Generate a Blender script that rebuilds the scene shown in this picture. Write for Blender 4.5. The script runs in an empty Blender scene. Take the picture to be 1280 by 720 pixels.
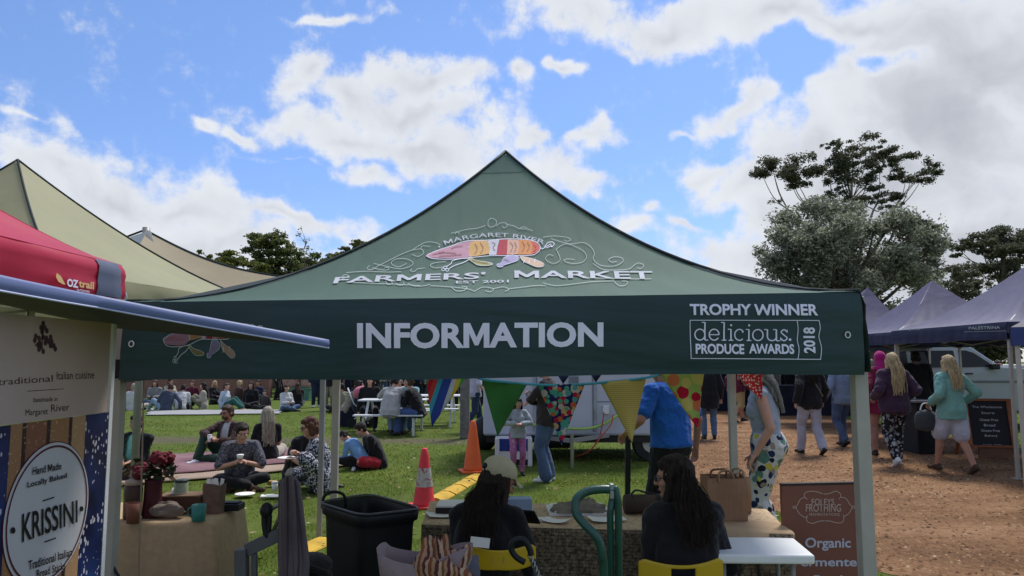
import bpy, bmesh, math, random
import numpy as np
from mathutils import Vector, Matrix, Euler
random.seed(7); RNG = np.random.default_rng(7)
SC = bpy.context.scene
COL = SC.collection
PI = math.pi
CAMZ = 1.66
FPX = 924.4
PITCH = math.atan(90 / FPX)
cP, sP = math.cos(PITCH), math.sin(PITCH)
def ray(px, py):
    u = (px - 640) / FPX; w = (360 - py) / FPX
    return Vector((u, cP - w * sP, sP + w * cP))
def at(px, py, Y):
    d = ray(px, py); k = Y / d.y
    return Vector((d.x * k, Y, CAMZ + d.z * k))
def G(px, py, z=0.0):
    d = ray(px, py); k = (z - CAMZ) / d.z
    return Vector((d.x * k, d.y * k, z))
def proj(p):
    x, y, z = p[0], p[1], p[2] - CAMZ
    f = y * cP + z * sP; up = -y * sP + z * cP
    return (640 + FPX * x / f, 360 - FPX * up / f)
def on_plane(px, py, p0, n):
    d = ray(px, py); o = Vector((0, 0, CAMZ))
    k = (Vector(p0) - o).dot(n) / d.dot(n)
    return o + d * k
def srgb(r, g, b):
    def f(c):
        c /= 255.0
        return c / 12.92 if c <= 0.04045 else ((c + 0.055) / 1.055) ** 2.4
    return (f(r), f(g), f(b), 1)
# ---------------------------------------------------------------- tagging
def tag(o, label=None, cat=None, group=None, kind=None):
    if label: o['label'] = label
    if cat: o['category'] = cat
    if group: o['group'] = group
    if kind: o['kind'] = kind
    return o
def empty(name, loc=(0, 0, 0), rz=0, label=None, cat=None, group=None):
    o = bpy.data.objects.new(name, None); COL.objects.link(o)
    o.location = loc; o.rotation_euler = (0, 0, rz); o.empty_display_size = 0.1
    return tag(o, label, cat, group)
def copy_tree(o, parent=None):
    c = o.copy(); COL.objects.link(c); c.parent = parent
    for ch in list(o.children): copy_tree(ch, c)
    return c
# ---------------------------------------------------------------- noise (numpy)
def _h(ix, iy, iz):
    n = (ix * 374761393 + iy * 668265263 + iz * 2147483647 * 3) & 0xffffffff
    n = ((n ^ (n >> 13)) * 1274126177) & 0xffffffff
    return ((n ^ (n >> 16)) & 0xffff) / 65535.0
def vnoise(P):
    P = np.asarray(P, float); i = np.floor(P).astype(np.int64); f = P - i; f = f * f * (3 - 2 * f)
    r = 0
    for dx in (0, 1):
        for dy in (0, 1):
            for dz in (0, 1):
                w = (f[:, 0] if dx else 1 - f[:, 0]) * (f[:, 1] if dy else 1 - f[:, 1]) * (f[:, 2] if dz else 1 - f[:, 2])
                r = r + w * _h(i[:, 0] + dx, i[:, 1] + dy, i[:, 2] + dz)
    return r * 2 - 1
def fbm(P, o=3):
    P = np.asarray(P, float); r = 0; a = 1
    for k in range(o):
        r = r + a * vnoise(P * (2 ** k) + 17.3 * k); a *= .5
    return r
# ---------------------------------------------------------------- materials
MATS = {}
class NT:
    def __init__(s, m):
        s.m = m; s.t = m.node_tree; s.t.nodes.clear()
        s.out = s.n('ShaderNodeOutputMaterial'); s.b = s.n('ShaderNodeBsdfPrincipled')
        s.l(s.b.outputs[0], s.out.inputs[0])
    def n(s, typ, **kw):
        x = s.t.nodes.new(typ)
        for k, v in kw.items(): setattr(x, k, v)
        return x
    def l(s, a, b): s.t.links.new(a, b)
    def coord(s, scale=(1, 1, 1), kind='Object', rot=(0, 0, 0)):
        tc = s.n('ShaderNodeTexCoord'); mp = s.n('ShaderNodeMapping'); s.l(tc.outputs[kind], mp.inputs[0])
        mp.inputs['Scale'].default_value = scale; mp.inputs['Rotation'].default_value = rot
        return mp.outputs[0]
    def noise(s, vec, scale, detail=4, rough=.55, dist=0):
        x = s.n('ShaderNodeTexNoise'); x.inputs['Scale'].default_value = scale; x.inputs['Detail'].default_value = detail
        x.inputs['Roughness'].default_value = rough; x.inputs['Distortion'].default_value = dist
        s.l(vec, x.inputs['Vector']); return x.outputs['Fac']
    def ramp(s, fac, stops, interp='LINEAR'):
        x = s.n('ShaderNodeValToRGB'); cr = x.color_ramp; cr.interpolation = interp
        while len(cr.elements) < len(stops): cr.elements.new(.5)
        for e, (p, c) in zip(cr.elements, stops):
            e.position = p; e.color = c if len(c) == 4 else (*c, 1)
        s.l(fac, x.inputs[0]); return x.outputs[0]
    def mix(s, fac, a, b, mode='MIX'):
        x = s.n('ShaderNodeMix', data_type='RGBA', blend_type=mode)
        for i, v in ((0, fac), (6, a), (7, b)):
            if hasattr(v, 'node'): s.l(v, x.inputs[i])
            else: x.inputs[i].default_value = v
        return x.outputs[2]
    def math(s, op, a, b=None, clamp=False):
        x = s.n('ShaderNodeMath', operation=op); x.use_clamp = clamp
        for i, v in ((0, a), (1, b)):
            if v is None: continue
            if hasattr(v, 'node'): s.l(v, x.inputs[i])
            else: x.inputs[i].default_value = v
        return x.outputs[0]
    def bump(s, h, strength=.3, dist=.01):
        x = s.n('ShaderNodeBump'); x.inputs['Strength'].default_value = strength; x.inputs['Distance'].default_value = dist
        s.l(h, x.inputs['Height']); s.l(x.outputs[0], s.b.inputs['Normal'])
    def base(s, c):
        if hasattr(c, 'node'): s.l(c, s.b.inputs['Base Color'])
        else: s.b.inputs['Base Color'].default_value = c
    def set(s, **kw):
        for k, v in kw.items(): s.b.inputs[k.replace('_', ' ')].default_value = v
def newmat(name):
    m = bpy.data.materials.new(name); m.use_nodes = True
    return NT(m)
def scl(c, k): return (c[0] * k, c[1] * k, c[2] * k, 1)
def mat(name, col, rough=.75, var=.18, vs=6, metal=0, bump=.25, bs=90, bd=.003, spec=.3, sheen=0, trans=0):
    if name in MATS: return MATS[name]
    if len(col) == 3: col = (*col, 1)
    t = newmat(name); v = t.coord()
    f = t.noise(v, vs, 5)
    t.base(t.ramp(f, [(.25, scl(col, 1 - var)), (.75, scl(col, 1 + var))]))
    t.set(Roughness=rough, Metallic=metal)
    t.b.inputs['Specular IOR Level'].default_value = spec
    if sheen: t.b.inputs['Sheen Weight'].default_value = sheen
    if bump: t.bump(t.noise(v, bs, 3), bump, bd)
    if trans:
        tr = t.n('ShaderNodeBsdfTranslucent'); tr.inputs[0].default_value = col
        mx = t.n('ShaderNodeMixShader'); mx.inputs[0].default_value = trans
        t.l(t.b.outputs[0], mx.inputs[1]); t.l(tr.outputs[0], mx.inputs[2]); t.l(mx.outputs[0], t.out.inputs[0])
    MATS[name] = t.m
    return t.m
def cloth(name, col, var=.15, trans=0):
    """woven fabric: soft folds in bump, fine weave"""
    if name in MATS: return MATS[name]
    if len(col) == 3: col = (*col, 1)
    t = newmat(name); v = t.coord()
    f = t.noise(v, 5, 4)
    t.base(t.ramp(f, [(.3, scl(col, 1 - var)), (.7, scl(col, 1 + var))]))
    t.set(Roughness=.9); t.b.inputs['Specular IOR Level'].default_value = .15
    t.b.inputs['Sheen Weight'].default_value = .15
    a = t.noise(v, 14, 3, .5, 1.2); b = t.noise(v, 220, 2)
    h = t.math('ADD', a, t.math('MULTIPLY', b, .12))
    t.bump(h, .55, .012)
    if trans:
        tr = t.n('ShaderNodeBsdfTranslucent'); tr.inputs[0].default_value = col
        mx = t.n('ShaderNodeMixShader'); mx.inputs[0].default_value = trans
        t.l(t.b.outputs[0], mx.inputs[1]); t.l(tr.outputs[0], mx.inputs[2]); t.l(mx.outputs[0], t.out.inputs[0])
    MATS[name] = t.m
    return t.m
def spots(name, base, cols, scale, thr=.32, kind='Object', layers=1, rough=.85, sc3=(1, 1, 1), blob=False, flat=False):
    """round spots in several colours on a ground colour (printed cloth)"""
    if name in MATS: return MATS[name]
    t = newmat(name); cur = base
    for k in range(layers):
        v = t.coord(sc3, kind, (0, 0, .6 * k))
        if blob:
            nz = t.n('ShaderNodeTexNoise'); nz.inputs['Scale'].default_value = scale * .9; t.l(v, nz.inputs['Vector'])
            mv = t.n('ShaderNodeVectorMath', operation='ADD'); t.l(v, mv.inputs[0])
            ms = t.n('ShaderNodeVectorMath', operation='SCALE'); t.l(nz.outputs['Color'], ms.inputs[0]); ms.inputs['Scale'].default_value = .6 / scale
            t.l(ms.outputs[0], mv.inputs[1]); v = mv.outputs[0]
        if flat:
            sx = t.n('ShaderNodeSeparateXYZ'); t.l(t.coord((1, 1, 1), kind), sx.inputs[0]); cx = t.n('ShaderNodeCombineXYZ'); t.l(t.math('ADD', sx.outputs[0], .31 * k), cx.inputs[0]); t.l(sx.outputs[2], cx.inputs[1]); v = cx.outputs[0]
        vo = t.n('ShaderNodeTexVoronoi'); vo.voronoi_dimensions = '2D' if flat else '3D'; vo.inputs['Randomness'].default_value = .6 if flat else .75; vo.inputs['Scale'].default_value = scale * (1.7 ** k); t.l(v, vo.inputs['Vector'])
        sp = t.n('ShaderNodeSeparateColor'); t.l(vo.outputs['Color'], sp.inputs[0])
        n = len(cols)
        c = t.ramp(sp.outputs[0], [(i / n, cols[(i + k) % n]) for i in range(n)], 'CONSTANT')
        # radius varies per cell
        rad = t.math('ADD', t.math('MULTIPLY', sp.outputs[1], thr * .45), thr * .62)
        m = t.math('LESS_THAN', vo.outputs['Distance'], rad)
        cur = t.mix(m, cur, c)
    t.base(cur); t.set(Roughness=rough); t.b.inputs['Specular IOR Level'].default_value = .15
    v = t.coord(); t.bump(t.noise(v, 14, 3, .5, 1.2), .4, .01)
    MATS[name] = t.m
    return t.m
def stripes(name, cols, scale, axis=0, rough=.85, noise=.0, trans=0):
    if name in MATS: return MATS[name]
    t = newmat(name); v = t.coord()
    sp = t.n('ShaderNodeSeparateXYZ'); t.l(v, sp.inputs[0])
    x = t.math('MULTIPLY', sp.outputs[axis], scale)
    if noise: x = t.math('ADD', x, t.math('MULTIPLY', t.noise(v, 9), noise))
    x = t.math('FRACT', x)
    n = len(cols)
    t.base(t.ramp(x, [(i / n, c) for i, c in enumerate(cols)], 'CONSTANT'))
    t.set(Roughness=rough); t.b.inputs['Specular IOR Level'].default_value = .15
    t.bump(t.noise(t.coord(), 12, 3), .4, .01)
    MATS[name] = t.m
    return t.m
# ---------------------------------------------------------------- mesh collector
def chain_mat(q):
    chain = []; T = Matrix.Identity(4)
    while q is not None: chain.append(q); q = q.parent
    for q in reversed(chain):
        T = T @ Matrix.LocRotScale(q.location, q.rotation_euler, q.scale)
    return T
class MB:
    def __init__(s): s.v = []; s.f = []
    def add(s, vs, fs, M=None):
        o = len(s.v)
        for p in vs:
            p = Vector(p)
            s.v.append(tuple(M @ p) if M is not None else tuple(p))
        for f in fs: s.f.append(tuple(i + o for i in f))
        return s
    def box(s, c, d, rot=None, M=None):
        x, y, z = d[0] / 2, d[1] / 2, d[2] / 2
        R = Euler(rot).to_matrix() if rot else Matrix.Identity(3)
        vs = [Vector(c) + R @ Vector((a * x, b * y, e * z)) for e in (-1, 1) for a, b in ((-1, -1), (1, -1), (1, 1), (-1, 1))]
        return s.add(vs, [(3, 2, 1, 0), (4, 5, 6, 7), (0, 1, 5, 4), (1, 2, 6, 5), (2, 3, 7, 6), (3, 0, 4, 7)], M)
    def bar(s, a, b, w, d=None, up=(0, 0, 1)):
        """rectangular bar from a to b"""
        d = d or w; a = Vector(a); b = Vector(b); t = (b - a).normalized(); up = Vector(up)
        if abs(t.dot(up)) > .95: up = Vector((0, 1, 0))
        x = t.cross(up).normalized(); y = x.cross(t)
        vs = [p + x * i * w / 2 + y * j * d / 2 for p in (a, b) for i, j in ((-1, -1), (1, -1), (1, 1), (-1, 1))]
        return s.add(vs, [(0, 1, 2, 3), (7, 6, 5, 4), (0, 4, 5, 1), (1, 5, 6, 2), (2, 6, 7, 3), (3, 7, 4, 0)])
    def tube(s, pts, r, n=8, cap=True, close=False):
        pts = [Vector(p) for p in pts]; m = len(pts)
        rs = r if isinstance(r, (list, tuple)) else [r] * m
        o = len(s.v); prev = None
        for i, p in enumerate(pts):
            if close: t = pts[(i + 1) % m] - pts[i - 1]
            else: t = pts[min(i + 1, m - 1)] - pts[max(i - 1, 0)]
            t = t.normalized() if t.length > 1e-9 else Vector((0, 0, 1))
            if prev is None:
                a = Vector((0, 0, 1)) if abs(t.z) < .9 else Vector((1, 0, 0)); prev = t.cross(a).normalized()
            x = (prev - t * prev.dot(t)).normalized(); y = t.cross(x); prev = x
            for k in range(n):
                a = 2 * PI * k / n; s.v.append(tuple(p + (x * math.cos(a) + y * math.sin(a)) * rs[i]))
        for i in range(m if close else m - 1):
            j = (i + 1) % m
            for k in range(n):
                k2 = (k + 1) % n; s.f.append((o + i * n + k, o + i * n + k2, o + j * n + k2, o + j * n + k))
        if cap and not close:
            s.f.append(tuple(o + k for k in range(n))[::-1]); s.f.append(tuple(o + (m - 1) * n + k for k in range(n)))
        return s
    def lathe(s, prof, n=20, c=(0, 0, 0), sy=1, capb=True, capt=True):
        o = len(s.v); c = Vector(c)
        for r, z in prof:
            for k in range(n):
                a = 2 * PI * k / n; s.v.append((c.x + r * math.cos(a), c.y + r * sy * math.sin(a), c.z + z))
        for i in range(len(prof) - 1):
            for k in range(n):
                k2 = (k + 1) % n; s.f.append((o + i * n + k, o + i * n + k2, o + (i + 1) * n + k2, o + (i + 1) * n + k))
        if capb: s.f.append(tuple(o + k for k in range(n))[::-1])
        if capt: s.f.append(tuple(o + (len(prof) - 1) * n + k for k in range(n)))
        return s
    def ell(s, c, r, R=None, nu=14, nv=9):
        c = Vector(c); vs = []; fs = []
        R = R or Matrix.Identity(3)
        vs.append(c + R @ Vector((0, 0, -r[2])))
        for j in range(1, nv):
            th = -PI / 2 + PI * j / nv
            for k in range(nu):
                a = 2 * PI * k / nu
                vs.append(c + R @ Vector((r[0] * math.cos(th) * math.cos(a), r[1] * math.cos(th) * math.sin(a), r[2] * math.sin(th))))
        vs.append(c + R @ Vector((0, 0, r[2]))); L = len(vs) - 1
        for k in range(nu):
            k2 = (k + 1) % nu; fs.append((0, 1 + k2, 1 + k)); fs.append((L, L - nu + k, L - nu + k2))
            for j in range(nv - 2): fs.append((1 + j * nu + k, 1 + j * nu + k2, 1 + (j + 1) * nu + k2, 1 + (j + 1) * nu + k))
        return s.add(vs, fs)
    def cap(s, a, ra, b, rb, n=12):
        """tapered capsule"""
        a = Vector(a); b = Vector(b); t = b - a; L = t.length
        t = t.normalized() if L > 1e-6 else Vector((0, 0, 1))
        pts = []; rs = []
        for k in range(3):
            th = PI / 2 * (1 - k / 3) ; pts.append(a - t * ra * math.sin(th)); rs.append(max(ra * math.cos(th), ra * .12))
        for k in range(3): q = k / 2; pts.append(a.lerp(b, q)); rs.append(ra + (rb - ra) * q)
        for k in range(1, 4):
            th = PI / 2 * k / 3; pts.append(b + t * rb * math.sin(th)); rs.append(max(rb * math.cos(th), rb * .12))
        return s.tube(pts, rs, n)
    def loft(s, secs, n=20):
        """secs: list of (centre, xaxis, yaxis, rx, ry): elliptical rings, closed"""
        o = len(s.v)
        for c, X, Y, rx, ry in secs:
            for k in range(n):
                a = 2 * PI * k / n; s.v.append(tuple(Vector(c) + Vector(X) * rx * math.cos(a) + Vector(Y) * ry * math.sin(a)))
        m = len(secs)
        for i in range(m - 1):
            for k in range(n):
                k2 = (k + 1) % n; s.f.append((o + i * n + k, o + i * n + k2, o + (i + 1) * n + k2, o + (i + 1) * n + k))
        s.f.append(tuple(o + k for k in range(n))[::-1]); s.f.append(tuple(o + (m - 1) * n + k for k in range(n)))
        return s
    def prism(s, outline, f0, f1):
        """outline of 2D points, mapped by f0 and f1 to two faces"""
        n = len(outline); vs = [f0(*p) for p in outline] + [f1(*p) for p in outline]
        fs = [tuple(range(n))[::-1], tuple(range(n, 2 * n))] + [(i, (i + 1) % n, n + (i + 1) % n, n + i) for i in range(n)]
        return s.add(vs, fs)
    def grid(s, fn, nu, nv, thick=0):
        o = len(s.v)
        for j in range(nv + 1):
            for i in range(nu + 1): s.v.append(tuple(fn(i / nu, j / nv)))
        for j in range(nv):
            for i in range(nu):
                a = o + j * (nu + 1) + i; s.f.append((a, a + 1, a + nu + 2, a + nu + 1))
        return s
    def build(s, name, m, parent=None, smooth=False, bevel=0, solid=0, loc=None, rz=0, sub=0, seg=2, fixn=False, w=False):
        me = bpy.data.meshes.new(name); me.from_pydata(s.v, [], s.f); me.update()
        if w and parent is not None: me.transform(chain_mat(parent).inverted())
        if fixn:
            bm = bmesh.new(); bm.from_mesh(me); bmesh.ops.recalc_face_normals(bm, faces=bm.faces); bm.to_mesh(me); bm.free()
        me.materials.append(m)
        if smooth: me.polygons.foreach_set('use_smooth', [True] * len(me.polygons))
        o = bpy.data.objects.new(name, me); COL.objects.link(o)
        if loc is not None: o.location = loc
        if rz: o.rotation_euler = (0, 0, rz)
        if parent is not None: o.parent = parent
        if solid:
            md = o.modifiers.new('s', 'SOLIDIFY'); md.thickness = solid; md.offset = 0
        if bevel:
            md = o.modifiers.new('b', 'BEVEL'); md.width = bevel; md.segments = seg; md.limit_method = 'ANGLE'; md.angle_limit = .6
        if sub:
            md = o.modifiers.new('u', 'SUBSURF'); md.levels = sub; md.render_levels = sub
        return o
def bez(p0, p1, p2, p3, n=12):
    out = []
    for i in range(n + 1):
        t = i / n; out.append(Vector(p0) * (1 - t) ** 3 + Vector(p1) * 3 * t * (1 - t) ** 2 + Vector(p2) * 3 * t * t * (1 - t) + Vector(p3) * t ** 3)
    return out
def crom(pts, n=6, close=False):
    """smooth curve through points"""
    P = [Vector(p) for p in pts]; m = len(P); out = []
    for i in range(m if close else m - 1):
        a, b, c, d = (P[i - 1] if (i > 0 or close) else P[0]), P[i], P[(i + 1) % m], (P[(i + 2) % m] if (close or i + 2 < m) else P[-1])
        for k in range(n):
            t = k / n
            out.append(.5 * ((2 * b) + (c - a) * t + (2 * a - 5 * b + 4 * c - d) * t * t + (-a + 3 * b - 3 * c + d) * t ** 3))
    if not close: out.append(P[-1])
    return out
# ---------------------------------------------------------------- flat marks mapped on a surface
_TXT = {}
def _raw(body, bold=0.0):
    k = (body, bold)
    if k in _TXT: return _TXT[k]
    cu = bpy.data.curves.new('t', 'FONT'); cu.body = body; cu.size = 1; cu.offset = bold; cu.resolution_u = 4
    o = bpy.data.objects.new('t', cu); COL.objects.link(o); bpy.context.view_layer.update()
    me = o.evaluated_get(bpy.context.evaluated_depsgraph_get()).to_mesh()
    bm = bmesh.new(); bm.from_mesh(me); bmesh.ops.remove_doubles(bm, verts=bm.verts, dist=1e-4)
    vs = [(v.co.x, v.co.y) for v in bm.verts]; bm.verts.index_update(); fs = [tuple(v.index for v in f.verts) for f in bm.faces]
    bm.free(); COL.objects.unlink(o); bpy.data.objects.remove(o); bpy.data.curves.remove(cu)
    _TXT[k] = (vs, fs); return _TXT[k]
def text2d(body, bold=0.0):
    if not bold: return _raw(body, 0.0)
    V = []; F = []
    for i, ch in enumerate(body):
        if ch == ' ': continue
        a = _raw(ch, 0.0)[0]; w = max(p[0] for p in a) - min(p[0] for p in a); x1 = max(p[0] for p in _raw(body[:i + 1], 0.0)[0]); x0 = x1 - w
        o = len(V)
        if ch in 'MW':
            h = max(p[1] for p in a); s = .085 + 2 * bold; L = x0 - bold; R = x1 + bold; B = -bold; T = h + bold; c = (L + R) / 2; d = s * .62
            pts = [(L, B), (L, T), (L + s * 1.15, T), (c, B + (T - B) * .42), (R - s * 1.15, T), (R, T), (R, B), (R - s, B), (R - s, B + (T - B) * .58), (c + d * .5, B + (T - B) * .1), (c - d * .5, B + (T - B) * .1), (L + s, B + (T - B) * .58), (L + s, B)]
            if ch == 'W':
                q = (R - L) / 4; s = s * 1.05
                pts = [(L, T), (L + s, T), (L + q * .95 + s * .25, B + (T - B) * .36), (c - s * .32, T), (c + s * .32, T), (R - q * .95 - s * .25, B + (T - B) * .36), (R - s, T), (R, T), (R - q + s * .42, B), (R - q - s * .42, B), (c, B + (T - B) * .62), (L + q + s * .42, B), (L + q - s * .42, B)]
            V += pts; F.append(tuple(range(o, o + len(pts))))
        else:
            vs, fs = _raw(ch, bold); dx = x0 - min(p[0] for p in a)
            V += [(p[0] + dx, p[1]) for p in vs]; F += [tuple(q + o for q in f) for f in fs]
    return V, F
class Marks:
    """2D shapes in picture-like coordinates (x right, y down), later mapped onto a surface"""
    def __init__(s): s.v = []; s.f = []
    def _add(s, vs, fs):
        o = len(s.v); s.v += [tuple(p) for p in vs]; s.f += [tuple(i + o for i in f) for f in fs]
    def text(s, body, x0, y0, x1, y1, bold=0.0, warp=None, rot=False):
        vs, fs = text2d(body, bold)
        a0 = min(p[0] for p in vs); a1 = max(p[0] for p in vs); b0 = min(p[1] for p in vs); b1 = max(p[1] for p in vs)
        out = []
        for x, y in vs:
            u = (x - a0) / (a1 - a0); w = (y - b0) / (b1 - b0)
            if rot: q = (x0 + (1 - w) * (x1 - x0), y1 - u * (y1 - y0))
            else: q = (x0 + u * (x1 - x0), y1 - w * (y1 - y0))
            out.append(warp(*q) if warp else q)
        s._add(out, fs); return s
    def poly(s, pts): s._add(pts, [tuple(range(len(pts)))]); return s
    def line(s, pts, w, close=False):
        pts = [Vector((p[0], p[1])) for p in pts]; m = len(pts); vs = []
        for i in range(m):
            if close: t = pts[(i + 1) % m] - pts[i - 1]
            else: t = pts[min(i + 1, m - 1)] - pts[max(i - 1, 0)]
            if t.length < 1e-9: t = Vector((1, 0))
            t.normalize(); n = Vector((-t.y, t.x)) * w / 2
            vs += [tuple(pts[i] + n), tuple(pts[i] - n)]
        fs = [(2 * i, 2 * i + 1, 2 * i + 3, 2 * i + 2) for i in range(m - 1)]
        if close: fs.append((2 * m - 2, 2 * m - 1, 1, 0))
        s._add(vs, fs); return s
    def arc(s, cx, cy, rx, ry, a0, a1, w, n=16):
        return s.line([(cx + rx * math.cos(math.radians(a0 + (a1 - a0) * i / n)), cy + ry * math.sin(math.radians(a0 + (a1 - a0) * i / n))) for i in range(n + 1)], w)
    def disc(s, cx, cy, rx, ry=None, n=20):
        ry = ry or rx; return s.poly([(cx + rx * math.cos(2 * PI * i / n), cy + ry * math.sin(2 * PI * i / n)) for i in range(n)])
    def spiral(s, cx, cy, r0, r1, a0, turns, w, n=22, sy=.6):
        return s.line([(cx + (r0 + (r1 - r0) * i / n) * math.cos(a0 + 2 * PI * turns * i / n), cy + sy * (r0 + (r1 - r0) * i / n) * math.sin(a0 + 2 * PI * turns * i / n)) for i in range(n + 1)], w)
    def curve(s, pts, w): return s.line(crom([(p[0], p[1], 0) for p in pts], 8), w)
    def build(s, name, m, M, parent=None, step=None, thick=0):
        me = bpy.data.meshes.new(name); me.from_pydata([(a, b, 0) for a, b in s.v], [], s.f)
        bm = bmesh.new(); bm.from_mesh(me); bmesh.ops.triangulate(bm, faces=[f for f in bm.faces if len(f.verts) > 4])
        if step:
            for ax in (0, 1):
                lo = min(v.co[ax] for v in bm.verts); hi = max(v.co[ax] for v in bm.verts)
                k = math.floor(lo / step) + 1
                while k * step < hi:
                    co = [0, 0, 0]; no = [0, 0, 0]; co[ax] = k * step; no[ax] = 1
                    bmesh.ops.bisect_plane(bm, geom=bm.verts[:] + bm.edges[:] + bm.faces[:], plane_co=co, plane_no=no, dist=1e-5)
                    k += 1
        for v in bm.verts: v.co = M(v.co.x, v.co.y)
        bmesh.ops.recalc_face_normals(bm, faces=bm.faces)
        bm.to_mesh(me); bm.free(); me.materials.append(m)
        o = bpy.data.objects.new(name, me); COL.objects.link(o)
        if parent is not None:
            o.parent = parent; o.matrix_parent_inverse = Matrix.Identity(4)
            me.transform(chain_mat(parent).inverted())
        return o
# ================================================================ camera, sky, sun
cam_d = bpy.data.cameras.new('camera'); cam = bpy.data.objects.new('camera', cam_d); COL.objects.link(cam)
cam_d.sensor_width = 36; cam_d.lens = FPX / 1280 * 36; cam_d.clip_start = .05; cam_d.clip_end = 2000
cam.location = (0, 0, CAMZ); cam.rotation_euler = (PI / 2 + PITCH, 0, 0); SC.camera = cam
SC.view_settings.view_transform = 'Standard'; SC.view_settings.look = 'None'; SC.view_settings.exposure = 0.27; SC.view_settings.gamma = 1
SC.render.engine = 'CYCLES'
SC.cycles.max_bounces = 6; SC.cycles.diffuse_bounces = 3; SC.cycles.glossy_bounces = 2; SC.cycles.transparent_max_bounces = 6
SC.cycles.use_denoising = True
SUN_EL, SUN_AZ = math.radians(58), math.radians(28)
sd = bpy.data.lights.new('sun', 'SUN'); sd.energy = 3.3; sd.angle = math.radians(16); sd.color = (1, .96, .9)
sun = bpy.data.objects.new('sun', sd); COL.objects.link(sun)
sdir = Vector((math.sin(SUN_AZ) * math.cos(SUN_EL), math.cos(SUN_AZ) * math.cos(SUN_EL), math.sin(SUN_EL)))
sun.rotation_euler = sdir.to_track_quat('Z', 'Y').to_euler(); sun.location = (6, 10, 30)
wd = bpy.data.worlds.new('World'); SC.world = wd; wd.use_nodes = True
class WT(NT):
    def __init__(s, w): s.t = w.node_tree; s.t.nodes.clear()
W = WT(wd)
wo = W.n('ShaderNodeOutputWorld'); bg = W.n('ShaderNodeBackground'); W.l(bg.outputs[0], wo.inputs[0]); bg.inputs[1].default_value = .13
sky = W.n('ShaderNodeTexSky', sky_type='NISHITA'); sky.sun_disc = False; sky.sun_elevation = SUN_EL; sky.sun_rotation = SUN_AZ
sky.altitude = 100; sky.air_density = 1.0; sky.dust_density = .3; sky.ozone_density = 1.5
tc = W.n('ShaderNodeTexCoord'); sx = W.n('ShaderNodeSeparateXYZ'); W.l(tc.outputs['Generated'], sx.inputs[0])
# azimuth/elevation plane of the sky: a = x/|xy| angle, e = elevation
az = W.math('ARCTAN2', sx.outputs[0], sx.outputs[1])
el = W.math('ARCSINE', sx.outputs[2])
cb = W.n('ShaderNodeCombineXYZ'); W.l(az, cb.inputs[0]); W.l(el, cb.inputs[1])
def wnoise(vec, scale, detail, rough=.55):
    x = W.n('ShaderNodeTexNoise'); x.inputs['Scale'].default_value = scale; x.inputs['Detail'].default_value = detail; x.inputs['Roughness'].default_value = rough
    W.l(vec, x.inputs['Vector']); return x
# warp
n1 = wnoise(cb.outputs[0], 7, 3); sub = W.n('ShaderNodeVectorMath', operation='SUBTRACT'); W.l(n1.outputs['Color'], sub.inputs[0]); sub.inputs[1].default_value = (.5, .5, .5)
scn = W.n('ShaderNodeVectorMath', operation='SCALE'); W.l(sub.outputs[0], scn.inputs[0]); scn.inputs['Scale'].default_value = .15
wv = W.n('ShaderNodeVectorMath', operation='ADD'); W.l(cb.outputs[0], wv.inputs[0]); W.l(scn.outputs[0], wv.inputs[1])
def skyp(px, py):
    d = ray(px, py).normalized(); return math.atan2(d.x, d.y), math.asin(d.z)
CLOUDS = [  # px, py, rx, ry, tilt deg (picture, clockwise down), weight
 (385,75,45,42,20,1),(440,120,85,40,15,1),(545,95,110,38,-6,1),(520,135,130,40,8,.95),(430,170,120,32,10,1.05),(530,190,150,40,8,.95),(640,215,70,20,10,.75),(360,105,25,22,0,.8),
 (455,225,44,22,8,1),(265,138,24,9,35,.8),(318,166,32,12,12,.9),(35,150,70,8,5,.45),(380,205,60,8,5,.4),
 (60,205,90,26,-5,1),(150,240,130,55,12,1.15),(235,265,110,42,8,1.1),(345,278,130,12,8,.9),(200,310,220,45,0,1.1),(440,312,50,9,-5,.7),
 (730,12,130,22,6,.9),(855,28,110,34,10,1.05),(790,48,60,14,10,.6),(950,15,110,42,0,1.1),(420,2,90,9,0,.7),
 (708,72,22,13,0,.95),(915,133,58,22,-15,.95),(860,160,35,7,-15,.6),
 (648,85,26,30,40,.9),(735,165,62,20,-10,.85),(690,200,40,40,40,.8),(660,170,40,26,0,.8),(715,215,60,18,15,.7),(600,160,60,24,0,.6),
 (960,235,95,55,-20,1.1),(900,205,60,28,-15,.95),(1010,190,90,55,-30,1.05),(1090,250,200,120,0,1.5),(1180,160,180,110,0,1.4),(1230,60,240,110,0,1.4),(1080,40,160,46,10,1.15),(1060,100,60,40,0,.85),
 (950,315,130,50,0,1),(1200,330,220,90,0,1.4),(905,330,60,18,0,.75),(858,282,42,11,5,.8),(800,268,22,14,-20,.8),(770,292,60,22,10,.7),(700,300,60,20,0,.5)]
HOLES = [(1000,80,46,40,20,.9),(1105,92,34,12,10,.55),(915,262,55,14,-10,.35),(1045,72,40,22,0,.4)]
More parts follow.
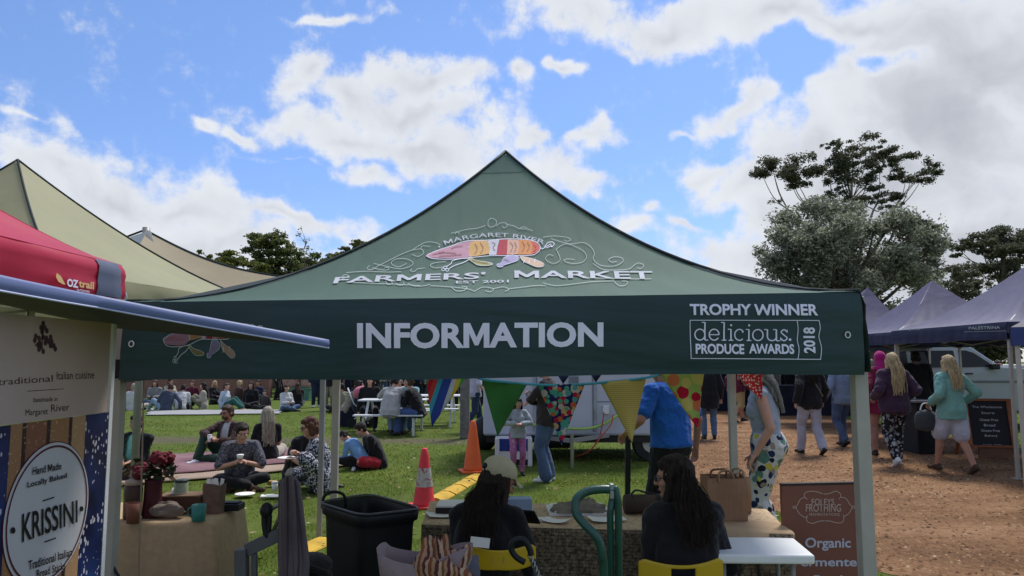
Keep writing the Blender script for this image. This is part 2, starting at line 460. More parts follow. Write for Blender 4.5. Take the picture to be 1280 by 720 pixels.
def blobs(L):
    cur = None
    for px, py, rx, ry, tilt, wgt in L:
        a, e = skyp(px, py); k = 1 / FPX * .9
        mp = W.n('ShaderNodeMapping', vector_type='TEXTURE'); W.l(wv.outputs[0], mp.inputs[0])
        mp.inputs['Location'].default_value = (a, e, 0); mp.inputs['Rotation'].default_value = (0, 0, -math.radians(tilt)); mp.inputs['Scale'].default_value = (rx * k * 1.35, ry * k * 1.35, 1)
        ln = W.n('ShaderNodeVectorMath', operation='LENGTH'); W.l(mp.outputs[0], ln.inputs[0])
        v = W.math('MULTIPLY', W.math('SUBTRACT', 1.0, ln.outputs['Value']), wgt)
        if cur is None: cur = W.math('MAXIMUM', v, 0.0)
        else:
            x = W.n('ShaderNodeMath', operation='SMOOTH_MAX'); W.l(cur, x.inputs[0]); W.l(v, x.inputs[1]); x.inputs[2].default_value = .25; cur = x.outputs[0]
    return cur
dens = W.math('SUBTRACT', blobs(CLOUDS), W.math('MULTIPLY', blobs(HOLES), 1.6))
# free clouds outside the mapped part of the sky (behind and beside the camera)
fr = wnoise(tc.outputs['Generated'], 2.2, 6); away = W.math('MULTIPLY', W.math('SUBTRACT', W.math('ABSOLUTE', az), .8), 4, True)
freec = W.math('MULTIPLY', W.math('SUBTRACT', fr.outputs['Fac'], .42), 3.0); dens = W.math('ADD', dens, W.math('MULTIPLY', freec, away))
n2 = wnoise(cb.outputs[0], 22, 8, .62); n3 = wnoise(cb.outputs[0], 5, 4)
dn = W.math('ADD', dens, W.math('MULTIPLY', W.math('SUBTRACT', n2.outputs['Fac'], .5), 1.6))
dn = W.math('ADD', dn, W.math('MULTIPLY', W.math('SUBTRACT', n3.outputs['Fac'], .5), .35))
cover = W.n('ShaderNodeMapRange'); cover.interpolation_type = 'SMOOTHERSTEP'; W.l(dn, cover.inputs[0]); cover.inputs[1].default_value = .02; cover.inputs[2].default_value = .68
# cloud brightness: bright rims and tops, grey where the cloud is thick
th = W.n('ShaderNodeMapRange'); W.l(dens, th.inputs[0]); th.inputs[1].default_value = .35; th.inputs[2].default_value = 1.25
n4 = wnoise(wv.outputs[0], 9, 6, .6)
tone = W.math('ADD', W.math('MULTIPLY', th.outputs[0], .75), W.math('MULTIPLY', W.math('SUBTRACT', n4.outputs['Fac'], .5), 1.1), True)
ccol = W.ramp(tone, [(0, (5.2, 5.4, 5.8)), (.35, (4.7, 4.9, 5.3)), (.7, (3.6, 3.8, 4.2)), (1, (2.95, 3.1, 3.5))])
# the blue between: the physical sky, its blue a little deeper as the phone shows it
hs = W.n('ShaderNodeHueSaturation'); W.l(sky.outputs[0], hs.inputs['Color']); hs.inputs['Saturation'].default_value = 1.04; hs.inputs['Value'].default_value = .93
SKYV = hs
low = W.n('ShaderNodeMapRange'); W.l(el, low.inputs[0]); low.inputs[1].default_value = 0.0; low.inputs[2].default_value = .42
tint = W.mix(1.0, hs.outputs[0], W.ramp(low.outputs[0], [(0, (.62, .68, .93)), (.45, (.72, .8, 1.05)), (1, (.86, .94, 1.14))]), 'MULTIPLY')
W.l(W.mix(cover.outputs[0], tint, ccol), bg.inputs[0])
wd.cycles.sampling_method = 'MANUAL'; wd.cycles.sample_map_resolution = 512

# ================================================================ ground
def grass_mat():
    t = newmat('lawn'); v = t.coord()
    a = t.noise(v, .35, 4); b = t.noise(v, 3.2, 5, .65); c = t.noise(v, 60, 3, .7)
    f = t.math('ADD', t.math('MULTIPLY', a, .5), t.math('MULTIPLY', b, .5))
    g = t.ramp(f, [(.33, (.08, .12, .02)), (.5, (.12, .17, .028)), (.66, (.18, .215, .045))])
    g = t.mix(t.math('MULTIPLY', c, .6), g, (.03, .045, .01, 1))
    # worn earth track and scuffed patches
    sp = t.n('ShaderNodeSeparateXYZ'); t.l(v, sp.inputs[0])
    yy = t.math('ADD', sp.outputs[1], t.math('MULTIPLY', sp.outputs[0], .03)); yy = t.math('ADD', yy, t.math('MULTIPLY', t.noise(v, .6, 4), 1.6))
    tr = t.math('SUBTRACT', 1.0, t.math('MULTIPLY', t.math('ABSOLUTE', t.math('SUBTRACT', yy, 16.2)), 1.1), True)
    xl = t.math('MULTIPLY', t.math('SUBTRACT', 1.0, sp.outputs[0]), .8, True); tr = t.math('MULTIPLY', tr, xl)
    tr = t.math('MULTIPLY', tr, t.math('MULTIPLY', t.noise(v, 2.1, 5, .7), 2.2), True)
    g = t.mix(tr, g, (.115, .10, .065, 1))
    w = t.math('MULTIPLY', t.math('SUBTRACT', t.noise(v, 1.1, 6, .7), .55), 6, True)
    g = t.mix(t.math('MULTIPLY', w, .55), g, (.13, .115, .05, 1))
    t.base(g); t.set(Roughness=.95); t.b.inputs['Specular IOR Level'].default_value = .1
    t.bump(t.math('ADD', t.math('MULTIPLY', c, .6), t.noise(v, 25, 4)), .8, .03)
    return t.m
M_GRASS = grass_mat()
b = MB(); 
def gz(x, y): return 0
b.grid(lambda u, v: Vector(((u - .5) * 900, -60 + v * 900, 0)), 30, 30)
tag(b.build('ground', M_GRASS), kind='structure')
def dirt_mat():
    t = newmat('orange_dirt'); v = t.coord()
    a = t.noise(t.coord((.45, 1.3, 1)), .9, 6, .7); b_ = t.noise(v, 14, 6, .75); c = t.noise(v, 75, 3, .7)
    f = t.math('ADD', t.math('MULTIPLY', a, .6), t.math('MULTIPLY', b_, .4))
    g = t.ramp(f, [(.40, (.12, .06, .028)), (.5, (.25, .132, .064)), (.59, (.34, .2, .105))])  # uneven earth tones, contrast widened to paint in patchy shade
    lit = t.math('MULTIPLY', t.math('SUBTRACT', t.noise(v, 2.6, 6, .75), .57), 7, True); g = t.mix(t.math('MULTIPLY', lit, .6), g, (.09, .05, .03, 1))
    g = t.mix(t.math('MULTIPLY', t.math('SUBTRACT', c, .5), 3.2, True), g, (.38, .235, .14, 1))
    g = t.mix(t.math('MULTIPLY', t.math('SUBTRACT', .42, c), 6, True), g, (.07, .032, .02, 1))
    t.base(g); t.set(Roughness=.95); t.b.inputs['Specular IOR Level'].default_value = .12
    t.bump(t.math('ADD', t.math('MULTIPLY', b_, .8), t.math('MULTIPLY', c, .6)), .9, .03)
    return t.m
M_DIRT = dirt_mat()
# outline of the bare earth path, anticlockwise
def Gxy(px, py): g = G(px, py); return (g.x, g.y)
edge = [Gxy(*p) for p in [(1170, 745), (1100, 712), (1040, 690), (985, 655), (930, 625), (880, 600), (858, 575), (845, 552), (822, 533), (790, 520), (800, 508)]]
far = [Gxy(900, 503), Gxy(985, 507), Gxy(1040, 520), Gxy(1110, 535), Gxy(1180, 545), Gxy(1260, 560), Gxy(1360, 575)]
out = [(edge[0][0] + .3, 1.0)] + edge + far + [(9.8, 1.0)]
poly = []
for i, p in enumerate(out):
    q = out[(i + 1) % len(out)]; L = math.dist(p, q); n = max(1, int(L / .12))
    for k in range(n):
        x = p[0] + (q[0] - p[0]) * k / n; y = p[1] + (q[1] - p[1]) * k / n
        w = float(vnoise([[x * 1.6, y * 1.6, 0]])[0]) * .22 + float(vnoise([[x * 7, y * 7, 3]])[0]) * .06
        poly.append((x + w, y + w * .6))
DIRT_POLY = np.array(poly)
b = MB(); bm = bmesh.new(); vv = [bm.verts.new((x, y, .004)) for x, y in poly]; bm.faces.new(vv); bmesh.ops.triangulate(bm, faces=bm.faces[:])
me = bpy.data.meshes.new('dirt_path'); bm.to_mesh(me); bm.free(); me.materials.append(M_DIRT)
if me.polygons[0].normal.z < 0: me.flip_normals()
o = bpy.data.objects.new('dirt_path', me); COL.objects.link(o); tag(o, kind='structure')
def in_dirt(X, Y):
    px, py = DIRT_POLY[:, 0], DIRT_POLY[:, 1]; qx, qy = np.roll(px, -1), np.roll(py, -1)
    ins = np.zeros(len(X), bool)
    for a, b_, c, d in zip(px, py, qx, qy):
        if b_ == d: continue
        cond = ((b_ > Y) != (d > Y)) & (X < (c - a) * (Y - b_) / (d - b_) + a); ins ^= cond
    return ins
def np_mesh(name, V, Fc, m, k):
    """V (n,3), Fc (m,k)"""
    me = bpy.data.meshes.new(name); me.vertices.add(len(V)); me.vertices.foreach_set('co', V.astype(np.float32).ravel())
    me.loops.add(len(Fc) * k); me.loops.foreach_set('vertex_index', Fc.astype(np.int32).ravel())
    me.polygons.add(len(Fc)); me.polygons.foreach_set('loop_start', np.arange(0, len(Fc) * k, k, dtype=np.int32))
    try: me.polygons.foreach_set('loop_total', np.full(len(Fc), k, np.int32))
    except Exception: pass
    me.update(calc_edges=True); me.validate(); me.materials.append(m)
    o = bpy.data.objects.new(name, me); COL.objects.link(o); return o
def leaf_mat(name, stops, rough=.7, trans=.25, spec=.3):
    t = newmat(name); g = t.n('ShaderNodeNewGeometry')
    c = t.ramp(g.outputs['Random Per Island'], stops)
    t.base(c); t.set(Roughness=rough); t.b.inputs['Specular IOR Level'].default_value = spec
    if trans:
        tr = t.n('ShaderNodeBsdfTranslucent'); t.l(c, tr.inputs[0]); mx = t.n('ShaderNodeMixShader'); mx.inputs[0].default_value = trans
        t.l(t.b.outputs[0], mx.inputs[1]); t.l(tr.outputs[0], mx.inputs[2]); t.l(mx.outputs[0], t.out.inputs[0])
    return t.m
# grass blades and low clover over the near lawn
def blades(n, y0, y1, hmin, hmax, wid, power=1.0):
    Y = y0 + (y1 - y0) * RNG.random(n) ** power; X = (RNG.random(n) * 2 - 1) * (Y * .74 + .6)
    keep = ~in_dirt(X, Y) | (RNG.random(n) < .004); X, Y = X[keep], Y[keep]; n = len(X)
    tr = np.abs(Y + .03 * X + .8 - 16.2) < .75; pn = vnoise(np.stack([X * 1.1, Y * 1.1, X * 0 + 9], 1)) + .5 * vnoise(np.stack([X * 3.1, Y * 3.1, X * 0 + 2], 1))
    keep = ~((tr & (X < 1.2) & (RNG.random(n) < .8)) | ((pn > .42) & (RNG.random(n) < .75))); X, Y = X[keep], Y[keep]; n = len(X)
    # tufty: taller in clumps
    cl = .55 + .45 * vnoise(np.stack([X * 2.3, Y * 2.3, X * 0], 1)) + .3 * vnoise(np.stack([X * 9, Y * 9, X * 0 + 5], 1))
    cl = np.clip(cl, .15, 1.3)
    h = (hmin + (hmax - hmin) * RNG.random(n)) * cl; a = RNG.random(n) * 2 * PI; w = wid * (.6 + .8 * RNG.random(n))
    lx = (RNG.random(n) - .5) * h * 1.3; ly = (RNG.random(n) - .5) * h * 1.3
    dx, dy = np.cos(a) * w, np.sin(a) * w
    V = np.empty((n, 3, 3)); V[:, 0] = np.stack([X - dx, Y - dy, 0 * X], 1); V[:, 1] = np.stack([X + dx, Y + dy, 0 * X], 1); V[:, 2] = np.stack([X + lx, Y + ly, h], 1)
    return V.reshape(-1, 3)
V = np.concatenate([blades(120000, 4.2, 10.5, .02, .07, .0035), blades(90000, 10, 24, .02, .065, .008)])
M_BLADE = leaf_mat('grass_blades', [(0, (.085, .125, .016)), (.4, (.145, .205, .024)), (.75, (.2, .265, .04)), (.93, (.27, .28, .07)), (1, (.34, .31, .12))], .8, .45, .15)
o = np_mesh('grass', V, np.arange(len(V)).reshape(-1, 3), M_BLADE, 3); tag(o, 'short green lawn grass growing around the picnic area', 'grass', kind='stuff')
# stones and bark chips lying on the path
def chips(n, y0, y1, s0, s1):
    Y = y0 + (y1 - y0) * RNG.random(n); X = -1 + 12 * RNG.random(n); k = in_dirt(X, Y); X, Y = X[k], Y[k]; n = len(X)
    s = s0 + (s1 - s0) * RNG.random(n) ** 3
    base = np.array([(1, 0, 0), (0, 1, 0), (-1, 0, 0), (0, -1, 0), (0, 0, .7)], float); Fb = np.array([(0, 1, 4), (1, 2, 4), (2, 3, 4), (3, 0, 4)])
    a = RNG.random(n) * 2 * PI; el_ = .35 + .65 * RNG.random(n)
    V = base[None] * s[:, None, None] * (1 + .35 * (RNG.random((n, 5, 3)) - .5)); V[:, :, 1] *= el_[:, None]
    x = V[:, :, 0] * np.cos(a)[:, None] - V[:, :, 1] * np.sin(a)[:, None]; y = V[:, :, 0] * np.sin(a)[:, None] + V[:, :, 1] * np.cos(a)[:, None]
    V = np.stack([x + X[:, None], y + Y[:, None], V[:, :, 2] * .8 + .003], 2)
    return V.reshape(-1, 3), (Fb[None] + (np.arange(n) * 5)[:, None, None]).reshape(-1, 3)
V1, F1 = chips(90000, 3.5, 17, .003, .03)
M_CHIP = leaf_mat('path_chips', [(0, (.05, .027, .016)), (.3, (.14, .075, .038)), (.7, (.25, .135, .067)), (.95, (.32, .2, .115)), (1, (.4, .32, .22))], .9, 0, .1)
o = np_mesh('gravel', V1, F1, M_CHIP, 3); tag(o, 'loose stones and bark chips scattered on the orange dirt path', 'gravel', kind='stuff')

# fallen leaves and crumbs of straw
def litter(n):
    Y = 4.2 + 16 * RNG.random(n) ** 1.3; X = (RNG.random(n) * 2 - 1) * (Y * .74 + .6); cl_ = vnoise(np.stack([X * .7, Y * .7, X * 0 + 31], 1)) + .6 * RNG.random(n); k = cl_ > .25; X, Y = X[k], Y[k]; n = len(X)
    a = RNG.random(n) * 2 * PI; s = .012 + .03 * RNG.random(n) ** 2; c, d = np.cos(a) * s, np.sin(a) * s; w = .35
    Z = .03 + .02 * RNG.random(n); Z[in_dirt(X, Y)] = .012; t = (RNG.random(n) - .5) * s
    return np.stack([np.stack([X - c, Y - d, Z], 1), np.stack([X + d * w, Y - c * w, Z + t], 1), np.stack([X + c, Y + d, Z + .004], 1), np.stack([X - d * w, Y + c * w, Z - t * .3], 1)], 1).reshape(-1, 3)
V = litter(9000); o = np_mesh('fallen_leaves', V, np.arange(len(V)).reshape(-1, 4), leaf_mat('dry_leaves', [(0, (.06, .03, .015)), (.5, (.17, .1, .05)), (.85, (.3, .22, .12)), (1, (.45, .38, .26))], .9, 0, .1), 4); tag(o, 'dry gum leaves scattered over the lawn and the dirt path', 'leaves', kind='stuff')

# ================================================================ trees
M_BARK = mat('bark', (.11, .085, .065), .95, .35, 8, bump=.8, bs=30, bd=.02)
M_BARK_PALE = mat('pale_bark', (.26, .22, .18), .9, .35, 6, bump=.6, bs=30, bd=.02)
def leaves(clumps, per, size, flat=.8, elong=2.2):
    """clumps: (x,y,z,r,rz) -> tri/quads of leaf size"""
    out = []
    for (x, y, z, r, rz) in clumps:
        n = int(per * r ** 2)
        d = RNG.normal(size=(n, 3)); d /= np.linalg.norm(d, axis=1)[:, None] + 1e-9
        rr = RNG.random(n) ** .45; p = d * rr[:, None] * np.array([r, r, rz])
        p *= (1 + .62 * fbm(p * 2.6 / r + x, 3))[:, None]
        p += (x, y, z); out.append(p)
    P = np.concatenate(out); n = len(P)
    a = RNG.normal(size=(n, 3)); a /= np.linalg.norm(a, axis=1)[:, None]; a[:, 2] *= flat
    b_ = np.cross(a, RNG.normal(size=(n, 3))); b_ /= np.linalg.norm(b_, axis=1)[:, None] + 1e-9
    s = size * (.6 + .8 * RNG.random(n)); a = a * (s * elong / 2)[:, None]; b_ = b_ * (s / 2)[:, None]
    V = np.stack([P - a, P + b_, P + a, P - b_], 1).reshape(-1, 3)
    return V, np.arange(4 * n).reshape(-1, 4)
def tree(name, base, trunk_pts, clumps, per, leaf, m_leaf, label, cat='tree', group=None, tr=(.2, .08), bark=None, limb=.05, limb_every=1, elong=2.2, hubs=None):
    base = Vector(base); r = empty(name, base, 0, label, cat, group); bark = bark or M_BARK
    V, Fc = leaves(clumps, per, leaf, elong=elong)
    o = np_mesh('crown', V, Fc, m_leaf, 4); o.parent = r
    b = MB(); tp = crom(trunk_pts, 5); n = len(tp)
    b.tube(tp, [tr[0] + (tr[1] - tr[0]) * i / (n - 1) for i in range(n)], 8)
    b.build('trunk', bark, r, smooth=True)
    b = MB()
    if hubs:
        HB = []
        for h_ in hubs:
            h_ = Vector(h_); s0 = tp[int(n * random.uniform(.45, .75))]; c_ = crom([s0, s0.lerp(h_, .5) + Vector((0, 0, .1 * (h_ - s0).length)), h_], 5); b.tube(c_, [tr[1] * .9 - (tr[1] * .9 - limb) * q / 10 for q in range(11)], 6, cap=False); HB.append(h_)
        for i, c in enumerate(clumps):
            if i % limb_every: continue
            e = Vector(c[:3]); s0 = min(HB, key=lambda h_: (h_ - e).length + (2 if h_.z > e.z else 0)); mid = s0.lerp(e, .5) + Vector((random.uniform(-.25, .25), 0, random.uniform(-.3, .05)))
            b.tube(crom([s0, mid, e], 5), [limb * (.8 - .55 * q / 10) for q in range(11)], 5, cap=False)
    for i, c in enumerate(clumps if not hubs else []):
        if i % limb_every: continue
        e = Vector(c[:3]); k = min(range(n), key=lambda j: abs(tp[j].z - (e.z - (e - tp[j]).length * .55)) + (e - tp[j]).length * .15)
        s = tp[k]; mid = s.lerp(e, .5) + Vector((random.uniform(-.2, .2), random.uniform(-.2, .2), -.12 * (e - s).length))
        pts = crom([s, mid, e], 5); L = len(pts); b.tube(pts, [limb * (1 - .8 * q / (L - 1)) for q in range(L)], 5, cap=False)
        for q in range(3):
            d = e + Vector((random.uniform(-1, 1), random.uniform(-1, 1), random.uniform(-.2, 1))) * c[3] * .7
            b.tube([pts[-3], e.lerp(d, .5), d], [limb * .3, limb * .2, limb * .08], 4, cap=False)
    b.build('branches', bark, r, smooth=True)
    return r
# silver-green bushy tree right of the tent (about 26 m away)
L_SILVER = leaf_mat('silver_leaves', [(0, (.09, .1, .065)), (.35, (.19, .205, .135)), (.75, (.34, .36, .25)), (1, (.52, .54, .42))], .75, .45)
L_DARK = leaf_mat('dark_leaves', [(0, (.05, .055, .033)), (.5, (.1, .108, .066)), (1, (.2, .2, .12))], .75, .45)
L_MID = leaf_mat('mid_leaves', [(0, (.05, .062, .02)), (.5, (.12, .145, .045)), (.85, (.2, .23, .075)), (1, (.27, .29, .11))], .75, .45)
L_YEL = leaf_mat('yellow_leaves', [(0, (.06, .08, .015)), (.5, (.13, .15, .03)), (1, (.25, .25, .06))], .7, .3)
def W2(px, py, Y, base): p = at(px, py, Y); return (p.x - base[0], p.y - base[1], p.z)
def mkclumps(spec, Y, base, spread=1.2, split=0):
    out = []
    if split:
        sp2 = []
        for q in spec:
            for _ in range(split):
                a = random.uniform(0, 2 * PI); sp2.append((q[0] + q[2] * .95 * math.cos(a), q[1] + q[3] * .85 * math.sin(a), q[2] * random.uniform(.4, .85), q[3] * random.uniform(.35, .7)))
        spec = sp2
    for px, py, rpx, *rest in spec:
        ry = rest[0] if rest else rpx * .8
        dy = (rest[1] if len(rest) > 1 else random.uniform(-spread, spread))
        p = at(px, py, Y); k = Y / FPX; out.append((p.x - base[0], dy, p.z, rpx * k, ry * k))
    return out
bx = at(1050, 450, 26); base = (bx.x, 26, 0)
spec = []
random.seed(3)
outline = [(965,300,18),(985,275,22),(1010,262,20),(1040,262,22),(1070,262,20),(1100,285,22),(1128,305,22),(1140,330,20),(1145,360,20),(958,335,20),(962,365,20),(950,315,10),(1020,295,34),(1060,300,36),(1095,330,34),(1000,330,34),(1045,345,40),(1090,370,36),(1000,370,34),(1050,400,50),(1110,400,40),(985,400,36)]
for px, py, r in outline: spec.append((px, py, r, r * .8, random.uniform(-1.6, 1.6)))
for k in range(26):
    a = random.uniform(0, 2 * PI); q = random.uniform(.4, 1); spec.append((1048 + 92 * q * math.cos(a), 330 + 62 * q * math.sin(a), random.uniform(13, 24), random.uniform(10, 18), random.uniform(-2.2, -.4)))
cl = mkclumps(spec, 26, base)
tree('bushy_tree', base, [(0, 0, -.1), (.1, 0, 1.2), (-.1, .1, 2.5), (0, 0, 4)], cl, 3600, .052, L_SILVER, 'rounded bushy tree with silver green foliage behind the navy tents', tr=(.32, .16), limb=.09, elong=2.6)
# tall umbrella-crowned gum tree behind it
bx = at(1070, 450, 36); base = (bx.x, 36, 0)
spec = [(970,212,17,11),(990,220,13,10),(958,208,8,6),(1003,208,17,12),(1000,228,10,6),(1035,215,14,14),(1040,232,10,9),(1052,205,16,10),(1068,225,15,14),(1075,205,14,8),(1080,183,10,9),(1092,186,8,5),(1118,195,18,7),(1045,182,10,5),(1035,180,6,4),(1140,212,15,10),(1158,218,12,8),(1128,222,8,6),(1167,214,5,4),(1085,218,8,6),(1095,240,12,6),(1080,250,12,6),(1108,252,12,7),(1115,262,8,6),(1048,247,12,7),(1060,192,8,4),(1100,208,7,4),(970,250,4,5),
        (1130,282,14,10),(1148,275,12,8),(1155,295,16,12),(1160,315,16,14),(1165,335,14,14),(1145,320,16,16),(1130,300,12,10),(1170,350,12,10),(1155,360,16,14)]
cl = mkclumps(spec, 36, base, .8, 6)
HU = [W2(px, py, 36, base) for px, py in ((985, 262), (1010, 258), (1042, 255), (1065, 250), (1092, 262), (1112, 270), (1140, 300))]
tree('gum_tree', base, [(0, 0, -.1), (.2, 0, 2.5), (-.1, .2, 5), (.1, 0, 7.2)], cl, 1900, .06, L_DARK, 'tall thin gum tree with flat dark crowns above the silver bush', tr=(.3, .12), bark=M_BARK_PALE, limb=.045, elong=2.4, limb_every=5, hubs=HU)
# dark trees at the right edge
def sil_tree(name, px, Y, spec, per, leaf, m, label, tr=(.25, .1), **kw):
    p = at(px, 450, Y); base = (p.x, Y, 0); cl = mkclumps(spec, Y, base, 1.0, 5); hu = [(c[0] * .55, c[1] * .5, c[2] - 1.1) for c in random.sample(cl, 7)]
    top = max(c[2] for c in cl); return tree(name, base, [(0, 0, -.1), (.15, 0, top * .3), (-.1, .1, top * .6), (.05, 0, top * .85)], cl, per, leaf, m, label, tr=tr, hubs=hu, limb_every=4, **kw)
sil_tree('gum_tree', 1262, 40, [(1255,300,20,12),(1270,292,18,10),(1240,305,16,10),(1222,302,14,7),(1205,305,12,7),(1198,315,8,4),(1265,320,24,12),(1245,328,16,10),(1282,310,20,16),(1230,340,12,7),(1215,345,12,8),(1275,345,18,10)], 1500, .075, L_DARK, 'dark spreading gum tree at the picture edge above the last navy tent', group='gum trees at the right')
sil_tree('gum_tree', 1205, 34, [(1190,342,14,10),(1205,352,12,8),(1180,355,12,10),(1195,368,16,10),(1215,362,12,8),(1232,356,10,6),(1180,375,20,12),(1165,380,16,10),(1225,375,18,9)], 1900, .065, L_DARK, 'small dark gum tree between the peaks of the navy tents', tr=(.15, .06), group='gum trees at the right')
# trees beyond the tents on the left
sil_tree('gum_tree', 345, 44, [(330,302,16,9),(345,300,14,9),(322,312,14,9),(350,312,14,8),(338,322,18,9),(362,322,16,10),(375,330,14,9),(318,300,8,5),(355,335,20,9),(385,335,12,8),(345,345,24,10)], 1500, .085, L_MID, 'dark green gum tree above the beige shade sail', group='gum trees at the left')
sil_tree('gum_tree', 420, 46, [(400,328,14,7),(412,322,12,6),(392,334,12,7),(425,320,10,5),(442,312,10,5),(452,308,9,4),(435,325,16,8),(410,340,20,8),(450,330,16,10)], 1400, .085, L_MID, 'mid green gum tree crown just left of the green canopy', group='gum trees at the left')
sil_tree('wattle_bush', 290, 40, [(268,320,10,5),(285,322,14,6),(300,328,14,6),(318,335,14,6),(335,342,14,6),(270,330,16,8),(300,342,20,9),(350,350,18,7),(372,352,14,6),(255,330,12,6)], 1600, .08, L_YEL, 'yellow green bush peeking over the beige shade sail', cat='bush', tr=(.1, .05))
p = at(376, 450, 38); base = (p.x, 38, 0); cl = mkclumps([(376,285,3,3),(372,292,5,4),(380,300,6,5),(385,310,6,5),(368,305,5,4),(378,318,6,5),(390,318,5,4),(370,322,5,5)], 38, base, .4)
tree('bare_sapling', base, [(0, 0, -.1), (0, 0, 3), (.1, 0, 5.5), (0, 0, 7.4)], cl, 700, .05, L_MID, 'thin nearly leafless sapling above the shade sail trees', tr=(.08, .02), limb=.02)
# dark row of trees closing the far side of the park
random.seed(11)
k = 0
for i, X in enumerate(np.linspace(-34, 30, 20)):
    Y = 44 + random.uniform(-3, 6) + (6 if i % 2 else 0); h = random.uniform(4.6, 6.2); base = (X, Y, 0)
    cl = [(random.uniform(-2, 2), random.uniform(-1.2, 1.2), h * random.uniform(.28, .85), random.uniform(.8, 1.5), random.uniform(.7, 1.1)) for _ in range(13)]
    tree('park_tree', base, [(0, 0, -.1), (.1, 0, h * .3), (0, .1, h * .7)], cl, 520, .17, L_MID if i % 3 else L_DARK, 'leafy green tree in the row closing the far side of the park', 'tree', 'trees along the far side of the park', tr=(.22, .1), limb_every=3)
# ================================================================ canopies
def canvas(name, col, trans=.25, rough=.6, wr=.35, fold=None, tcol=None):
    t = newmat(name); v = t.coord()
    f = t.noise(v, 1.1, 3, .5)
    c = t.ramp(f, [(.3, scl(col, .93)), (.7, scl(col, 1.07))])
    d = t.noise(v, 5, 6, .7); c = t.mix(t.math('MULTIPLY', t.math('SUBTRACT', d, .6), .8, True), c, scl(col, .7))
    t.base(c); t.set(Roughness=rough); t.b.inputs['Specular IOR Level'].default_value = .35
    a = t.noise(t.coord(fold) if fold else v, 2.2, 3 if fold else 2, .5, .4 if fold else .2); b_ = t.noise(v, 400, 1)
    t.bump(t.math('ADD', a, t.math('MULTIPLY', b_, .02)), wr, .05)
    if trans:
        tr = t.n('ShaderNodeBsdfTranslucent'); (t.l(c, tr.inputs[0]) if not tcol else setattr(tr.inputs[0], 'default_value', (*tcol, 1))); mx = t.n('ShaderNodeMixShader'); mx.inputs[0].default_value = trans
        t.l(t.b.outputs[0], mx.inputs[1]); t.l(tr.outputs[0], mx.inputs[2]); t.l(mx.outputs[0], t.out.inputs[0])
    return t.m
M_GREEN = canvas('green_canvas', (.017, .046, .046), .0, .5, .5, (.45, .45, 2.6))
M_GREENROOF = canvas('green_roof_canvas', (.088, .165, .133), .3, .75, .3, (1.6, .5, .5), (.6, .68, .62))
M_PIPE = mat('dark_piping', (.012, .022, .022), .7)
M_ALU = mat('aluminium_leg', (.4, .38, .34), .5, .1, 6, metal=.1, bump=.1)
M_ALUD = mat('grey_leg', (.28, .28, .27), .5, .1, 6, metal=.2, bump=.1)
M_WHITEINK = mat('white_ink', (.78, .78, .9), .7, .05, bump=0)
M_ROOFINK = mat('roof_ink', (.5, .52, .56), .8, .12, 9, bump=0)
M_THININK = mat('thin_white_ink', (.42, .48, .45), .7, .05, bump=0)
M_BLACKP = mat('black_plastic', (.012, .012, .014), .5, .2)
M_GREYP = mat('grey_plastic', (.13, .13, .14), .5, .15)
M_WHITEP = mat('white_plastic', (.62, .63, .64), .45, .06)
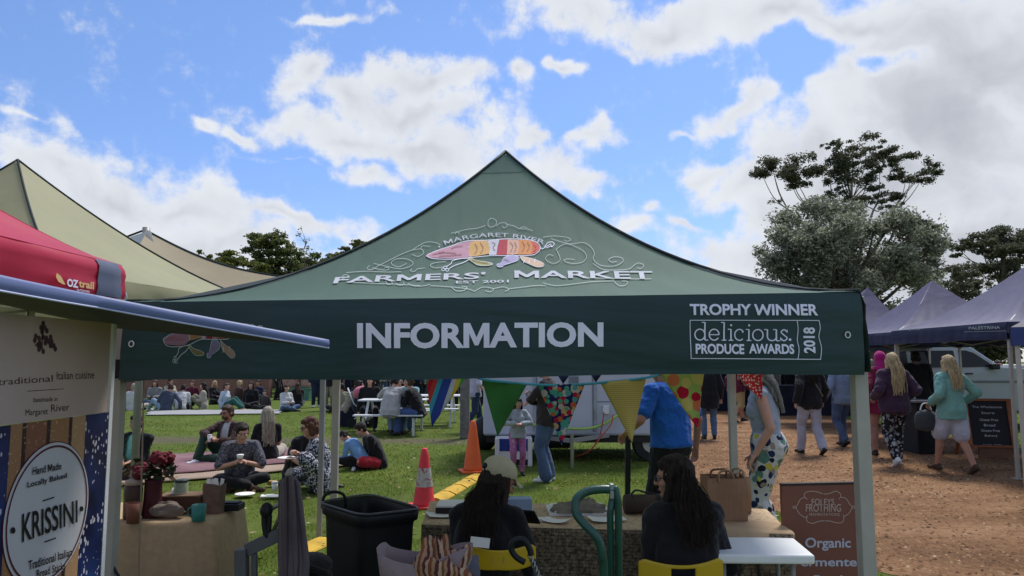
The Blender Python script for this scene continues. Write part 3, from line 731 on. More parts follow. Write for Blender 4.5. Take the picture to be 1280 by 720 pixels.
class Canopy:
    """pyramid canopy: four corners (x,y), eave height, peak"""
    def __init__(s, corners, ze, peak, pw=1.75, sag=.03, zs=None):
        s.c = [Vector((x, y, (zs[i] if zs else ze))) for i, (x, y) in enumerate(corners)]; s.p = Vector(peak); s.pw = pw; s.sag = sag
    def pt(s, face, u, t, lift=0):
        a, b_ = s.c[face], s.c[(face + 1) % 4]; q = a.lerp(b_, u); r = q.lerp(s.p, t)
        m = 4 * u * (1 - u)
        z = q.z + (s.p.z - q.z) * (t ** s.pw if t > 0 else 0)
        z -= s.sag * m * math.sin(PI * min(1, t * 1.0)) * (1 - t)
        # tight creases running up from the eave
        z += .004 * math.sin(u * 47 + 3 * t) * (1 - t) ** 2 * (t > 0)
        return Vector((r.x, r.y, z + lift))
    def val(s, face, u, d, h, lift=0):
        """valance point: u along the edge, d down 0..1"""
        a, b_ = s.c[face], s.c[(face + 1) % 4]; q = a.lerp(b_, u); e = (b_ - a); n = Vector((e.y, -e.x, 0)).normalized()
        if n.dot(q - s.p) < 0: n = -n
        L = e.length; x = u * L
        w = (.006 * math.sin(x * 5.3) + .005 * math.sin(x * 11 + 1.3) + .003 * math.sin(x * 23 + d * 2)) * (.3 + 1.3 * d) + .0035 * math.sin(d * 13 + 2.2 * math.sin(x * 1.7)) * (1 if x > 2.2 or x < .8 else .35)
        round_ = .016 * (1 - (1 - min(1, d * 4)) ** 2)
        return q + n * (round_ + w + lift) + Vector((0, 0, -h * d + .006 * math.sin(x * 3.1 + 1) * d))
    def build(s, name, loc, label, roofm, valm, h, legs=True, legm=None, pipe=None, legw=.045, group=None, faces=4, nu=40, legpos=None, frame=True, cat='gazebo', valfaces=(0, 1, 2, 3), curv=True):
        r = empty(name, loc, 0, label, cat, group)
        b = MB()
        for f in range(4):
            b.grid(lambda u, t: s.pt(f, u, t * .985), nu, 18)
        o = b.build('roof', roofm, r, smooth=True, w=True); s.roof = o
        for m in (o,):
            bm = bmesh.new(); bm.from_mesh(m.data); bmesh.ops.remove_doubles(bm, verts=bm.verts, dist=1e-3); bmesh.ops.recalc_face_normals(bm, faces=bm.faces); bm.to_mesh(m.data); bm.free()
        b = MB()
        for f in valfaces: b.grid(lambda u, d: s.val(f, u, d, h), 60, 6)
        s.valance = b.build('valance', valm, r, smooth=True, w=True)
        bm = bmesh.new(); bm.from_mesh(s.valance.data); bmesh.ops.remove_doubles(bm, verts=bm.verts, dist=4e-2 if False else 1e-3); bm.to_mesh(s.valance.data); bm.free()
        if pipe:
            b = MB()
            for f in range(4): b.tube([s.pt(f, 0, t / 20, .004) for t in range(20)] + [s.p + Vector((0, 0, .004))], .010, 6)
            b.build('seam_piping', pipe, s.roof, smooth=True, w=True)
        if legs:
            pos = legpos or [(c.x, c.y) for c in s.c]
            for i, (x, y) in enumerate(pos):
                c = s.c[i]; q = Vector((x, y, 0)); inn = (s.p - c); inn.z = 0; inn.normalize()
                if not legpos: q = Vector((c.x, c.y, 0)) + inn * .06
                b = MB(); b.box((q.x, q.y, (c.z - .03) / 2 + .02), (legw, legw, c.z - .03)); b.box((q.x, q.y, .01), (legw * 2.6, legw * 2.6, .012))
                lg = b.build('leg', legm or M_ALU, r, bevel=.004, w=True)
                b = MB(); b.box((q.x, q.y, c.z - h + .05), (legw * 1.35, legw * 1.35, .08)); b.build('slider', M_BLACKP, lg, bevel=.004, w=True)
        if frame:
            b = MB(); z = s.c[0].z - .05
            L = [Vector((c.x, c.y, c.z - .05)) + (s.p - c).normalized() * .06 for c in s.c]
            for i in range(4):
                a, c = L[i], L[(i + 1) % 4]
                for k in range(2):
                    p0, p1 = a.lerp(c, k * .5), a.lerp(c, (k + 1) * .5)
                    b.bar(p0 - Vector((0, 0, .0)), p1 - Vector((0, 0, .24)), .014, .024); b.bar(p0 - Vector((0, 0, .24)), p1, .014, .024)
                b.bar(a, Vector((s.p.x, s.p.y, s.p.z - .5)), .016, .024)
            b.bar(s.p - Vector((0, 0, .6)), s.p - Vector((0, 0, .06)), .03)
            b.build('truss', M_ALUD, r, w=True)
        s.root = r; return s
# ---------------------------------------------------------------- the information tent
zfr = at(1075, 365, 3.0).z; FR = Vector((at(1075, 365, 3.0).x, 3.0)); FL = Vector((at(158, 376, 3.12).x, 3.12))
zfl = at(158, 378, 3.12).z; VH = zfr - at(1075, 467, 3.0).z
bl = at(421, 468, 6.2); br = at(914, 468, 5.98)
pk = at(632, 190, 4.55)
C1 = Canopy([(FL.x, FL.y), (FR.x, FR.y), (br.x + .06, 6.04), (bl.x - .06, 6.26)], zfr, pk, 1.72, .02, [zfl, zfr, zfr, zfl])
lgr = at(1073, 468, 3.10); lgl = at(147, 470, 3.2)
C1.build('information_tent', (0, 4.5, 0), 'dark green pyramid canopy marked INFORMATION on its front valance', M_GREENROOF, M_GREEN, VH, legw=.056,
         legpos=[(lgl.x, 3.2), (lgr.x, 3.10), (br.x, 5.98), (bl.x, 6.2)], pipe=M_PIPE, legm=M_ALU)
def pix_valance(px, py, lift=.004):
    """picture point -> point on the front valance (face 0)"""
    n = Vector((FR.y - FL.y, -(FR.x - FL.x), 0)).normalized()
    p = on_plane(px, py, (FL.x, FL.y - .016, 1.7), n); e = FR - FL; u = max(0, min(1, ((p.x - FL.x) * e.x + (p.y - FL.y) * e.y) / e.length_squared))
    top = zfl + (zfr - zfl) * u; d = (top - p.z) / VH
    return C1.val(0, u, d, VH, lift)
def pix_roof(px, py, lift=.006):
    lo, hi = 0.0, .98
    d = ray(px, py)
    def pt(t):
        # along the face at height parameter t find u whose picture x matches
        a, b_ = 0.0, 1.0
        for _ in range(22):
            m = (a + b_) / 2
            if proj(C1.pt(0, m, t))[0] < px: a = m
            else: b_ = m
        return (a + b_) / 2
    for _ in range(22):
        m = (lo + hi) / 2; u = pt(m)
        if proj(C1.pt(0, u, m))[1] > py: lo = m
        else: hi = m
    t = (lo + hi) / 2; u = pt(t); p = C1.pt(0, u, t); q = C1.pt(0, u, min(t + .02, .99)); 
    e = (FR - FL); ex = Vector((e.x, e.y, 0)).normalized(); n = ex.cross(q - p).normalized()
    if n.z < 0: n = -n
    return p + n * lift
V1 = C1.valance; R1 = C1.roof
for f in range(4):
    b = MB(); b.grid(lambda u, t: C1.pt(f, u, .90 + .085 * t, .004), 10, 4); b.build('peak_patch', M_GREENROOF, R1, w=True, smooth=True)
for f in range(4):
    for q in (0, 1):
        b = MB(); b.grid(lambda u, t: C1.pt(f, (u * .055 if q == 0 else 1 - u * .055), .0 + .06 * t * (1 - (u if q == 0 else u)), .003), 6, 4); b.build('corner_patch', M_GREENROOF, R1, w=True, smooth=True)
m = Marks(); m.text('INFORMATION', 446, 403, 754.5, 434.5, bold=.035); m.build('lettering', M_WHITEINK, pix_valance, V1, 8)
m = Marks(); m.text('TROPHY WINNER', 862, 380, 1021.5, 394.5, bold=.03); m.build('lettering', M_WHITEINK, pix_valance, V1, 8)
m = Marks(); m.text('PRODUCE', 869, 430.5, 930, 443.5, bold=.035); m.text('AWARDS', 936, 430, 991, 442.5, bold=.035); m.text('2018', 1003, 409, 1018, 441, bold=.03, rot=True)
m.build('lettering', M_WHITEINK, pix_valance, V1, 8)
m = Marks(); m.line([(862, 401), (1023, 400.5)], .9); m.line([(863, 449.5), (1024.5, 448.5)], .9); m.line([(862.3, 400.6), (863.4, 449.9)], .9)
m.curve([(995, 401), (996.5, 412), (995.5, 425), (997, 436), (995.5, 449)], .9); m.curve([(1022.5, 400.2), (1024.5, 410), (1023, 420), (1025.5, 434), (1024, 449)], .9)
m.build('badge_frame', M_WHITEINK, pix_valance, V1, 8)
def slab_word(m, word, x0, ybase, xh, w):
    """light slab-serif lower case: pen lines and serifs"""
    x = x0; asc = xh * .62; sf = xh * .28
    def serif(cx, y): m.line([(cx - sf * .75, y), (cx + sf * .75, y)], w * .8)
    for ch in word:
        if ch == 'd':
            r = xh * .43; m.arc(x + r, ybase - xh * .5, r, xh * .5, 0, 360, w, 20); sx = x + 2 * r
            m.line([(sx, ybase), (sx, ybase - xh - asc)], w * 1.2); m.line([(sx - sf, ybase - xh - asc), (sx, ybase - xh - asc)], w * .8); m.line([(sx, ybase), (sx + sf, ybase)], w * .8); x = sx + sf * 1.35
        elif ch == 'e':
            r = xh * .43; m.line([(x, ybase - xh * .5), (x + 2 * r, ybase - xh * .5)], w * .8); m.arc(x + r, ybase - xh * .5, r, xh * .5, -180, 0, w, 12); m.arc(x + r, ybase - xh * .5, r, xh * .5, 35, 180, w, 12); x += 2 * r + sf * .55
        elif ch == 'l':
            sx = x + sf; m.line([(sx, ybase), (sx, ybase - xh - asc)], w * 1.2); m.line([(sx - sf, ybase - xh - asc), (sx, ybase - xh - asc)], w * .8); serif(sx, ybase); x = sx + sf * 1.2
        elif ch == 'i':
            sx = x + sf; m.line([(sx, ybase), (sx, ybase - xh)], w * 1.2); m.line([(sx - sf, ybase - xh), (sx, ybase - xh)], w * .8); serif(sx, ybase); m.disc(sx, ybase - xh - asc * .6, w * .9, w * .9, 10); x = sx + sf * 1.2
        elif ch == 'c':
            r = xh * .42; m.arc(x + r, ybase - xh * .5, r, xh * .5, 45, 318, w, 16); m.disc(x + r * 1.7, ybase - xh * .78, w * .8, w * .8, 8); x += 2 * r + sf * .5
        elif ch == 'o':
            r = xh * .45; m.arc(x + r, ybase - xh * .5, r, xh * .5, 0, 360, w, 20); x += 2 * r + sf * .5
        elif ch == 'u':
            r = xh * .38; sx = x + sf * .8; m.line([(sx, ybase - xh), (sx, ybase - r)], w * 1.2); m.line([(sx - sf, ybase - xh), (sx, ybase - xh)], w * .8); m.arc(sx + r, ybase - r, r, r, 180, 0, w, 10)
            m.line([(sx + 2 * r, ybase - xh), (sx + 2 * r, ybase)], w * 1.2); m.line([(sx + 2 * r - sf, ybase - xh), (sx + 2 * r, ybase - xh)], w * .8); m.line([(sx + 2 * r, ybase), (sx + 2 * r + sf, ybase)], w * .8); x = sx + 2 * r + sf * 1.3
        elif ch == 's':
            W_ = xh * .55; m.curve([(x + W_, ybase - xh * .8), (x + W_ * .5, ybase - xh), (x + W_ * .08, ybase - xh * .77), (x + W_ * .5, ybase - xh * .52), (x + W_, ybase - xh * .25), (x + W_ * .5, ybase), (x, ybase - xh * .22)], w)
            m.line([(x + W_, ybase - xh), (x + W_, ybase - xh * .72)], w * .7); m.line([(x, ybase), (x, ybase - xh * .3)], w * .7); x += W_ + sf * .5
        elif ch == '.': m.disc(x + w, ybase - w, w * 1.1, w * 1.1, 10); x += w * 3
    return x
tmp = Marks(); xe = slab_word(tmp, 'delicious.', 0, 0, 14, 1.5); k = 121 / xe
m = Marks(); slab_word(m, 'delicious.', 0, 0, 14, 1.5); m.v = [(868.5 + x * k, 426 + y * .99) for x, y in m.v]
m.build('lettering', M_WHITEINK, pix_valance, V1, 8)
# eyelets
for px, py in ((1059, 418), (167, 431)):
    b = MB(); c = pix_valance(px, py, .006); 
    b.tube([c + Vector((.010 * math.cos(a), 0, .012 * math.sin(a))) for a in np.linspace(0, 2 * PI, 15)[:-1]], .0028, 6, close=True); b.build('eyelet', M_WHITEP, V1, smooth=True, w=True)
# roof lettering and emblem
def archy(f): return lambda x, y: (x, y + f(x))
m = Marks()
m.text("FARMERS'", 418, 346, 607, 354.3, bold=.018, warp=lambda x, y: (x - (350 - y) * .25 * (610 - x) / 190 * -1.6, y + (4 if x < 0 else 0) - 6.2 * ((x - 418) / 190) ** .8 + 1.5))
m.text('MARKET', 643, 339.4, 816, 348.6, bold=.018, warp=lambda x, y: (x + (344 - y) * -.22 * (x - 630) / 190, y + 1.0 * (x - 643) / 170))
m.build('lettering', M_ROOFINK, pix_roof, R1, 8)
m = Marks(); m.text('MARGARET RIVER', 555, 297, 681, 302.2, bold=.005, warp=lambda x, y: (x + (299 - y) * -(x - 620) / 75 * -.55, y - 11.5 * (1 - ((x - 619) / 68) ** 2) + 6.5))
m.disc(549, 309.5, 1); m.disc(689, 308, 1)
m.text('EST 2001', 570, 352.4, 636, 355.8, bold=.01, warp=lambda x, y: (x, y - 1.2 * (x - 570) / 60)); m.build('lettering', M_ROOFINK, pix_roof, R1, 8)
INK = {}
def ink(name, c): 
    if name not in INK: INK[name] = mat('ink_' + name, c, .7, .12, 14, bump=0)
    return INK[name]
def emblem(T, M, parent, w, dim=1.0):
    """animal made of vegetables, printed in flat colours with white outlines. T maps drawing -> picture"""
    P = {
     'snout_pink': ((.50, .27, .33), [(405, 185), (412, 178), (440, 169), (470, 158), (500, 149), (530, 139), (560, 131), (577, 130), (568, 150), (566, 170), (572, 190), (545, 194), (500, 196), (440, 193), (415, 192)]),
     'orange_flank': ((.62, .36, .12), [(577, 130), (600, 127), (640, 129), (650, 150), (644, 178), (600, 186), (572, 190), (566, 170), (568, 150)]),
     'white_band': ((.55, .55, .6), [(640, 129), (660, 125), (684, 124), (677, 150), (672, 182), (644, 183), (646, 160)]),
     'red_band': ((.42, .02, .05), [(686, 124), (715, 123), (713, 150), (712, 181), (672, 183), (678, 150)]),
     'peach_band': ((.62, .36, .25), [(715, 123), (755, 125), (760, 150), (752, 180), (712, 182)]),
     'orange_band': ((.62, .24, .06), [(755, 124), (800, 127), (810, 150), (804, 181), (752, 181), (760, 150)]),
     'red_tip': ((.6, .09, .05), [(800, 127), (825, 137), (838, 155), (830, 171), (804, 181), (810, 150)]),
     'yellow_leg': ((.33, .34, .12), [(560, 194), (575, 195), (600, 204), (640, 210), (658, 217), (640, 223), (605, 222), (585, 212)]),
     'lavender_leg': ((.36, .33, .5), [(735, 182), (758, 192), (752, 204), (725, 214), (700, 222), (695, 228), (678, 228), (675, 218), (690, 212), (700, 195), (712, 188)]),
     'carrot_leg': ((.6, .42, .28), [(762, 188), (790, 192), (830, 204), (852, 216), (848, 227), (825, 228), (795, 216), (772, 204)])}
    for k, (c, pts) in P.items():
        m = Marks(); m.poly([T(*p) for p in pts]); m.build('emblem_' + k, ink(k + ('_d' if dim < 1 else ''), scl(c, dim)), M, parent, 10)
    m = Marks(); q = lambda L: [T(*p) for p in L]
    m.curve(q([(405, 185), (440, 168), (500, 148), (560, 129), (640, 126), (715, 121), (800, 125), (830, 138), (839, 156), (828, 174), (800, 184), (712, 185), (640, 186), (572, 193), (500, 199), (430, 196), (405, 186)]), w)
    m.curve(q([(560, 195), (530, 198), (505, 205), (500, 215), (480, 228)]), w); m.curve(q([(568, 200), (545, 212), (515, 222), (490, 236)]), w)
    for cx, cy in ((478, 230), (470, 238), (485, 240)): m.line([T(cx + 7 * math.cos(a), cy + 5 * math.sin(a)) for a in np.linspace(0, 2 * PI, 9)], w * .8)
    m.curve(q(P['yellow_leg'][1] + [P['yellow_leg'][1][0]]), w * .7); m.curve(q(P['lavender_leg'][1] + [P['lavender_leg'][1][0]]), w * .7); m.curve(q(P['carrot_leg'][1] + [P['carrot_leg'][1][0]]), w * .7)
    m.curve(q([(838, 156), (850, 158), (862, 150), (880, 140)]), w)
    for a, b_ in (((855, 152), (868, 135)), ((868, 135), (893, 138)), ((893, 138), (885, 152)), ((885, 152), (862, 156))): m.curve(q([a, ((a[0] + b_[0]) / 2 + 3, (a[1] + b_[1]) / 2 - 4), b_]), w)
    for x in (780, 800, 820): m.line(q([(x, 197), (x - 4, 214)]), w)
    m.curve(q([(575, 135), (565, 160), (575, 190)]), w * .8); m.curve(q([(650, 130), (662, 150), (650, 165), (662, 180)]), w * .8)
    m.build('emblem_outline', M_WHITEINK if dim == 1 else M_THININK, M, parent, 10)
    m = Marks()
    for L in ([(430, 182), (470, 175), (520, 178)], [(455, 188), (500, 186), (540, 182)], [(590, 140), (600, 160), (590, 180)], [(610, 135), (622, 158), (612, 178)], [(655, 135), (668, 142), (660, 155), (668, 168)], [(725, 135), (735, 150), (726, 172)], [(742, 135), (748, 152), (742, 172)], [(770, 132), (780, 150), (770, 172)], [(790, 135), (798, 150), (790, 170)], [(815, 142), (824, 156), (815, 170)],
              [(580, 203), (610, 212), (640, 216)], [(700, 200), (720, 206)], [(452, 172), (458, 175), (464, 172)], [(500, 160), (520, 152), (545, 150)]):
        m.curve(q(L), w * .9)
    m.disc(*T(470, 172), w * 1.1, w, 8)
    m.build('emblem_detail', ink('detail', (.28, .1, .1)), (lambda x, y: M(x, y, .009)) if M is pix_roof or M is pix_valance else M, parent, 10)
def Tr(x, y): return (400 + x / 3.048, 260 + y / 3.048)
emblem(Tr, pix_roof, R1, .75)
# fine scrollwork around the emblem
m = Marks(); q = lambda L: [Tr(*p) for p in L]; w = .62
for L in ([(330, 215), (300, 228), (272, 215), (290, 198), (330, 198), (355, 212), (340, 228), (300, 235), (250, 225), (205, 215)],
          [(190, 222), (180, 235), (200, 238), (220, 226), (260, 205), (310, 180), (350, 165), (385, 160), (395, 175), (375, 188), (350, 180)],
          [(350, 165), (400, 135), (440, 135), (460, 145)], [(385, 160), (390, 148), (420, 150)], [(100, 250), (180, 245), (260, 248), (310, 246)], [(55, 290), (90, 272), (110, 262), (95, 258), (85, 266)],
          [(480, 208), (440, 212), (420, 222), (440, 232), (470, 228)], [(350, 235), (345, 243), (362, 245), (372, 236), (400, 232)], [(200, 232), (240, 240), (262, 238), (258, 230), (246, 232)],
          [(500, 100), (530, 92), (560, 85), (600, 80), (630, 70)], [(515, 104), (520, 96), (530, 98), (528, 104)], [(640, 72), (642, 52), (655, 42), (672, 52), (668, 70), (650, 76), (640, 68)],
          [(670, 72), (690, 60), (710, 62), (712, 74), (700, 78), (695, 70)], [(710, 66), (740, 72), (760, 82), (790, 84), (810, 90)], [(760, 82), (775, 75), (790, 80)],
          [(850, 115), (890, 110), (940, 115), (955, 125), (940, 130), (930, 124)], [(880, 120), (950, 140), (1000, 135), (1030, 150), (1045, 175), (1042, 200), (1070, 222), (1120, 225), (1152, 210), (1150, 194), (1120, 190), (1100, 200), (1112, 210), (1130, 208)],
          [(900, 160), (940, 140), (1000, 165), (1015, 190), (1000, 210), (960, 215), (930, 205), (940, 198), (970, 200)], [(900, 160), (915, 200), (890, 215), (860, 200), (870, 182), (890, 186)],
          [(1040, 215), (1080, 238), (1140, 240), (1180, 235), (1190, 228)], [(1190, 228), (1210, 214), (1232, 220), (1225, 234), (1208, 232)], [(1020, 270), (1100, 272), (1200, 274), (1262, 274)],
          [(100, 285), (180, 290), (300, 295), (380, 300)], [(250, 282), (258, 295), (275, 292), (272, 282)], [(290, 290), (300, 298), (320, 296), (318, 286)], [(335, 290), (360, 302), (400, 300), (420, 294)],
          [(850, 290), (900, 300), (980, 292), (1040, 285), (1120, 282)], [(1120, 284), (1140, 300), (1165, 298), (1170, 284), (1150, 282)], [(500, 305), (520, 320), (550, 318), (560, 306), (540, 303)],
          [(590, 322), (620, 306), (660, 312), (650, 324), (630, 320)], [(660, 312), (700, 305), (720, 315), (705, 322)], [(720, 312), (770, 306), (820, 300), (860, 300)], [(420, 300), (470, 303), (500, 305), (560, 312), (590, 322)]):
    m.curve(q(L), w)
m.build('scroll_print', M_THININK, pix_roof, R1, 12)
# the same emblem again at the left end of the valance, partly behind the awning
emblem(lambda x, y: (205 + (x - 405) * .2, 419 + (y - 165) * (.46 if y > 190 else .3)), pix_valance, V1, .75, .45)
m = Marks(); m.text('FARMERS', 262, 404, 330, 412, bold=.02, warp=lambda x, y: (x, y - 6 * (1 - ((x - 262) / 70) ** 2) + 4)); m.build('lettering', M_THININK, pix_valance, V1, 8)

# ---------------------------------------------------------------- beige tent behind, left
M_BEIGE = canvas('beige_canvas', (.36, .345, .2), .25, .7)
M_SAIL = canvas('sail_canvas', (.43, .36, .24), .3, .75, .15)
pk = at(22, 200, 6.4)
ze = 2.22
C2 = Canopy([(-5.6, 5.0), (at(80, 400, 4.7).x, 4.7), (at(352, 400, 7.7).x, 7.7), (-5.3, 8.1)], ze, pk, 1.5, .02)
C2.build('beige_tent', (pk.x, pk.y, 0), 'tall pointed khaki beige canopy rising behind the red gazebo', M_BEIGE, M_BEIGE, .22, pipe=M_PIPE, legm=M_ALUD, legpos=[(-5.5, 5.1), (at(90, 470, 4.8).x, 4.8), (at(404, 470, 7.0).x, 7.0), (-5.2, 8.0)])
# ---------------------------------------------------------------- shade sail with its mast
r = empty('shade_sail', (at(182, 450, 10).x, 10, 0), 0, 'sandy shade sail on a grey mast behind the beige tent', 'shade sail')
A, B_, Cc, D = at(184, 289, 10), at(358, 347, 9.4), at(300, 392, 8.2), at(150, 350, 8.6)
def sail(u, v):
    p = A.lerp(B_, u).lerp(D.lerp(Cc, u), v); p.z -= .22 * math.sin(PI * u) * (1 - v) * .5 + .1 * math.sin(PI * v) * math.sin(PI * u); return p
b = MB(); b.grid(sail, 24, 12); s_ = b.build('sail', M_SAIL, r, smooth=True, w=True)
b = MB(); b.tube([sail(u / 20, 0) for u in range(21)], .018, 6); b.build('hem_cord', M_PIPE, s_, smooth=True, w=True)
b = MB(); q = at(182, 284, 10); b.tube([(q.x, 10.02, 0), (q.x, 10.02, q.z)], .05, 10); b.build('mast', M_ALUD, r, w=True, smooth=True)
b = MB(); p0, p1, p2, p3 = at(188, 288, 9.9), at(196, 312, 9.7), at(160, 322, 9.7), at(163, 296, 10.1)
b.grid(lambda u, v: p0.lerp(p3, u).lerp(p1.lerp(p2, u), v), 6, 4); b.build('white_panel', mat('white_canvas', (.7, .7, .68), .8, .05, trans=.3), r, w=True, solid=.004)
b = MB(); b.tube([at(182, 287, 10), at(158, 296, 10.2), at(130, 330, 10.4)], .015, 5); b.build('guy_rope', M_PIPE, r, w=True)

# ---------------------------------------------------------------- red gazebo, near left
M_RED = canvas('red_canvas', (.56, .028, .07), .25, .5)
M_NAVYC = canvas('slate_canvas', (.12, .14, .21), .1, .6)
xr = at(150, 350, 3.3).x
ze = at(150, 331, 3.3).z
C3 = Canopy([(-4.6, .5), (xr, .5), (xr, 3.3), (-4.6, 3.3)], ze, (-3.2, 1.85, ze + 1.25), 1.3, .0)
C3.build('red_gazebo', (-3.2, 1.9, 0), 'red gazebo with a grey corner patch above the bread stall', M_RED, M_RED, ze - at(150, 374, 3.3).z, legs=False, frame=False)
for p in [(-4.5, 3.2), (xr - .06, 3.24)]:
    b = MB(); b.box((p[0], p[1], ze / 2), (.04, .04, ze - .02)); b.build('leg', M_ALUD, C3.root, bevel=.003, w=True)
for p in [(-4.5, .6)]:
    b = MB(); b.box((p[0], p[1], ze / 2), (.04, .04, ze - .02)); b.build('leg', M_ALUD, C3.root, bevel=.003, w=True)
# grey corner patch wraps both sides
b = MB(); h3 = ze - at(150, 374, 3.3).z
L = [C3.val(1, u, 0, h3, .006) for u in (0,)]
def corner(u, v):
    if u < .5: return C3.val(1, 1 - .075 * (1 - u * 2), v, h3, .006)
    return C3.val(2, .075 * (u * 2 - 1), v, h3, .006)
b.grid(corner, 8, 5); b.build('corner_patch', M_NAVYC, C3.valance, smooth=True, w=True)
def pix_red(px, py):
    p = on_plane(px, py, (xr + .028, 0, 0), Vector((1, 0, 0))); return p
m = Marks(); wrp = lambda x, y: (x, y + (x - 84) * .16)
m.text('OZ', 84, 348, 98, 358, bold=.04, warp=wrp); m.text('OUTDOORS', 96, 361, 112, 363.5, bold=.02, warp=lambda x, y: (x, y + (x - 96) * .16)); m.build('lettering', M_WHITEINK, pix_red, C3.valance, 6)
m = Marks(); m.text('trail', 98.5, 347, 117.5, 356.5, bold=.03, warp=wrp); m.poly([(71, 341), (76, 345), (82, 356), (78, 355), (73, 352), (70, 346)]); m.build('lettering', mat('yellow_ink', (.75, .5, .22), .7, .05, bump=0), pix_red, C3.valance, 6)
b = MB(); c = at(157, 366, 3.3); b.tube([c, c + Vector((.006, 0, -.02)), c + Vector((0, 0, -.05)), c + Vector((-.012, 0, -.03)), c], .003, 6); b.build('buckle', M_WHITEP, C3.root, w=True)

# ---------------------------------------------------------------- slate blue awning of the bread stall
M_AWN = canvas('awning_canvas', (.12, .12, .16), .05, .7)
M_AWNEDGE = canvas('awning_hem', (.15, .19, .36), .1, .5)
r = empty('awning', (-1.5, 2.2, 0), 0, 'slate blue awning of the bread stall with a pale blue hem ending in a point', 'awning')
E0, E1, E2 = at(-160, 320, 1.45), at(125, 373, 2.15), at(411, 430, 2.75)
F0, F1, F2 = at(-160, 345, 2.1), at(135, 409, 2.62), at(404, 432.5, 2.79)
def edgep(u): return [E0, E1, E2][0].lerp(E1, u * 2) if u < .5 else E1.lerp(E2, u * 2 - 1)
def backp(u): return F0.lerp(F1, u * 2) if u < .5 else F1.lerp(F2, u * 2 - 1)
b = MB(); b.grid(lambda u, v: edgep(u).lerp(backp(u), v) , 40, 8); b.build('canopy', M_AWN, r, w=True, solid=.003, smooth=True)
b = MB(); b.grid(lambda u, v: edgep(u) + Vector((.004 * math.sin(PI * v), -.006 * math.sin(PI * v) + .002 * math.sin(u * 60), (.02 - .04 * v - .012 * math.sin(PI * u)) * (1 - .25 * u))), 60, 6); b.build('hem', M_AWNEDGE, r, w=True, smooth=True, solid=.003)
b = MB(); b.tube([edgep(u / 40) + Vector((.002, -.006, (-.02 - .012 * math.sin(PI * u / 40)) * (1 - .25 * u / 40))) for u in range(41)], .003, 6); b.build('hem_stitching', mat('pale_cord', (.5, .53, .7), .7), r, w=True, smooth=True)
b = MB(); q = at(136, 415, 2.66); b.box((q.x, 2.66, q.z / 2), (.026, .026, q.z)); b.build('pole', M_ALU, r, w=True, bevel=.003)
# ---------------------------------------------------------------- banner and poster hanging along the stall side
xb = -1.372
def pix_b(px, py, d=0): return on_plane(px, py, (xb + .004 + d, 0, 0), Vector((1, 0, 0)))
def yb(px): return on_plane(px, 500, (xb, 0, 0), Vector((1, 0, 0))).y
ya, y_b = 1.15, yb(133); zt, zm, zb = at(133, 404, y_b).z, at(133, 515, y_b).z, .62
M_BAN = mat('banner_cloth', (.44, .34, .29), .85, .08, 3, bs=200, bump=.2)
b = MB(); b.box((xb, (ya + y_b) / 2, (zt + zm) / 2), (.006, y_b - ya, zt - zm)); ban = b.build('stall_banner', M_BAN)
tag(ban, 'beige cloth banner with a grape emblem and brown script above the bread poster', 'banner')
M_BR = mat('brown_ink', (.07, .035, .04), .8, .1, bump=0)
m = Marks(); T = lambda x, y: (x * .264, 370 + y * .264)
for i, (cx, cy) in enumerate([(205, 130), (195, 150), (212, 150), (222, 165), (200, 170), (170, 190), (185, 200), (165, 210), (205, 195), (220, 200), (240, 195), (245, 215), (230, 215), (255, 235), (240, 235), (180, 232), (195, 240), (185, 252), (205, 262), (190, 225), (262, 250), (215, 222)]):
    m.disc(cx * .264, 370 + cy * .264, 2.3, 3.6, 9)
m.line([T(205, 125), T(200, 200), T(200, 262)], 1.2); m.line([T(200, 200), T(165, 235)], 1); m.line([T(200, 200), T(250, 245)], 1)
tw = lambda s: (lambda x, y: (x, y - (x - 60) * s))
m.text('inspired by traditional', -80, 469, 66, 480, bold=.0, warp=tw(.07)); m.text('Italian cuisine', 71, 464, 118, 474, bold=.0, warp=lambda x, y: (x, y - (x - 90) * .03))
m.line([(34, 489), (80, 486)], .8); m.text('handmade in', 42, 496, 72, 502, warp=tw(.05)); m.text('Margaret', 32, 510, 60, 520, warp=tw(.07)); m.text('River', 64, 506, 87, 515, warp=tw(.07))
m.build('lettering', M_BR, lambda x, y: pix_b(x, y), ban)
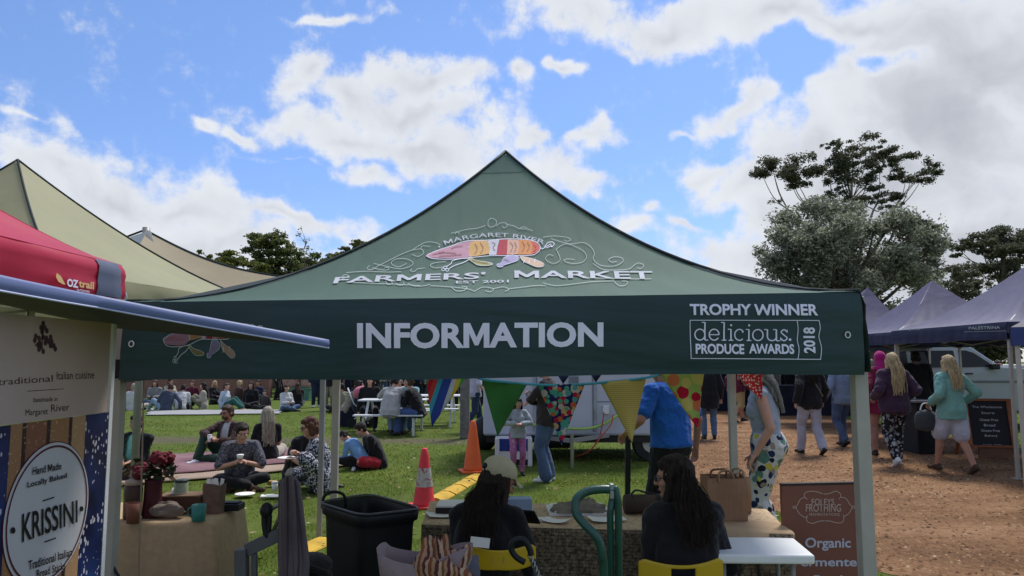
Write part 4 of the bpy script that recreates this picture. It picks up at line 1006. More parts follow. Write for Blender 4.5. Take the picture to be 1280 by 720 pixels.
# poster: photograph of bread sticks on dark blue with a round label
def poster_mat():
    t = newmat('poster_print'); v = t.coord(); sp = t.n('ShaderNodeSeparateXYZ'); t.l(v, sp.inputs[0])
    y = sp.outputs[1]
    x = t.math('MULTIPLY', t.math('ADD', y, t.math('MULTIPLY', t.noise(v, 2, 2), .02)), 9.0)
    fr_ = t.math('FRACT', x); cell = t.math('FLOOR', x)
    wn = t.n('ShaderNodeTexWhiteNoise', noise_dimensions='1D'); t.l(cell, wn.inputs['W'])
    stick = t.ramp(wn.outputs['Value'], [(0, (.3, .15, .07)), (.3, (.42, .24, .13)), (.55, (.36, .27, .03)), (.8, (.22, .09, .05))])
    edge_ = t.math('ABSOLUTE', t.math('SUBTRACT', fr_, .5))
    stick = t.mix(t.math('MULTIPLY', t.math('GREATER_THAN', edge_, .42), 1), stick, (.03, .018, .02, 1))
    stick = t.mix(t.math('MULTIPLY', t.math('GREATER_THAN', t.noise(v, 90, 2), .66), .7), stick, (.6, .45, .25, 1))
    mv = t.n('ShaderNodeMapping'); t.l(v, mv.inputs[0]); mv.inputs['Scale'].default_value = (1, 1, .55); mv.inputs['Rotation'].default_value = (.4, 0, 0)
    blue = t.ramp(t.noise(v, 5, 3), [(.35, (.006, .008, .03)), (.6, (.015, .03, .12)), (.75, (.03, .08, .25))])
    vo = t.n('ShaderNodeTexVoronoi'); vo.inputs['Scale'].default_value = 70; t.l(mv.outputs[0], vo.inputs['Vector'])
    dens_ = t.math('MULTIPLY', t.noise(v, 9, 3), .62)
    rice = t.math('LESS_THAN', vo.outputs['Distance'], t.math('MULTIPLY', t.math('SUBTRACT', dens_, .2), 2.0))
    blue = t.mix(rice, blue, (.5, .48, .52, 1))
    zone = t.math('GREATER_THAN', y, t.POSY) if hasattr(t, 'POSY') else t.math('GREATER_THAN', y, POSY)
    zone2 = t.math('LESS_THAN', y, POSY0); zone = t.math('MAXIMUM', zone, zone2)
    t.base(t.mix(zone, stick, blue)); t.set(Roughness=.35); return t.m
yc = (ya + y_b) / 2
POSY = yb(107); POSY0 = yb(14)
b = MB(); b.box((xb, (yb(-60) + yb(135.5)) / 2, (zm + zb) / 2 - .002), (.008, yb(135.5) - yb(-60), zm - zb)); pos = b.build('bread_poster', poster_mat())
tag(pos, 'glossy breadstick poster reading KRISSINI in a round white label', 'poster')
b = MB(); b.box((xb, yb(137.5), (zt + zb) / 2), (.012, .02, zt - zb)); b.build('edge_strip', M_WHITEP, pos)
def ovalm(cx, cy, rx, ry, name, mm, d, w=None):
    # ellipse measured on the poster plane
    c = pix_b(cx, cy); m = Marks(); n = 48
    ry_m = ry; rx_m = rx
    pts = [(c.y + rx_m * math.cos(2 * PI * i / n), c.z + ry_m * math.sin(2 * PI * i / n)) for i in range(n)]
    if w is None: m.poly(pts)
    else: m.line(pts, w, close=True)
    return m.build(name, mm, lambda y, z: Vector((xb + .004 + d, y, z)), pos)
cc = pix_b(57, 641); yl, yr = pix_b(3, 640).y, pix_b(109, 640).y; ovc = (yl + yr) / 2; rx_ = (yr - yl) / 2
pc = proj((xb + .004, ovc, 1.2))[0]
ovz = pix_b(pc, 641).z; ry_ = pix_b(pc, 553).z - ovz
M_OV = mat('label_white', (.5, .49, .5), .6, .04, bump=0); M_OVR = mat('label_red', (.09, .02, .03), .6, .04, bump=0)
for rr, mm, d, w in ((1.0, M_OVR, .0015, None), (.985, M_OV, .003, None), (.93, M_OVR, .0045, .006)):
    m = Marks(); n = 56; pts = [(ovc + rx_ * rr * math.cos(2 * PI * i / n), ovz + ry_ * rr * math.sin(2 * PI * i / n)) for i in range(n)]
    m.poly(pts) if w is None else m.line(pts, w, close=True)
    m.build('round_label', mm, lambda y, z, d=d: Vector((xb + .004 + d, y, z)), pos)
m = Marks()
def tline(body, x0, x1, yl_, yr_, h, bold):
    m.text(body, x0, -h, x1, 0, bold=bold, warp=lambda x, y: (x, y * (1 + .18 * (57 - x) / 50) + yl_ + (yr_ - yl_) * (x - x0) / (x1 - x0)))
tline('Hand Made', 41, 77, 594, 586.5, 9.5, .015); tline('Locally Baked', 34.5, 84, 612, 599, 9, .015); tline('KRISSINI', 28, 97, 678.5, 653, 33, .012)
tline('Traditional Italian', 36, 90, 713, 694.5, 11, .015); tline('Bread Sticks', 46, 82, 723, 711, 10, .015)
m.line([(54, 626), (68, 621.5)], 1.5); m.line([(56, 677.5), (70, 672.5)], 1.5); m.disc(16.5, 663, 3, 4); m.disc(102, 636, 2.4, 3.4)
m.build('lettering', mat('black_ink', (.012, .01, .012), .6, .05, bump=0), lambda x, y: pix_b(x, y, .0065), pos)

# ---------------------------------------------------------------- navy market tents on the right
M_PURP = canvas('navy_canvas', (.075, .07, .135), .12, .6)
M_PURPV = canvas('navy_valance', (.022, .022, .06), .05, .6)
def navy(pk_px, Y, cx0, cx1, ztop, h, label, depth=3.0, pw=1.45, zt2=None):
    p = at(pk_px[0], pk_px[1], Y + depth / 2); a = at(cx0, 450, Y).x; c = at(cx1, 450, Y).x
    C = Canopy([(a, Y), (c, Y), (c + .1, Y + depth), (a + .1, Y + depth)], ztop, p, pw, .02)
    C.build('market_tent', (p.x, Y + depth / 2, 0), label, M_PURP, M_PURPV, h, pipe=None, legm=M_ALU, group='navy market tents', legpos=None); return C
zA = at(1150, 402, 12.6).z
T1 = navy((1085, 359), 18.0, 1012, 1165, 2.2, .25, 'small navy tent farthest back, half hidden by the green canopy', depth=3.0)
T2 = navy((1165, 350), 14.2, 1121, 1313, 2.2, .25, 'navy tent with its whole peak showing between two others', depth=3.0)
T3 = navy((1299, 321), 10.5, 1262, 1520, at(1262, 402, 10.5).z, .25, 'navy tent with small white writing on its side, rising out of the picture edge', depth=3.4)
xs = T3.c[0].x
mt3 = lambda x, y: on_plane(x, y, (xs - .035, 0, 0), Vector((1, 0, 0)))
m = Marks(); m.text('PALESTRINA', 1211, 407.8, 1250, 411.6, bold=.01, warp=lambda x, y: (x, y - (x - 1230) * .03)); m.line([(1205, 414.8), (1258, 413.6)], .4); m.build('lettering', M_THININK, mt3, T3.valance)
m = Marks(); m.text('gusto', 1136, 410.2, 1150, 413.4, bold=.01); m.build('lettering', M_THININK, mt3, T3.valance)
# near right stall corner with a blue valance and pale frame
r = empty('market_stall', (at(1266, 450, 8.6).x, 8.6, 0), -math.radians(38), 'stall corner with blue valance and pale poles at the right edge', 'stall')
zt_, zb2 = at(1266, 409, 8.6).z, at(1266, 432, 8.6).z
b = MB(); b.box((1.2, 0, (zt_ + zb2) / 2), (2.4, .02, zt_ - zb2)); b.box((0, 1.2, (zt_ + zb2) / 2), (.02, 2.4, zt_ - zb2)); b.build('valance', mat('blue_valance', (.035, .055, .17), .7, .1), r)
b = MB(); b.add([(0, 0, zt_), (2.4, 0, zt_), (2.4, 2.4, zt_), (0, 2.4, zt_), (1.2, 1.2, zt_ + .8)], [(0, 1, 4), (1, 2, 4), (2, 3, 4), (3, 0, 4)]); b.build('roof', M_PURPV, r)
for x, y in ((.05, .05), (2.3, .05), (.05, 2.3), (2.3, 2.3)):
    b = MB(); b.box((x, y, zt_ / 2), (.05, .05, zt_)); b.build('leg', M_ALU, r, bevel=.004)
b = MB(); b.box((1.2, .5, .45), (1.9, .7, .9)); b.build('counter', mat('counter_cloth', (.05, .05, .07), .9), r, bevel=.02)
# ================================================================ things under the canopy
M_BURLAP = mat('burlap', (.42, .31, .18), .95, .12, 30, bump=.6, bs=260, bd=.003)
M_KRAFT = mat('kraft_paper', (.3, .17, .1), .8, .12, 9, bump=.35, bs=14, bd=.01)
M_PAPERW = mat('white_paper', (.8, .79, .76), .8, .05, bump=.1)
M_DARKBOX = mat('dark_box', (.035, .025, .022), .7)
M_BLACKC = cloth('black_cloth', (.013, .013, .015), .25)
M_NAVYCL = cloth('navy_cloth', (.012, .014, .03), .25)
M_STEEL = mat('steel', (.35, .35, .36), .3, .1, metal=.9, bump=0)
M_WOOD = mat('raw_wood', (.2, .13, .08), .85, .3, 12, bump=.5, bs=40)
def runner_mat():
    t = newmat('runner_print'); v = t.coord()
    g = t.ramp(t.noise(v, 34, 2, .6, 1.5), [(.36, (.12, .07, .03)), (.44, (.5, .35, .2)), (.7, (.62, .45, .28))])
    g2 = t.ramp(t.noise(v, 60, 2, .6), [(.34, (.1, .06, .03)), (.44, (.6, .44, .27))]); t.base(t.mix(.5, g, g2)); t.set(Roughness=.9)
    t.bump(t.noise(v, 200, 2), .3, .003); return t.m
M_RUN = runner_mat()
def drape_mat():
    t = newmat('drape_print'); v = t.coord((1, 1, 1))
    m1 = t.n('ShaderNodeTexBrick'); t.l(t.coord((1, 1, 1), 'Object', (PI / 2, 0, 0)), m1.inputs[0]); m1.inputs['Scale'].default_value = 14; m1.inputs['Mortar Size'].default_value = .05; m1.offset = .37
    m1.inputs['Color1'].default_value = (.09, .065, .04, 1); m1.inputs['Color2'].default_value = (.26, .2, .13, 1); m1.inputs['Mortar'].default_value = (.02, .015, .012, 1)
    n_ = t.ramp(t.noise(v, 45, 3, .7), [(.42, (.06, .04, .025)), (.62, (.34, .26, .16))]); t.base(t.mix(.6, m1.outputs[0], n_)); t.set(Roughness=.9); t.bump(t.noise(v, 120, 2), .3, .004); return t.m
M_DRAPE = drape_mat()
def drape_cloth(name, P, top, zt, zb, m, parent=None, amp=.025, nu=90, skirt=0.03, seed=0, label=None):
    """a cloth over a rectangle: P four corners (x,y) anticlockwise; falls to zb"""
    P = [Vector((p[0], p[1], 0)) for p in P]; c = sum(P, Vector()) / 4; peri = [];  n = nu
    L = [(P[(i + 1) % 4] - P[i]).length for i in range(4)]; tot = sum(L)
    for k in range(n):
        s = tot * k / n; i = 0
        while s > L[i]: s -= L[i]; i += 1
        peri.append((P[i].lerp(P[(i + 1) % 4], s / L[i]), tot * k / n))
    b = MB(); rings = [(.55, zt, 0), (.97, zt, 0), (1.0, zt - .006, 0), (1.006, zt - .03, .2), (1.0, zt - (zt - zb) * .4, .6), (1.0, zt - (zt - zb) * .75, .9), (1.0, zb, 1.0)]
    o = 0
    for q, z, w in rings:
        for p, s in peri:
            d = (p - c); e = Vector((d.x, d.y, 0)).normalized(); r = c + d * q
            f = w * amp * (math.sin(s * 17 + seed + 2 * math.sin(s * 3)) + .5 * math.sin(s * 39 + seed) + .4) + skirt * w
            r = r + e * f; b.v.append((r.x, r.y, z + (.012 * math.sin(s * 9 + seed) if w == 1 else 0)))
    m_ = len(rings)
    for j in range(m_ - 1):
        for k in range(n):
            k2 = (k + 1) % n; b.f.append((j * n + k, (j + 1) * n + k, (j + 1) * n + k2, j * n + k2))
    b.f.append(tuple(range(n)))
    return b.build(name, m, parent, smooth=True, w=True)
TZ = .75
# --- left table with burlap cloth
LF, LB = G(267, 652, TZ), G(304, 627, TZ)
P = [(LF.x - 1.3, LF.y - .1), (LF.x - .02, LF.y), (LB.x, LB.y), (LB.x - 1.35, LB.y - .05)]
r = empty('folding_table', ((P[0][0] + P[2][0]) / 2, (P[0][1] + P[2][1]) / 2, 0), 0, 'folding table under a burlap cloth holding flowers and cups', 'table')
b = MB(); b.prism([(p[0] * .99 + P[0][0] * .01, p[1] * .99 + P[2][1] * .01) for p in P], lambda x, y: Vector((x, y, TZ - .04)), lambda x, y: Vector((x, y, TZ - .006))); b.build('tabletop', M_WHITEP, r, w=True)
for q in P:
    c = Vector(((P[0][0] + P[2][0]) / 2, (P[0][1] + P[2][1]) / 2, 0)); p = Vector((q[0], q[1], 0)).lerp(c, .12); b = MB(); b.tube([(p.x, p.y, 0), (p.x, p.y, TZ - .04)], .014, 8); b.build('leg', M_GREYP, r, w=True, smooth=True)
o = drape_cloth('tablecloth', P, None, TZ + .002, .18, M_BURLAP, seed=1.0, amp=.03, skirt=.07); tag(o, 'tan burlap cloth draped over the flower table', 'tablecloth')
def tp(px, py, z=TZ + .004): g = G(px, py, z); return g
# things on it
def put(name, px, py, label, cat, z=TZ + .004, group=None, rz=0): g = G(px, py, z); return empty(name, g, rz, label, cat, group)
r = put('vase', 190, 646, 'dark red tin vase crammed with red and dark green flowers', 'vase')
b = MB(); b.lathe([(.052, 0), (.056, .01), (.05, .1), (.047, .2), (.05, .215), (.047, .212)], 18, capt=False); b.build('vessel', mat('oxblood', (.07, .012, .018), .55), r, smooth=True)
b = MB(); random.seed(5)
for k in range(5):
    c = Vector((random.uniform(-.09, .06), random.uniform(-.05, .05), random.uniform(.24, .33)))
    if k == 0: c = Vector((.02, -.02, .335))
    b.ell(c, (.042, .04, .038), nu=10, nv=7)
    for q in range(14):
        a = random.uniform(0, 2 * PI); e = random.uniform(-.3, 1.3); d = Vector((math.cos(a) * math.cos(e), math.sin(a) * math.cos(e), math.sin(e))); b.ell(c + d * .036, (.016, .016, .012), nu=6, nv=4)
b.build('blooms', mat('red_bloom', (.13, .012, .022), .8), r, smooth=True)
V, Fc = leaves([(0, 0, .26, .09, .06), (.09, 0, .27, .05, .04), (-.1, 0, .28, .05, .04)], 11000, .024, elong=2.4); o = np_mesh('leaves', V, Fc, leaf_mat('posy_leaves', [(0, (.01, .015, .008)), (.6, (.04, .06, .02)), (1, (.12, .06, .04))]), 4); o.parent = r
r = put('jar', 165, 648, 'brown canister with a pale lid at the left end of the burlap table', 'jar')
b = MB(); b.lathe([(.045, 0), (.05, .01), (.05, .17), (.045, .19)], 18); b.build('body', mat('brown_glaze', (.06, .03, .02), .4), r, smooth=True)
b = MB(); b.lathe([(.047, .19), (.047, .215), (.02, .222)], 18); b.build('lid', mat('pale_lid', (.4, .32, .25), .6), r, smooth=True)
r = put('coffee_cup', 170, 652, 'terracotta coloured cup beside the dark red vase', 'cup'); r.location.y -= .03
b = MB(); b.lathe([(.035, 0), (.045, .11), (.042, .11), (.033, .01)], 18, capt=False); b.build('wall', mat('terracotta', (.2, .08, .05), .7), r, smooth=True)
r = put('drink_can', 225, 640, 'tall pale green tin with dark rim behind the brown box', 'can')
b = MB(); b.lathe([(.038, 0), (.04, .006), (.04, .17), (.036, .178)], 20); b.build('body', mat('sage_tin', (.32, .38, .27), .4), r, smooth=True)
b = MB(); b.lathe([(.038, .176), (.041, .18), (.041, .19), (.035, .192)], 20); b.build('lid', mat('dark_tin', (.04, .06, .06), .4), r, smooth=True)
b = MB(); b.lathe([(.0405, .05), (.0405, .12)], 20, capb=False, capt=False); b.build('label_band', mat('tin_label', (.5, .47, .4), .6), r, smooth=True)
r = put('mug', 248, 651, 'small teal mug at the front edge of the burlap table', 'mug')
b = MB(); b.lathe([(.032, 0), (.037, .006), (.039, .09), (.036, .09), (.034, .012), (.0, .01)], 20, capt=False); b.build('wall', mat('teal_glaze', (.035, .2, .17), .35), r, smooth=True)
b = MB(); b.tube([(-.037, 0, .075), (-.06, 0, .065), (-.062, 0, .035), (-.038, 0, .022)], .006, 8); b.build('handle', mat('teal_glaze', None), r, smooth=True)
r = put('gift_box', 233, 640, 'flat dark brown cardboard box lying on the burlap table', 'box', rz=.12); r.location.x -= .02
b = MB(); b.box((0, 0, .05), (.24, .15, .1)); b.build('carton', mat('brown_card', (.07, .035, .022), .8), r, bevel=.004); b = MB(); b.box((0, 0, .104), (.245, .155, .008)); b.build('lid', mat('tan_card', (.2, .12, .07), .8), r, bevel=.002)
g = G(207, 648, TZ); b = MB(); random.seed(2)
def crumple(u, v):
    a = 2 * PI * u; q = math.sin(PI * v); n_ = float(vnoise([[math.cos(a) * 2.3, math.sin(a) * 2.3, v * 5]])[0])
    return Vector((g.x + (.11 * q * (1 + .3 * n_)) * math.cos(a), g.y + .05 * q * (1 + .35 * n_) * math.sin(a), g.z + .045 + .045 * -math.cos(PI * v) * (1 + .3 * n_)))
b.grid(crumple, 26, 14); tag(b.build('wrapped_parcel', mat('grey_wrap', (.2, .16, .13), .8, .3, 20, bump=.6, bs=20, bd=.02)), 'crumpled grey brown wrapped parcel beside the vase', 'parcel')
b = MB(); c = G(214, 638, TZ + .02); b.grid(lambda u, v: Vector((c.x + .1 * (u - .5) + .03 * v, c.y + .05 * v, c.z + .02 + .1 * v * (1 - .5 * u) + .02 * math.sin(7 * u))), 8, 6); tag(b.build('napkin', M_PAPERW, smooth=True, solid=.002), 'white paper napkin standing out of the wrapped parcel', 'napkin')
r = put('paper_bag', 267, 641, 'small brown paper bag stuffed with white packets', 'bag')
b = MB(); b.grid(lambda u, v: Vector(((.055 + .01 * v) * (1 if True else 0) * math.copysign(abs(math.cos(2 * PI * u)) ** .5, math.cos(2 * PI * u)), .04 * math.copysign(abs(math.sin(2 * PI * u)) ** .5, math.sin(2 * PI * u)), .17 * v + .006 * math.sin(9 * u * PI) * v)), 32, 6); b.build('bag_wall', mat('brown_bag', (.16, .1, .075), .8, .35, 25), r, smooth=True)
random.seed(4)
for k in range(5):
    b = MB(); b.box((-.035 + .018 * k, random.uniform(-.015, .015), .15), (.022, .004, .1), (random.uniform(-.2, .2), random.uniform(-.35, .35), random.uniform(-.3, .3))); b.build('packet', M_PAPERW, r)
r = put('phone_tray', 286, 637, 'thin black tray with a phone at the back corner of the burlap table', 'tray'); b = MB(); b.box((0, 0, .02), (.16, .11, .04)); b.build('tray', M_BLACKP, r, bevel=.006); b = MB(); b.box((0, 0, .045), (.13, .07, .008)); b.build('phone', M_BLACKP, r, bevel=.003)
b = MB(); p0 = C1.val(0, .012, 1, VH); b.tube([at(180, 466, 3.16), at(178, 560, 3.14), at(173, 730, 3.12)], .0035, 5); tag(b.build('guy_cord', mat('tan_cord', (.25, .19, .14), .9)), 'thin tan cord hanging from the left end of the canopy', 'cord')
b = MB(); q = G(275, 700, .5); b.tube(crom([(q.x - .06, 3.2, .98), (q.x - .03, 3.2, .88), (q.x + .04, 3.2, .78), (q.x + .12, 3.2, .6), (q.x + .12, 3.2, .0)], 6), .006, 6); tag(b.build('black_cable', M_BLACKP, smooth=True), 'black cable hooked in front of the burlap cloth', 'cable')
# --- added black box standing in for the dark opening under the left table
b = MB(); q = G(200, 700, .5); b.box((-1.75, 3.45, .26), (.62, .34, .52)); tag(b.build('dark_opening_box', M_BLACKP, bevel=.03), 'black box added for the dark opening at the front of the burlap table', 'crate')

# --- the hand truck with the draped jacket
def P3(px, py, Y=3.3): return at(px, py, Y)
r = empty('trolley', (P3(350, 700).x, 3.3, 0), 0, 'grey metal trolley frame with black hand grips', 'trolley')
M_FR = mat('trolley_grey', (.12, .125, .14), .5, .15, metal=.3)
YT = 3.3
b = MB()
b.bar(P3(308, 688, YT), P3(358, 664, YT), .055, .02, (0, 1, 0)); b.bar(P3(302, 686, YT), P3(304, 900, YT), .05, .05, (0, 1, 0)); b.bar(P3(318, 690, YT + .02), P3(320, 905, YT + .02), .02, .03, (0, 1, 0))
b.bar(P3(356, 664, YT + .25), P3(356, 890, YT + .35), .03, .03, (0, 1, 0)); b.bar(P3(305, 880, YT), P3(356, 870, YT + .35), .03, .03)
b.build('frame', M_FR, r, w=True, bevel=.004)
b = MB(); b.tube([P3(340, 668, YT), P3(352, 640, YT), P3(362, 620, YT + .02)], .009, 8); b.tube([P3(336, 638, YT), P3(350, 630, YT), P3(362, 618, YT + .02)], .009, 8); b.build('strut', M_STEEL, r, w=True, smooth=True)
b = MB(); b.tube(crom([P3(332, 634, YT), P3(330, 645, YT), P3(331, 662, YT), P3(334, 671, YT), P3(336, 660, YT), P3(337, 644, YT)], 5), .012, 8); b.ell(P3(333, 638, YT), (.028, .025, .035)); b.build('grip', M_BLACKP, r, w=True, smooth=True)
b = MB(); b.ell(P3(358, 622, YT), (.03, .03, .04)); b.tube([P3(350, 618, YT), P3(372, 600, YT), P3(384, 596, YT)], .011, 8); b.build('grip', M_BLACKP, r, w=True, smooth=True)
for dx in (0, .34):
    b = MB(); c = P3(318, 900, YT + dx); b.tube([(c.x - .02, c.y, .1), (c.x + .02, c.y, .1)], .1, 16); b.build('wheel', M_BLACKP, r, w=True)
def jac(u, v):
    x0 = 346 + 4 * math.sin(v * 3); x1 = 378 + 4 * math.sin(v * 4); top = 603 if True else 0
    px = (352 + 14 * 0) + (x1 - x0) * u * (.75 + .45 * min(1, v * 2)) - 4 * v
    y = 604 + 200 * v - 10 * math.sin(PI * u) * (1 - v) ** 2
    Y = YT - .03 - .05 * math.sin(PI * u) + .014 * math.sin(u * 19 + v * 3) + .008 * math.sin(u * 41)
    return at(px - 2, y, Y)
b = MB(); b.grid(jac, 44, 30); o = b.build('draped_jacket', cloth('mauve_cloth', (.11, .085, .095), .25), smooth=True, solid=.012); tag(o, 'mauve grey jacket hanging over the trolley handle', 'jacket')
b = MB(); c = at(386, 800, 3.7)
b.ell((c.x - .02, 3.75, .5), (.13, .16, .2)); b.ell((c.x - .02, 3.72, .66), (.12, .14, .06)); b.tube(crom([(c.x - .1, 3.6, .66), (c.x, 3.56, .7), (c.x + .1, 3.6, .66)], 6), .016, 8); b.box((c.x - .02, 3.75, .18), (.24, .26, .36)); tag(b.build('backpack', M_BLACKC, smooth=True), 'black backpack standing between the trolley and the black tub', 'backpack')
# --- big black tub
r = empty('black_tub', (at(460, 640, 3.6).x, 3.6, 0), 0, 'large square black plastic tub with rope handle, open at the top', 'tub')
zt = .86
cs = [G(400, 629, zt), G(452, 645, zt), G(526, 637, zt), G(462, 619, zt)]
cc_ = sum(cs, Vector()) / 4
def ring(q, z, n=40, rr=.18, inner=0):
    out = []
    for k in range(n):
        a = 2 * PI * k / n + .7; i = int((k / n) * 4) % 4; f = (k / n * 4) % 1
        p = cs[i].lerp(cs[(i + 1) % 4], f); d = p - cc_; # round the corners
        e = 1 - rr * (abs(f - .5) * 2) ** 6 * .6
        out.append((cc_.x + d.x * q * e, cc_.y + d.y * q * e, z))
    return out
b = MB(); n = 40
for q, z in ((.8, 0), (.83, .01), (.9, .4), (.97, .78), (.985, .8), (1.06, .81), (1.08, zt - .01), (1.05, zt), (1.02, zt - .01), (.95, .78), (.86, .4), (.78, .05)): b.v += ring(q, z)
for j in range(11):
    for k in range(n): b.f.append((j * n + k, j * n + (k + 1) % n, (j + 1) * n + (k + 1) % n, (j + 1) * n + k))
b.f.append(tuple(range(n))[::-1]); b.f.append(tuple(range(11 * n, 12 * n)))
b.build('tub_wall', mat('tub_plastic', (.012, .013, .016), .5, .3, 4, bump=.3, bs=20), r, w=True, smooth=True)
b = MB(); h0 = G(403, 628, zt); b.tube(crom([(h0.x, h0.y, zt - .03), (h0.x + .01, h0.y, zt + .035), (h0.x + .06, h0.y + .02, zt + .055), (h0.x + .11, h0.y + .05, zt + .03), (h0.x + .12, h0.y + .06, zt - .04)], 5), .009, 8); b.build('handle', M_BLACKP, r, w=True, smooth=True)
b = MB(); b.tube([Vector(p) + Vector((0, 0, .006)) for p in ring(1.06, zt)], .006, 6, close=True); b.build('rim_bead', mat('rim_grey', (.09, .09, .1), .35), r, w=True, smooth=True)

# --- main long table
A0 = G(527, 656, TZ); A1 = G(990, 668, TZ); B0 = G(538, 627, TZ); B1 = G(958, 637, TZ)
r = empty('trestle_table', ((A0.x + A1.x) / 2, (A0.y + B0.y) / 2, 0), 0, 'long trestle table under a printed brown runner facing the lawn', 'table')
b = MB(); b.prism([(A0.x, A0.y), (A1.x, A1.y), (B1.x, B1.y), (B0.x, B0.y)], lambda x, y: Vector((x, y, TZ - .04)), lambda x, y: Vector((x, y, TZ - .004))); b.build('tabletop', M_WHITEP, r, w=True)
for a, c in ((A0, B0), (A1, B1)):
    s = .12 if a is A0 else -.12
    for q in (a.lerp(c, .1), a.lerp(c, .9)): b = MB(); b.tube([(q.x + s, q.y, 0), (q.x + s, q.y, TZ - .04)], .015, 8); b.build('leg', M_ALUD, r, w=True, smooth=True)
b = MB()
def runner(u, v):
    if v < .6: a = A0.lerp(A1, u); c = B0.lerp(B1, u); p = c.lerp(a, v / .6); return p + Vector((0, 0, .003 + .002 * math.sin(u * 60)))
    q = (v - .6) / .4; a = A0.lerp(A1, u); return a + Vector((0, -.012 - .012 * q * (1 + math.sin(u * 44 + 2 * math.sin(u * 9))), .003 - .27 * q * (1 + .05 * math.sin(u * 21))))
b.grid(runner, 120, 20); o = b.build('table_runner', M_RUN, smooth=False)
o.data.materials.append(M_DRAPE)
for p in o.data.polygons:
    if p.index >= 12 * 120: p.material_index = 1
    p.use_smooth = True
tag(o, 'leaf patterned tan and brown runner hanging over the trestle table', 'table runner')
b = MB(); p = G(905, 668, TZ)
def kraft(u, v):
    a = G(842 + 150 * u, 666.5 + .6 * u, TZ); c = G(870 + 100 * u, 652, TZ); q = a.lerp(c, max(0, v - .15) / .85); z = .008 if v > .15 else .008 - .03 * (1 - v / .15)
    return q + Vector((0, -.016, z))
b.grid(kraft, 20, 8); tag(b.build('kraft_sheet', mat('kraft_light', (.5, .34, .2), .8, .15, 10), smooth=True, solid=.002), 'strip of brown kraft paper along the runner edge beside the bag', 'paper')
# --- things on the main table
def flatbox(name, px, py, w, d, h, rz, m, label, cat, lid=None, z=TZ + .004):
    g = G(px, py, z); r = empty(name, g, rz, label, cat); b = MB(); b.box((0, 0, h / 2), (w, d, h)); b.build('block', m, r, bevel=.003)
    if lid: b = MB(); b.box((0, 0, h + .005), (w * .98, d * .98, .01)); b.build('top_sheet', lid, r)
    return r
flatbox('book_stack', 584, 640, .36, .2, .045, .0, M_DARKBOX, 'dark flat box topped with white leaflets behind the capped woman', 'box', M_PAPERW)
r = flatbox('leaflet_pile', 636, 637, .24, .2, .03, .3, M_PAPERW, 'pile of white leaflets in front of the capped woman', 'leaflets')
g = G(722, 641, TZ); r = empty('folded_bags', g, .0, 'flat white paper bags topped by a crumpled grey cloth', 'paper bags')
b = MB(); b.box((0, .03, .01), (.36, .26, .02), (0, 0, .04)); b.box((.01, .03, .025), (.33, .24, .01), (0, 0, .1)); b.build('paper', M_PAPERW, r, bevel=.002)
def heap(cx, cy, cz, rx, ry, rz_, sd):
    def f(u, v):
        a = 2 * PI * u; q = math.sin(PI / 2 * v); n_ = float(vnoise([[math.cos(a) * 2.2 + sd, math.sin(a) * 2.2, v * 4]])[0]) + .5 * float(vnoise([[math.cos(a) * 6 + sd, math.sin(a) * 6, v * 11]])[0])
        return Vector((cx + rx * q * (1 + .25 * n_) * math.cos(a), cy + ry * q * (1 + .25 * n_) * math.sin(a), cz + max(0, rz_ * math.cos(PI / 2 * v) * (1 + .5 * n_))))
    return f
b = MB(); b.grid(heap(.02, -.05, .02, .17, .07, .06, 3), 40, 14); b.build('cloth', mat('grey_rag', (.22, .19, .15), .9, .3, 30, bump=.5, bs=30), r, smooth=True)
for px, py, w in ((664, 649, .06), (676, 651, .1)):
    g = G(px, py, TZ + .006); b = MB(); b.box((g.x, g.y, g.z + .008), (w, .05, .016)); tag(b.build('card_box', M_PAPERW, bevel=.002), 'small white card box lying by the tablet' if w < .08 else 'wider white card box next to the smaller one by the tablet', 'card box')
for px, py, w, d, rz, lab in ((556, 644, .21, .15, .3, 'white flyer lying at the left end of the runner'), (695, 652, .14, .1, -.4, 'white flyer beside the crumpled grey cloth'), (758, 650, .2, .14, .15, 'white flyer just left of the rolled brown mat')):
    g = G(px, py, TZ + .008); b = MB(); b.grid(lambda u, v: Vector(((u - .5) * w, (v - .5) * d, .004 + .01 * (u - .5) ** 2 * 4)), 6, 2); tag(b.build('flyer', M_PAPERW, loc=g, rz=rz, solid=.001), lab, 'flyer')
r = put('picnic_roll', 803, 643, 'rolled dark brown mat tied with black straps', 'mat')
b = MB(); b.tube([(-.1, .02, .055), (.17, .05, .055)], .055, 18); b.build('roll', mat('roll_brown', (.075, .05, .04), .85, .3), r, smooth=True)
for x in (-.06, .1):
    b = MB(); b.tube([(x - .008, .028, .055), (x + .008, .03, .055)], .058, 18); b.build('strap', M_BLACKP, r, smooth=True)
b = MB(); b.tube(crom([(-.06, .03, .11), (-.03, .03, .135), (.03, .03, .12), (.08, .04, .112)], 5), .006, 6); b.build('handle', M_BLACKP, r, smooth=True)
